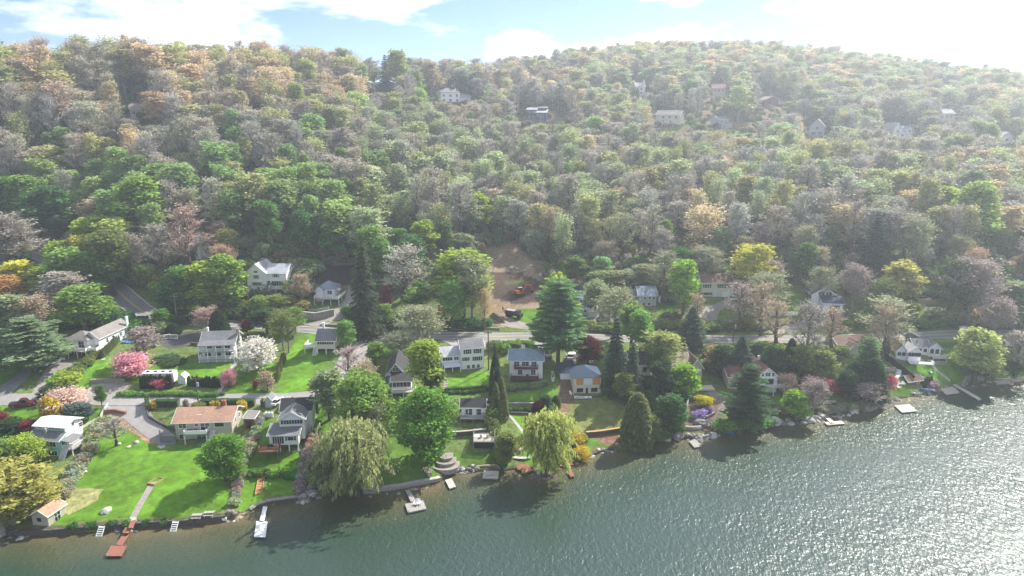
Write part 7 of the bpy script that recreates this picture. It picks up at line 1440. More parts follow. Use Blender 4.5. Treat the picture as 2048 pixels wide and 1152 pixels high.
# ------------------------------------------------------------ poles, wires, signs
PT = {}
def pole(key, px, py, ytop, lab, arm=2.2, m=POLE, tr=False, name='utility_pole', rz=0):
    g, h, _ = base_top(px, ytop, py, 1); o = empty(name, tuple(g), rz, lab, 'utility pole'); b = MB(); b.cyl((0, 0, -.5), (0, 0, h), .19, .13, 8); b.build('pole', m, o)
    if arm: b = MB(); b.box(-arm / 2, arm / 2, -.07, .07, h - .75, h - .6); b.build('crossarm', m, o)
    if arm:
        for k in (-1, 0, 1): b = MB(); b.cyl((k * arm * .42, 0, h - .6), (k * arm * .42, 0, h - .35), .06, .05, 6); b.build('insulator', GRP, o)
    if tr: b = MB(); b.cyl((.35, 0, h - 2.6), (.35, 0, h - 1.6), .28, .28, 10); b.build('transformer', GRP, o)
    PT[key] = (g[0], g[1], g[2] + h - .4); return o
pole('a', 397, 808, 752, 'brown utility pole with a transformer between the hedge and the lower road', tr=True); pole('b', 355, 648, 588, 'pale grey utility pole beside the big yellow-green tree', m=PALEBARK); pole('c', 578, 706, 655, 'utility pole beside the cream cottage on posts'); pole('d', 788, 660, 620, 'grey utility pole above the junction', m=PALEBARK)
pole('e', 769, 680, 663, 'short white post at the corner of the junction', arm=0, m=WT, name='marker_post'); pole('f', 977, 740, 661, 'dark utility pole right of the long white house'); pole('g', 1466, 684, 640, 'utility pole with a grey transformer at the main road right of centre', tr=True); pole('h', 1627, 690, 640, 'thin utility pole left of the brown-roofed roadside house'); pole('i', 1811, 690, 634, 'leaning utility pole above the white cottages'); pole('j', 2043, 668, 618, 'utility pole at the right edge of the main road'); pole('k', 1452, 662, 637, 'short grey pole beyond the main road right of centre', m=PALEBARK)
pole('l', 73, 735, 684, 'pale pole below the wide pine on the left', arm=0, m=PALEBARK)
def wire(a, b_, lab, r=.022, sag=.9, dx=0):
    A, B = Vector(PT[a]) + Vector((dx, 0, 0)), Vector(PT[b_]) + Vector((dx, 0, 0)); m = MB(); n = 14; o = empty('overhead_wire', tuple(A), 0, lab, 'wire', 'overhead wires'); P = [A.lerp(B, k / n) - A - Vector((0, 0, sag * 4 * (k / n) * (1 - k / n))) for k in range(n + 1)]
    for p, q in zip(P, P[1:]): m.cyl(p, q, r, r, 4, cap=False)
    m.build('wire', BLK, o)
for a, b_, l in (('b', 'c', 'wire from the pale grey pole to the pole by the cream cottage'), ('c', 'd', 'wire from the cream cottage pole to the junction'), ('d', 'f', 'wire from the junction to the pole by the long white house'), ('f', 'g', 'long wire above the main road in the middle'), ('g', 'h', 'wire above the main road below the curved drive'), ('h', 'i', 'wire above the brown-roofed roadside house'), ('i', 'j', 'wire at the right end of the main road'), ('g', 'k', 'short wire crossing the main road right of centre')):
    for dx in (-.8, .8): wire(a, b_, l, dx=dx)
g = G(757, 683); o = empty('stop_sign', tuple(g), 0, 'red octagonal STOP sign at the junction', 'road sign'); b = MB(); b.cyl((0, 0, -.3), (0, 0, 2.5), .04, .04, 6); b.build('post', CHR, o); q = []
s8 = [(math.cos(PI / 8 + k * PI / 4) * .46, math.sin(PI / 8 + k * PI / 4) * .46) for k in range(8)]; b = MB(); b.add([(x, -.05, 2.6 + z) for x, z in s8] + [(x, -.08, 2.6 + z) for x, z in s8], [tuple(range(8)), tuple(range(8, 16))[::-1]] + [(k, (k + 1) % 8, (k + 1) % 8 + 8, k + 8) for k in range(8)]); pl = b.build('plate', RP, o)
tx = bpy.data.curves.new('lettering', 'FONT'); tx.body = 'STOP'; tx.size = .34; tx.align_x = 'CENTER'; tx.align_y = 'CENTER'; tx.extrude = .004; tx.materials.append(WT); to = bpy.data.objects.new('lettering', tx); to = bpy.data.objects.new('lettering', bpy.data.meshes.new_from_object(to)); COL.objects.link(to); to.parent = pl; to.location = (0, -.09, 2.6); to.rotation_euler = (PI / 2, 0, 0)
# ------------------------------------------------------------ garden furniture and small things
def chair(px, py, rz, m, lab, z=None, group=None):
    g = PZ(px, py, z) if z else G(px, py); o = empty('garden_chair', tuple(g), rz, lab, 'chair', group); b = MB(); b.add([(-.32, -.35, .38), (.32, -.35, .38), (.32, .3, .25), (-.32, .3, .25), (-.32, -.35, .34), (.32, -.35, .34), (.32, .3, .21), (-.32, .3, .21)], [(0, 1, 2, 3), (7, 6, 5, 4), (0, 4, 5, 1), (3, 2, 6, 7), (0, 3, 7, 4), (1, 5, 6, 2)]); b.build('seat', m, o)
    b = MB(); b.bar((0, .3, .25), (0, .62, 1.05), .62, .04); b.v = [(v[0], v[1], v[2]) for v in b.v]; b.build('backrest', m, o)
    for x in (-.38, .38): b = MB(); b.box(x - .07, x + .07, -.42, .4, .55, .59); b.box(x - .03, x + .03, -.38, -.28, 0, .55); b.box(x - .03, x + .03, .25, .35, 0, .55); b.build('armrest', m, o)
chair(832, 1010, -.3, WT, 'left white chair on the grey T-shaped dock', .45); chair(838, 1009, .2, WT, 'right white chair on the grey T-shaped dock', .45); chair(1112, 930, .3, WT, 'white chair on the red-brown L-shaped deck', .8)
chair(1798, 770, .1, WT, 'left white garden chair on the bright right-hand lawn'); chair(1806, 770, -.1, WT, 'right white garden chair on the bright right-hand lawn'); chair(1798, 777, .5, WT, 'white lounge chair in front of the pair on the right-hand lawn'); chair(1143, 790, .8, WT, 'white chair at the left end of the brick terrace'); chair(1216, 785, -.4, WT, 'white chair at the right end of the brick terrace'); chair(8, 733, .2, ORP, 'left orange chair by the fire pit at the left edge'); chair(22, 732, -.3, ORP, 'right orange chair by the fire pit at the left edge')
chair(540, 1043, .2, DKW, 'dark chair beside the white dock', None) if 0 else None
def picnic(px, py, rz, m, lab):
    g = G(px, py); o = empty('picnic_table', tuple(g), rz, lab, 'picnic table'); b = MB(); b.box(-.95, .95, -.4, .4, .72, .78); b.build('table_top', m, o)
    for y in (-.75, .75): b = MB(); b.box(-.95, .95, y - .13, y + .13, .42, .47); b.build('bench', m, o)
    for x in (-.7, .7): b = MB(); b.bar((x, -.7, 0), (x, -.2, .72), .09); b.bar((x, .7, 0), (x, .2, .72), .09); b.box(x - .04, x + .04, -.75, .75, .36, .42); b.build('leg', m, o)
picnic(395, 1036, .05, DKW, 'weathered picnic table near the lake wall left of the white slab'); picnic(419, 1031, .1, DKW, 'second picnic table close to the white slab'); picnic(1703, 790, .4, DKW, 'grey picnic table on the shaded lawn')
def lump(name, px, py, s, m, lab, cat, group=None, z=None, sq=.6, seed=0, pos=None):
    g = pos if pos is not None else (PZ(px, py, z) if z is not None else G(px, py)); bm = bmesh.new(); bmesh.ops.create_icosphere(bm, subdivisions=2, radius=1); rr = random.Random(seed + int(px * 7 + py)); a = [rr.uniform(.6, 2.6) for _ in range(6)]
    for v in bm.verts:
        n = v.co.normalized(); f = 1 + .22 * math.sin(n.x * a[0] * 2 + a[1]) + .2 * math.cos(n.y * a[2] * 2 + a[3]) * math.sin(n.z * a[4] * 2 + a[5]); q = n * f; v.co = Vector((round(q.x * 2.2) / 2.2 * .45 + q.x * .55, round(q.y * 2.2) / 2.2 * .4 + q.y * .6, q.z * sq)) * s
    me = bpy.data.meshes.new(name); bm.to_mesh(me); bm.free(); me.materials.append(m); o = link(name, me); o.location = (g[0], g[1], g[2] + s * sq * .25); o.rotation_euler = (0, 0, rr.uniform(0, 6)); return tag(o, lab, cat, group)
ROCK = mat('rock', (.28, .26, .235), .95, .4, 1.6, .08, 4, hue=(.20, .19, .17)); ROCKL = mat('pale_rock', (.46, .44, .40), .95, .25, 1.6, .06, 4)
for px, py, s, m, l in ((213, 1023, .95, ROCKL, 'pale boulder on the big lawn near the lake wall'), (167, 945, .7, ROCKL, 'flat pale stone on the big lawn left of centre'), (237, 889, .6, ROCKL, 'pale stone at the foot of the small leafless lawn tree'), (258, 894, .5, ROCKL, 'flat stone right of the small leafless lawn tree'), (273, 885, .6, ROCKL, 'pale stone below the gravelly drive bank'), (318, 894, .5, ROCKL, 'left stone at the corner of the drive retaining wall'), (325, 895, .6, ROCKL, 'right stone at the corner of the drive retaining wall'), (124, 1006, .8, ROCK, 'boulder on the sandy play patch'),
                        (1550, 844, 1.7, ROCKL, 'big pale boulder at the water right of the blue-green pine'), (1620, 842, 1.6, ROCKL, 'flat pale boulder left of the L-shaped dock'), (1640, 832, 1.1, ROCKL, 'pale boulder above the L-shaped dock'), (1728, 818, 1.6, ROCK, 'large grey boulder at the shore below the purplish thicket'), (1742, 815, 1.5, ROCK, 'second large grey boulder below the purplish thicket'), (1705, 826, 1.2, ROCKL, 'flat pale rock in the shallows of the shaded lawn'), (1355, 874, 1.7, ROCK, 'large dark boulder beside the stone garden landing'), (1400, 846, 1.4, ROCK, 'grey boulder in the stone garden'), (1414, 850, 1.2, ROCK, 'right grey boulder in the stone garden'),
                        (1024, 536, 1.0, ROCKL, 'pale rock on the cleared slope'), (1033, 538, .8, ROCKL, 'second pale rock on the cleared slope'), (1083, 551, 1.2, ROCKL, 'white rock at the right edge of the cleared slope'), (617, 506, 1.1, ROCKL, 'grey rock in the dark clearing above the white houses'), (626, 512, .9, ROCKL, 'second grey rock in the dark clearing'), (648, 510, .8, ROCKL, 'third grey rock in the dark clearing')): lump('boulder', px, py, s, m, l, 'boulder')
def rocks(p0, p1, n, smin, smax, lab, grp, off=(-.8, 1.4)):
    for k in range(n):
        px = R.uniform(p0, p1); py = np.interp(px, [s[0] for s in SH], [s[1] for s in SH]); g = PZ(px, py, 0); r = math.hypot(g[0], g[1]); o_ = R.uniform(*off); x, y = g[0] * (r + o_) / r, g[1] * (r + o_) / r; lump('boulder', px, py, R.uniform(smin, smax), R.choice((ROCK, ROCK, ROCKL, DST)), lab, 'boulder', grp, pos=(x, y, max(H(x, y), -.15)), seed=k)
rocks(598, 648, 26, .5, 1.0, 'dark boulder in the rock heap at the end of the low curving wall', 'rock heap left of the big willow', (-.6, 2.2)); rocks(228, 275, 10, .3, .6, 'small rock at the foot of the rust-brown dock', 'rocks around the rust-brown dock', (-1, .2)); rocks(905, 955, 26, .35, .7, 'rock in the shore bank between the float and the timber wall', 'shore rocks below the terraces'); rocks(455, 480, 9, .3, .6, 'small rock beside the sandy boat landing', 'rocks beside the sandy landing')
rocks(1290, 1450, 36, .4, 1.0, 'dark shore rock along the stone garden', 'shore rocks at the stone garden'); rocks(1450, 1560, 22, .4, .9, 'shore rock below the blue-green pine', 'shore rocks below the blue-green pine'); rocks(1560, 1700, 40, .4, 1.1, 'pale shore rock around the L-shaped dock', 'shore rocks around the L-shaped dock'); rocks(1700, 1800, 26, .4, 1.0, 'shore rock below the dark evergreens', 'shore rocks below the dark evergreens'); rocks(1150, 1290, 30, .3, .6, 'small stone along the curved wall of the meadow', 'stones along the curved shore'); rocks(0, 60, 12, .3, .7, 'rock at the water in the bottom left corner', 'rocks in the bottom left corner', (-1.2, .3)); rocks(1850, 2040, 26, .3, .7, 'shore rock near the right-hand docks', 'shore rocks near the right-hand docks'); rocks(1050, 1110, 14, .3, .6, 'dark rock under the hanging willow twigs', 'rocks under the yellow-green willow'); rocks(735, 880, 20, .3, .5, 'stone at the foot of the wall by the T-shaped dock', 'stones at the T-shaped dock wall', (-.8, .1))
# steps
def steps(pts, w, n, m, lab, name='garden_steps', rise=.0, rails=False):
    P = [G(*p) for p in pts]; seg = [np.linalg.norm(P[i + 1] - P[i]) for i in range(len(P) - 1)]; tot = sum(seg); o = empty(name, tuple(P[0]), 0, lab, 'steps'); c0 = P[0]
    for k in range(n):
        d = tot * (k + .5) / n; i = 0
        while i < len(seg) - 1 and d > seg[i]: d -= seg[i]; i += 1
        u = (P[i + 1] - P[i]) / seg[i]; q = P[i] + u * d; an = math.atan2(u[1], u[0]) - PI / 2; b = MB(); T = Matrix.Translation((q[0] - c0[0], q[1] - c0[1], H(q[0], q[1]) - c0[2])) @ Matrix.Rotation(an, 4, 'Z'); dd = tot / n * .40; b.box(-w / 2, w / 2, -dd, dd, -.1, .14 + rise, T); b.build('step', m, o)
    if rails:
        for s_ in (-1, 1):
            b = MB()
            for a, e in zip(P, P[1:]): u = (e - a) / np.linalg.norm(e - a); nn = np.array((-u[1], u[0], 0)) * s_ * w / 2; b.bar(tuple(a + nn - c0 + (0, 0, .25)), tuple(e + nn - c0 + (0, 0, .25)), .1, .25)
            b.build('stringer', m, o)
steps([(1440, 822), (1443, 808), (1436, 795), (1420, 782)], 3.2, 17, STN, 'broad curving stone steps in the lakeside garden'); steps([(517, 990), (521, 968), (525, 948)], 1.3, 13, LTW, 'wooden bank steps on the lawn of the two-tier house', rails=True); steps([(1788, 758), (1795, 750), (1797, 738)], 1.6, 7, WT, 'white lakeside steps behind the two garden chairs', rise=.05)
steps([(1862, 632), (1852, 618), (1842, 604)], 1.5, 14, PNW, 'long straight steps up to the reddish roofed ranch'); steps([(974, 870), (976, 850), (974, 820), (972, 795)], 1.6, 22, RDW, 'rusty steps in the dark strip right of the boathouse'); steps([(381, 815), (386, 806)], 2.0, 5, STN, 'stone steps through the clipped hedge'); steps([(978, 872), (977, 860)], 1.6, 5, DKW, 'grey wooden steps down to the timber deck'); steps([(892, 792), (890, 775), (893, 760)], 1.0, 10, DKW, 'narrow wooden steps left of the clipped hedge')
steps([(266, 1046), (264, 1036)], 1.4, 4, PNW, 'pale steps where the lawn path meets the rust-brown dock')
for px, py, l in ((208, 1066, 'white ladder steps on the lake wall left of the rust-brown dock'), (354, 1052, 'white ladder steps on the lake wall right of the rust-brown dock')):
    g = G(px, py - 4); o = empty('wall_steps', (g[0], g[1] - .8, 0), 0, l, 'steps')
    for k in range(5): b = MB(); b.box(-.5, .5, -.9 + k * .28, -.68 + k * .28, -.05 + k * .28, .08 + k * .28); b.build('step', WT, o)
    for x in (-.53, .53): b = MB(); b.bar((x, -1.0, -.1), (x, .5, 1.3), .07, .16); b.build('stringer', WT, o)
# round stone terraces
g = G(891, 934)
for k, (r_, z) in enumerate(((3.0, .4), (2.2, .95), (1.4, 1.5))):
    o = empty('stone_terrace', (g[0], g[1] + k * .9, H(g[0], g[1])), 0, ('lowest', 'middle', 'topmost')[k] + ' of the three round stone terraces by the shaded lawn', 'terrace', 'round stone terraces'); b = MB(); pr = [(math.cos(a) * r_, math.sin(a) * r_ * .8) for a in [PI + i * PI / 16 for i in range(17)]] + [(r_, 2.0), (-r_, 2.0)]; b.prism(pr, -.6, z); b.build('wall_body', STN, o); b = MB(); pr = [(x * .88, y * .88 if y < 0 else y - .1) for x, y in pr]; b.prism(pr, z, z + .03); b.build('terrace_floor', gravel, o)
    b = MB(); b.loft([[(math.cos(a) * (r_ + .08), math.sin(a) * (r_ + .08) * .8, z + .0), (math.cos(a) * (r_ - .35), math.sin(a) * (r_ - .35) * .8, z), (math.cos(a) * (r_ - .35), math.sin(a) * (r_ - .35) * .8, z + .16), (math.cos(a) * (r_ + .08), math.sin(a) * (r_ + .08) * .8, z + .16)] for a in [PI + i * PI / 16 for i in range(17)]]); b.build('coping', STN, o)
# timber deck
g = G(946, 898); o = empty('timber_deck', (g[0], g[1], H(g[0], g[1])), 0, 'large weathered timber deck with railings above the small shore lawn', 'deck'); wd = np.linalg.norm(G(990, 898) - g); deck(o, 0, wd, 0, 4.6, 1.9, PNW, DKW, 'lfr'); b = MB(); b.box(.1, wd - .1, .3, .4, -.5, 1.7); b.build('skirt', BLK, o)
for k in range(2): b = MB(); b.box(wd * (.3 + .3 * k), wd * (.3 + .3 * k) + .5, 1.6, 2.2, 1.92, 2.7); b.build('bench', DKW, o)
# tanks, tarp, barbecue, misc
for k, px in enumerate((532, 538, 544)): g = G(px, 834); o = empty('gas_tank', tuple(g), 0, ('left', 'middle', 'right')[k] + ' one of three white upright gas tanks by the grey shed', 'gas tank', 'white gas tanks'); b = MB(); b.cyl((0, 0, 0), (0, 0, 1.15), .36, .36, 12); b.cyl((0, 0, 1.15), (0, 0, 1.35), .36, .16, 12); b.build('tank', WT, o); b = MB(); b.cyl((0, 0, 1.35), (0, 0, 1.5), .1, .1, 8); b.build('valve_cap', GRP, o)
g = G(612, 903); o = empty('garden_bin', tuple(g), .1, 'white storage bin with an orange lid right of the two-tier house', 'bin'); b = MB(); b.box(0, 1.6, 0, 1.4, 0, 1.5); b.build('body', GRH, o); b = MB(); b.box(-.05, 1.65, -.05, 1.45, 1.5, 1.62); b.build('lid', ORP, o)
for px, py, s, m, l, nm, ct in ((258, 684, 2.2, BLH, 'bright blue tarpaulin below the silver van', 'tarpaulin', 'tarpaulin'), (633, 610 + 14, .1, WT, '', '', ''),):
    if l:
        g = G(px, py); bm = bmesh.new(); bmesh.ops.create_grid(bm, x_segments=10, y_segments=8, size=1)
        for v in bm.verts: v.co = Vector((v.co.x * 1.8, v.co.y * 1.3, .25 + .3 * math.sin(v.co.x * 4) * math.cos(v.co.y * 3) * .6))
        me_ = bpy.data.meshes.new(nm); bmesh.ops.solidify(bm, geom=bm.faces[:], thickness=.05); bm.to_mesh(me_); bm.free(); me_.materials.append(m); x = link(nm, me_); x.location = tuple(g); tag(x, l, ct)
g = G(1860, 753); o = empty('barbecue', tuple(g), 0, 'green domed barbecue on the right-hand lawn', 'barbecue'); b = MB(); [b.cyl((x, y, 0), (x * .5, y * .5, .8), .03, .03, 5) for x, y in ((-.5, -.4), (.5, -.4), (0, .5))]; b.build('leg', BLK, o); bm = MB(); bm.loft([[(math.cos(a) * r_, math.sin(a) * r_, z) for a in [k * PI / 6 for k in range(12)]] for r_, z in ((.35, .7), (.7, .95), (.72, 1.1), (.55, 1.4), (.15, 1.55))]); bm.build('dome', TURQ, o)
g = G(441, 1040); o = empty('concrete_slab', tuple(g), .1, 'white slab standing at the end of the long lake wall', 'slab'); b = MB(); b.box(0, 1.1, 0, 3.6, -.2, .35); b.build('slab', WT, o); b = MB(); b.box(.1, 1.0, .2, 3.4, .35, .38); b.build('slab_top', conc, o)
g = G(478, 976); lump('garden_bag', 478, 976, .6, WT, 'blue and white bag lying in the overgrown strip by the wooden steps', 'bag')
g = G(1141, 921); o = empty('storage_box', (g[0], g[1], .8), 0, 'teal storage box on the red-brown L-shaped deck', 'storage box'); b = MB(); b.box(-.9, 0, 0, .9, 0, .8); b.build('body', TLP, o); b = MB(); b.box(-.95, .05, -.05, .95, .8, .9); b.build('lid', TLP, o)
for (px, py), l in (((1520, 663), 'yellow garden tractor by the main road right of the short fence'),): g = G(px, py); o = empty('garden_tractor', (g[0], g[1], g[2]), .1, l, 'tractor'); b = MB(); b.box(-.9, .9, -.4, .4, .35, .8); b.box(.2, .9, -.35, .35, .8, 1.1); b.build('body', GLD if 'GLD' in globals() else LTW, o); b = MB(); [b.cyl((x, y, .3), (x, y + .15, .3), .3, .3, 10) for x in (-.6, .6) for y in (-.5, .4)]; b.build('wheel', RUB, o); b = MB(); b.box(-.5, 0, -.25, .25, .8, 1.2); b.build('seat', BLK, o)
lump('water_tank', 1925, 660, 1.1, WT, 'round white tank beside the main road at the right', 'tank', sq=.9)
g = G(890, 960)
o = empty('boat_rack', (g[0] - 1.2, g[1] + .5, H(g[0], g[1])), .3, 'white tubular boat rack on the gravel ramp by the small pinkish float', 'boat rack'); b = MB(); [b.bar(p, q, .09) for p, q in (((0, 0, .1), (0, 3.4, .7)), ((.9, 0, .1), (.9, 3.4, .7)), ((0, .2, .5), (.9, .2, .5)), ((0, 3.2, .9), (.9, 3.2, .9)), ((1.8, .5, .1), (2.5, 3.2, .9)))]; b.build('frame', WT, o)
def logs(): pass
for px, py, L_, rz, l in ((1514, 862, 5.5, 1.95, 'grey fallen log sloping into the water right of the blue-green pine'), (1120, 560, 9, .9, 'fallen trunk on the cleared edge right of the building site'), (1068, 525, 12, -.75, 'long dark fallen trunk along the edge of the cleared slope'), (1660, 800 + 13, 4, .1, 'pale driftwood pole on the rocky shore below the shaded lawn')):
    g = G(px, py); o = empty('fallen_log', (g[0], g[1], max(g[2], 0) + .2), rz, l, 'log'); b = MB(); b.cyl((-L_ / 2, 0, 0), (L_ / 2, 0, 0), .2, .13, 7); b.build('bark', PALEBARK, o); b = MB(); b.cyl((L_ * .1, 0, 0), (L_ * .2, .5, .5), .07, .03, 5); b.build('branch', PALEBARK, o)
# ------------------------------------------------------------ the wood on the hill
def woodland():
    pts = []; sp = 9.2
    KEEP = [(o[0], o[1], o[2]) for o in OCC]; KA = np.array(KEEP) if KEEP else np.zeros((0, 3))
    hs = np.array(CLEAR) if CLEAR else np.zeros((0, 3))
    y = 150
    while y < 960:
        x = -760.0 + (int(y / sp) % 2) * sp / 2
        spx = sp * (1 + max(0, (y - 350)) / 1400)
        while x < 760:
            px_ = x + R.uniform(-.42, .42) * spx; py_ = y + R.uniform(-.42, .42) * spx; x += spx
            ph = math.atan2(px_, py_)
            if abs(ph) > math.radians(44): continue
            r = math.hypot(px_, py_); f = (ph - AZ0) / (AZ1 - AZ0) * (NA - 1); i = int(f)
            rbase = KR[11, i]; rcr = KR[15, i]
            if r < rbase - 12 or r > rcr + 75: continue
            if r < rbase and R.random() < .5: continue
            if r < rbase + 70 and bare_ground(px_, py_): continue
            if len(KA) and (((KA[:, 0] - px_) ** 2 + (KA[:, 1] - py_) ** 2) < (KA[:, 2] + 2.6) ** 2).any(): continue
            if len(hs) and (((hs[:, 0] - px_) ** 2 + (hs[:, 1] - py_) ** 2) < hs[:, 2] ** 2).any(): continue
            pts.append((px_, py_, r, (r - rbase) / (rcr - rbase)))
        y += spx * .88
    out = []
    for x, y, r, t in pts:
        z = H(x, y); sx, sy = proj((x, y, z + 8))
        if sx < -120 or sx > 2170: continue
        g = noise2(x, y, .021) ; g2 = noise2(y + 90, x, .047); q = R.random(); hgt = R.uniform(15, 24) * (1.08 if sx < 700 and t > .5 else 1)
        left = sx < 720; far = sx > 1150
        bright = sy > 330 and left
        # what grows where: orange and tan oaks high on the left, fresh green low on the left, grey bare trees in the middle, pale green to the right
        if left and t > .55: tab = ((.32, 'budding', TN), (.36, 'budding', OR), (.54, 'bare', GY), (.60, 'bare', PK), (.84, 'budding', OL), (.93, 'leafy', YG), (.975, 'leafy', LG), (1, 'spruce', SP))
        elif left and t > .25: tab = ((.16, 'budding', TN), (.44, 'bare', GY), (.60, 'bare', BL), (.76, 'budding', OL), (.9, 'leafy', MG), (.97, 'leafy', LG), (1, 'spruce', SP))
        elif left: tab = ((.16, 'budding', OL), (.32, 'bare', GY), (.58, 'leafy', MG), (.84, 'leafy', LG), (.95, 'leafy', SG), (1, 'budding', TN))
        elif far and t > .6: tab = ((.34, 'budding', OL), (.52, 'budding', SG), (.68, 'budding', TN), (.84, 'bare', GY), (.94, 'leafy', SG), (.975, 'leafy', MG), (1, 'spruce', SP))
        elif far: tab = ((.30, 'budding', OL), (.44, 'budding', SG), (.62, 'bare', GY), (.78, 'bare', BL), (.88, 'budding', TN), (.96, 'leafy', MG), (1, 'leafy', LG))
        elif t > .55: tab = ((.28, 'budding', TN), (.48, 'bare', BL), (.68, 'bare', GY), (.84, 'budding', OL), (.93, 'leafy', LG), (.97, 'leafy', YG), (1, 'spruce', SP))
        else: tab = ((.26, 'bare', GY), (.46, 'bare', LC), (.66, 'budding', SG), (.80, 'budding', OL), (.88, 'leafy', SG), (.95, 'leafy', MG), (.975, 'leafy', LG), (1, 'budding', TN))
        q = min(.9999, max(0, q * .62 + .38 * (.5 + .5 * g2) + .0))
        kind, tint = next((k, c_) for lim, k, c_ in tab if q <= lim)
        v = R.uniform(1.0, 1.5); mean = (.37, .37, .22) if not left or t < .55 else (.42, .37, .23); tint = tuple((c_ * .72 + m_ * .28) * v * R.uniform(.95, 1.05) for c_, m_ in zip(tint, mean))
        w = (6.6 + 7.5 * R.random() ** 1.5) * (1.15 if left and t > .5 else 1) * (1.2 if r > 520 else 1)
        if kind == 'spruce': w = R.uniform(5.5, 7.5)
        # young, lower trees in front of the hill houses
        skip = False
        for (hx0, hx1, hyb, hr) in VIEWS:
            if r < hr + 4 and r > hr - 130:
                wp = w / 2 * F / r
                if hx0 - wp * .8 < sx < hx1 + wp * .8:
                    want = hyb - 3 + 5 * R.random(); ty = proj((x, y, z + hgt))[1]
                    if ty < want:
                        k = (proj((x, y, z))[1] - want) / max(1e-3, proj((x, y, z))[1] - ty); hgt *= k; w *= max(.45, k)
                        if hgt < 3.5 or r > hr - 9: skip = True
        if skip or any(x0 - 22 < sx < x1 + 22 and yb - 5 < proj((x, y, z))[1] < yb + 70 for x0, x1, yb in HB): continue
        if noise2(x + 7, y, .09) < -.2 and R.random() < .3 and sy > 170: continue
        if kind == 'bare' and R.random() < .55: kind = 'thin'; hgt *= 1.08
        out.append([r, x, y, z, kind, tint, hgt, w, sx, sy])
    out.sort(key=lambda a: a[0])
    lim = {'bare': 150, 'thin': 110, 'budding': 285, 'leafy': 250, 'spruce': 60}; used = {k: 0 for k in lim}; rest = []
    NM = {'bare': 'bare_tree', 'thin': 'bare_tree', 'budding': 'budding_tree', 'leafy': 'leafy_tree', 'spruce': 'evergreen_tree'}
    for a in out:
        r, x, y, z, kind, tint, hgt, w, sx, sy = a
        if used[kind] < lim[kind] and -40 < sx < 2090:
            used[kind] += 1
            tl = (tint[0] / tint[1]); cn = 'dark evergreen' if kind == 'spruce' else 'grey leafless' if kind in ('bare', 'thin') else ('pale olive' if tl < 1.1 else 'tan half-leafed' if tl < 1.45 else 'russet half-leafed') if kind == 'budding' else ('fresh light green' if v > 1.22 else 'mid green')
            hgh = 'foot' if sy > 430 else 'lower slope' if sy > 340 else 'middle slope' if sy > 240 else 'upper slope'
            mk = next(t for lim, t in ((130, 'the road bend'), (260, 'the slanting arborvitae'), (400, 'the long terrace house'), (560, 'the tall white house'), (690, 'the hip-roofed deck house'), (820, 'the tall dark spruce'), (960, 'the golden tree'), (1110, 'the building site'), (1240, 'the slate-roofed house'), (1370, 'the white garden shed'), (1520, 'the raised ranch'), (1690, 'the navy-roofed house'), (1830, 'the lone blue-green spruce'), (1960, 'the ivy-clad tree'), (9999, 'the clay slope')) if sx < lim)
            sz = 'tall' if hgt > 17 else 'low' if hgt < 13.5 else ''
            plant(kind, (x, y, z), hgt, w, tint, NM[kind], f'{sz} {cn} tree on the {hgh} above {mk}'.strip(), f'{cn} trees on the {hgh} above {mk}')
        else: rest.append(a)
    # everything smaller and farther: one stand of trees
    tcol = bpy.data.collections.new('tree_kinds'); idx = {}
    allk = [('bare', k) for k in range(5)] + [('budding', k) for k in range(6)] + [('leafy', k) for k in range(5)] + [('spruce', k) for k in range(2)] + [('thin', k) for k in range(3)] + [('shrub', k) for k in range(4)]
    for j, (kd, k) in enumerate(allk):
        o = bpy.data.objects.new(f'kind_{j:02d}', TPL[kd][k][4]); tcol.objects.link(o); idx.setdefault(kd, []).append((j, TPL[kd][k][0], TPL[kd][k][1]))
    V = []; I = []; Sc = []; Ro = []; Ti = []
    for r, x, y, z, kind, tint, hgt, w, sx, sy in rest:
        j, hh, ww = R.choice(idx[kind]); V.append((x, y, z - .1)); I.append(j); Sc.append((w / ww, w / ww, hgt / hh)); Ro.append((0, 0, R.uniform(0, 6.28))); Ti.append(tint)
    stuffmesh('hillside_woodland', V, I, Sc, Ro, Ti, tcol)
    # undergrowth
    V = []; I = []; Sc = []; Ro = []; Ti = []
    n = 0
    while n < 11000:
        ph = R.uniform(-math.radians(42), math.radians(42)); f = (ph - AZ0) / (AZ1 - AZ0) * (NA - 1); i = int(f)
        t = R.random() ** 1.4; r = KR[11, i] - 22 + t * (KR[15, i] - KR[11, i] + 20); x = r * math.sin(ph); y = r * math.cos(ph); n += 1
        if len(hs) and (((hs[:, 0] - x) ** 2 + (hs[:, 1] - y) ** 2) < (hs[:, 2] * .6) ** 2).any(): continue
        if bare_ground(x, y): continue
        j, hh, ww = R.choice(idx['shrub']); s = R.uniform(.9, 2.4); V.append((x, y, H(x, y) - .1)); I.append(j); Sc.append((s, s, s * R.uniform(.8, 1.5))); Ro.append((0, 0, R.uniform(0, 6.28)))
        c_ = R.choice((MG, SG, OL, SG, GY, MG, TN, MG)); v = R.uniform(.6, 1.1); Ti.append(tuple(k * v for k in c_))
    for p, h_, w_, c_ in THICK:
        j, hh, ww = R.choice(idx['shrub']); V.append((p[0], p[1], p[2] - .1)); I.append(j); Sc.append((w_ / ww, w_ / ww, h_ / hh)); Ro.append((0, 0, R.uniform(0, 6.28))); Ti.append(tuple(c_))
    stuffmesh('undergrowth', V, I, Sc, Ro, Ti, tcol)
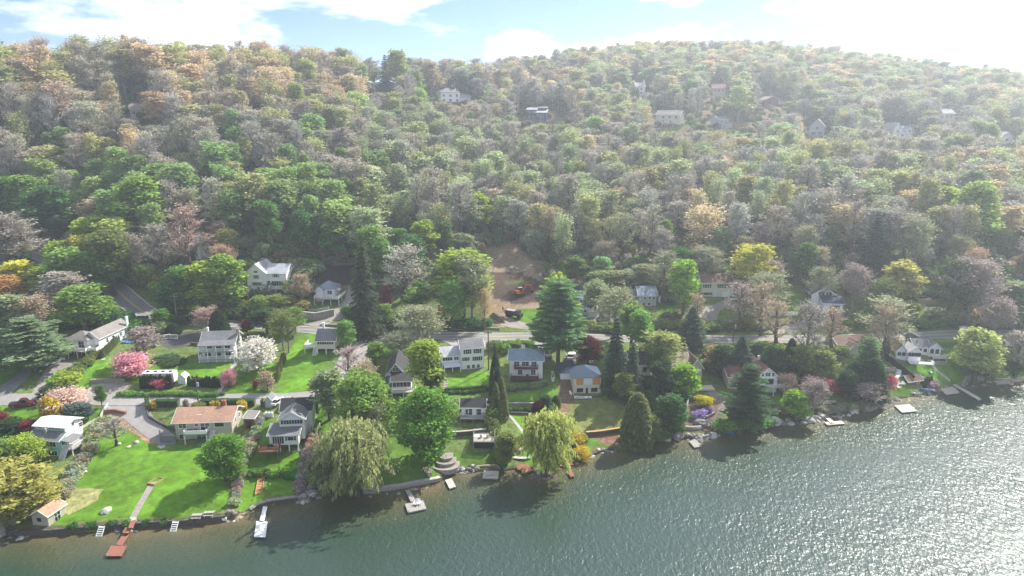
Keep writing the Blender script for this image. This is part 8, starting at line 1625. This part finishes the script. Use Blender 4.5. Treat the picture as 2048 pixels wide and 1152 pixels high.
def stuffmesh(name, V, I, Sc, Ro, Ti, tcol):
    me = bpy.data.meshes.new(name); me.from_pydata(V, [], [])
    for nm, ty, dat, key in (('kind_index', 'INT', I, 'value'), ('size', 'FLOAT_VECTOR', Sc, 'vector'), ('turn', 'FLOAT_VECTOR', Ro, 'vector'), ('tint', 'FLOAT_VECTOR', Ti, 'vector')):
        a = me.attributes.new(nm, ty, 'POINT'); a.data.foreach_set(key, np.array(dat, dtype=np.int32 if ty == 'INT' else np.float32).ravel())
    o = link(name, me); tag(o, kind='stuff')
    g = bpy.data.node_groups.new(name, 'GeometryNodeTree'); g.interface.new_socket('Geometry', in_out='INPUT', socket_type='NodeSocketGeometry'); g.interface.new_socket('Geometry', in_out='OUTPUT', socket_type='NodeSocketGeometry')
    N = g.nodes; L = g.links; gi = N.new('NodeGroupInput'); go = N.new('NodeGroupOutput'); ip = N.new('GeometryNodeInstanceOnPoints'); ci = N.new('GeometryNodeCollectionInfo')
    ci.inputs['Collection'].default_value = tcol; ci.inputs['Separate Children'].default_value = True; ci.inputs['Reset Children'].default_value = True
    def na(n, t): a = N.new('GeometryNodeInputNamedAttribute'); a.data_type = t; a.inputs['Name'].default_value = n; return a.outputs['Attribute']
    L.new(gi.outputs[0], ip.inputs['Points']); L.new(ci.outputs[0], ip.inputs['Instance']); ip.inputs['Pick Instance'].default_value = True
    L.new(na('kind_index', 'INT'), ip.inputs['Instance Index']); L.new(na('size', 'FLOAT_VECTOR'), ip.inputs['Scale'])
    er = N.new('FunctionNodeEulerToRotation'); L.new(na('turn', 'FLOAT_VECTOR'), er.inputs[0]); L.new(er.outputs[0], ip.inputs['Rotation'])
    L.new(ip.outputs[0], go.inputs[0]); md = o.modifiers.new('stand', 'NODES'); md.node_group = g
    return o
woodland()
# ------------------------------------------------------------ air
bm = bmesh.new(); bmesh.ops.create_cube(bm, size=1)
for v in bm.verts: v.co = Vector((v.co.x * 2800, (v.co.y) * 2300 + 650, (v.co.z + .5) * (HZT + 100.) - 100))
me = bpy.data.meshes.new('haze'); bm.to_mesh(me); bm.free()
hm = bpy.data.materials.new('haze'); hm.use_nodes = True; hm.node_tree.nodes.clear()
ho = hm.node_tree.nodes.new('ShaderNodeOutputMaterial'); hv = hm.node_tree.nodes.new('ShaderNodeVolumePrincipled')
hv.inputs['Color'].default_value = (.84, .91, 1, 1); hv.inputs['Density'].default_value = HAZE_DENSITY; hv.inputs['Anisotropy'].default_value = .46
hm.node_tree.links.new(hv.outputs[0], ho.inputs['Volume']); me.materials.append(hm)
tag(link('haze', me), kind='stuff')
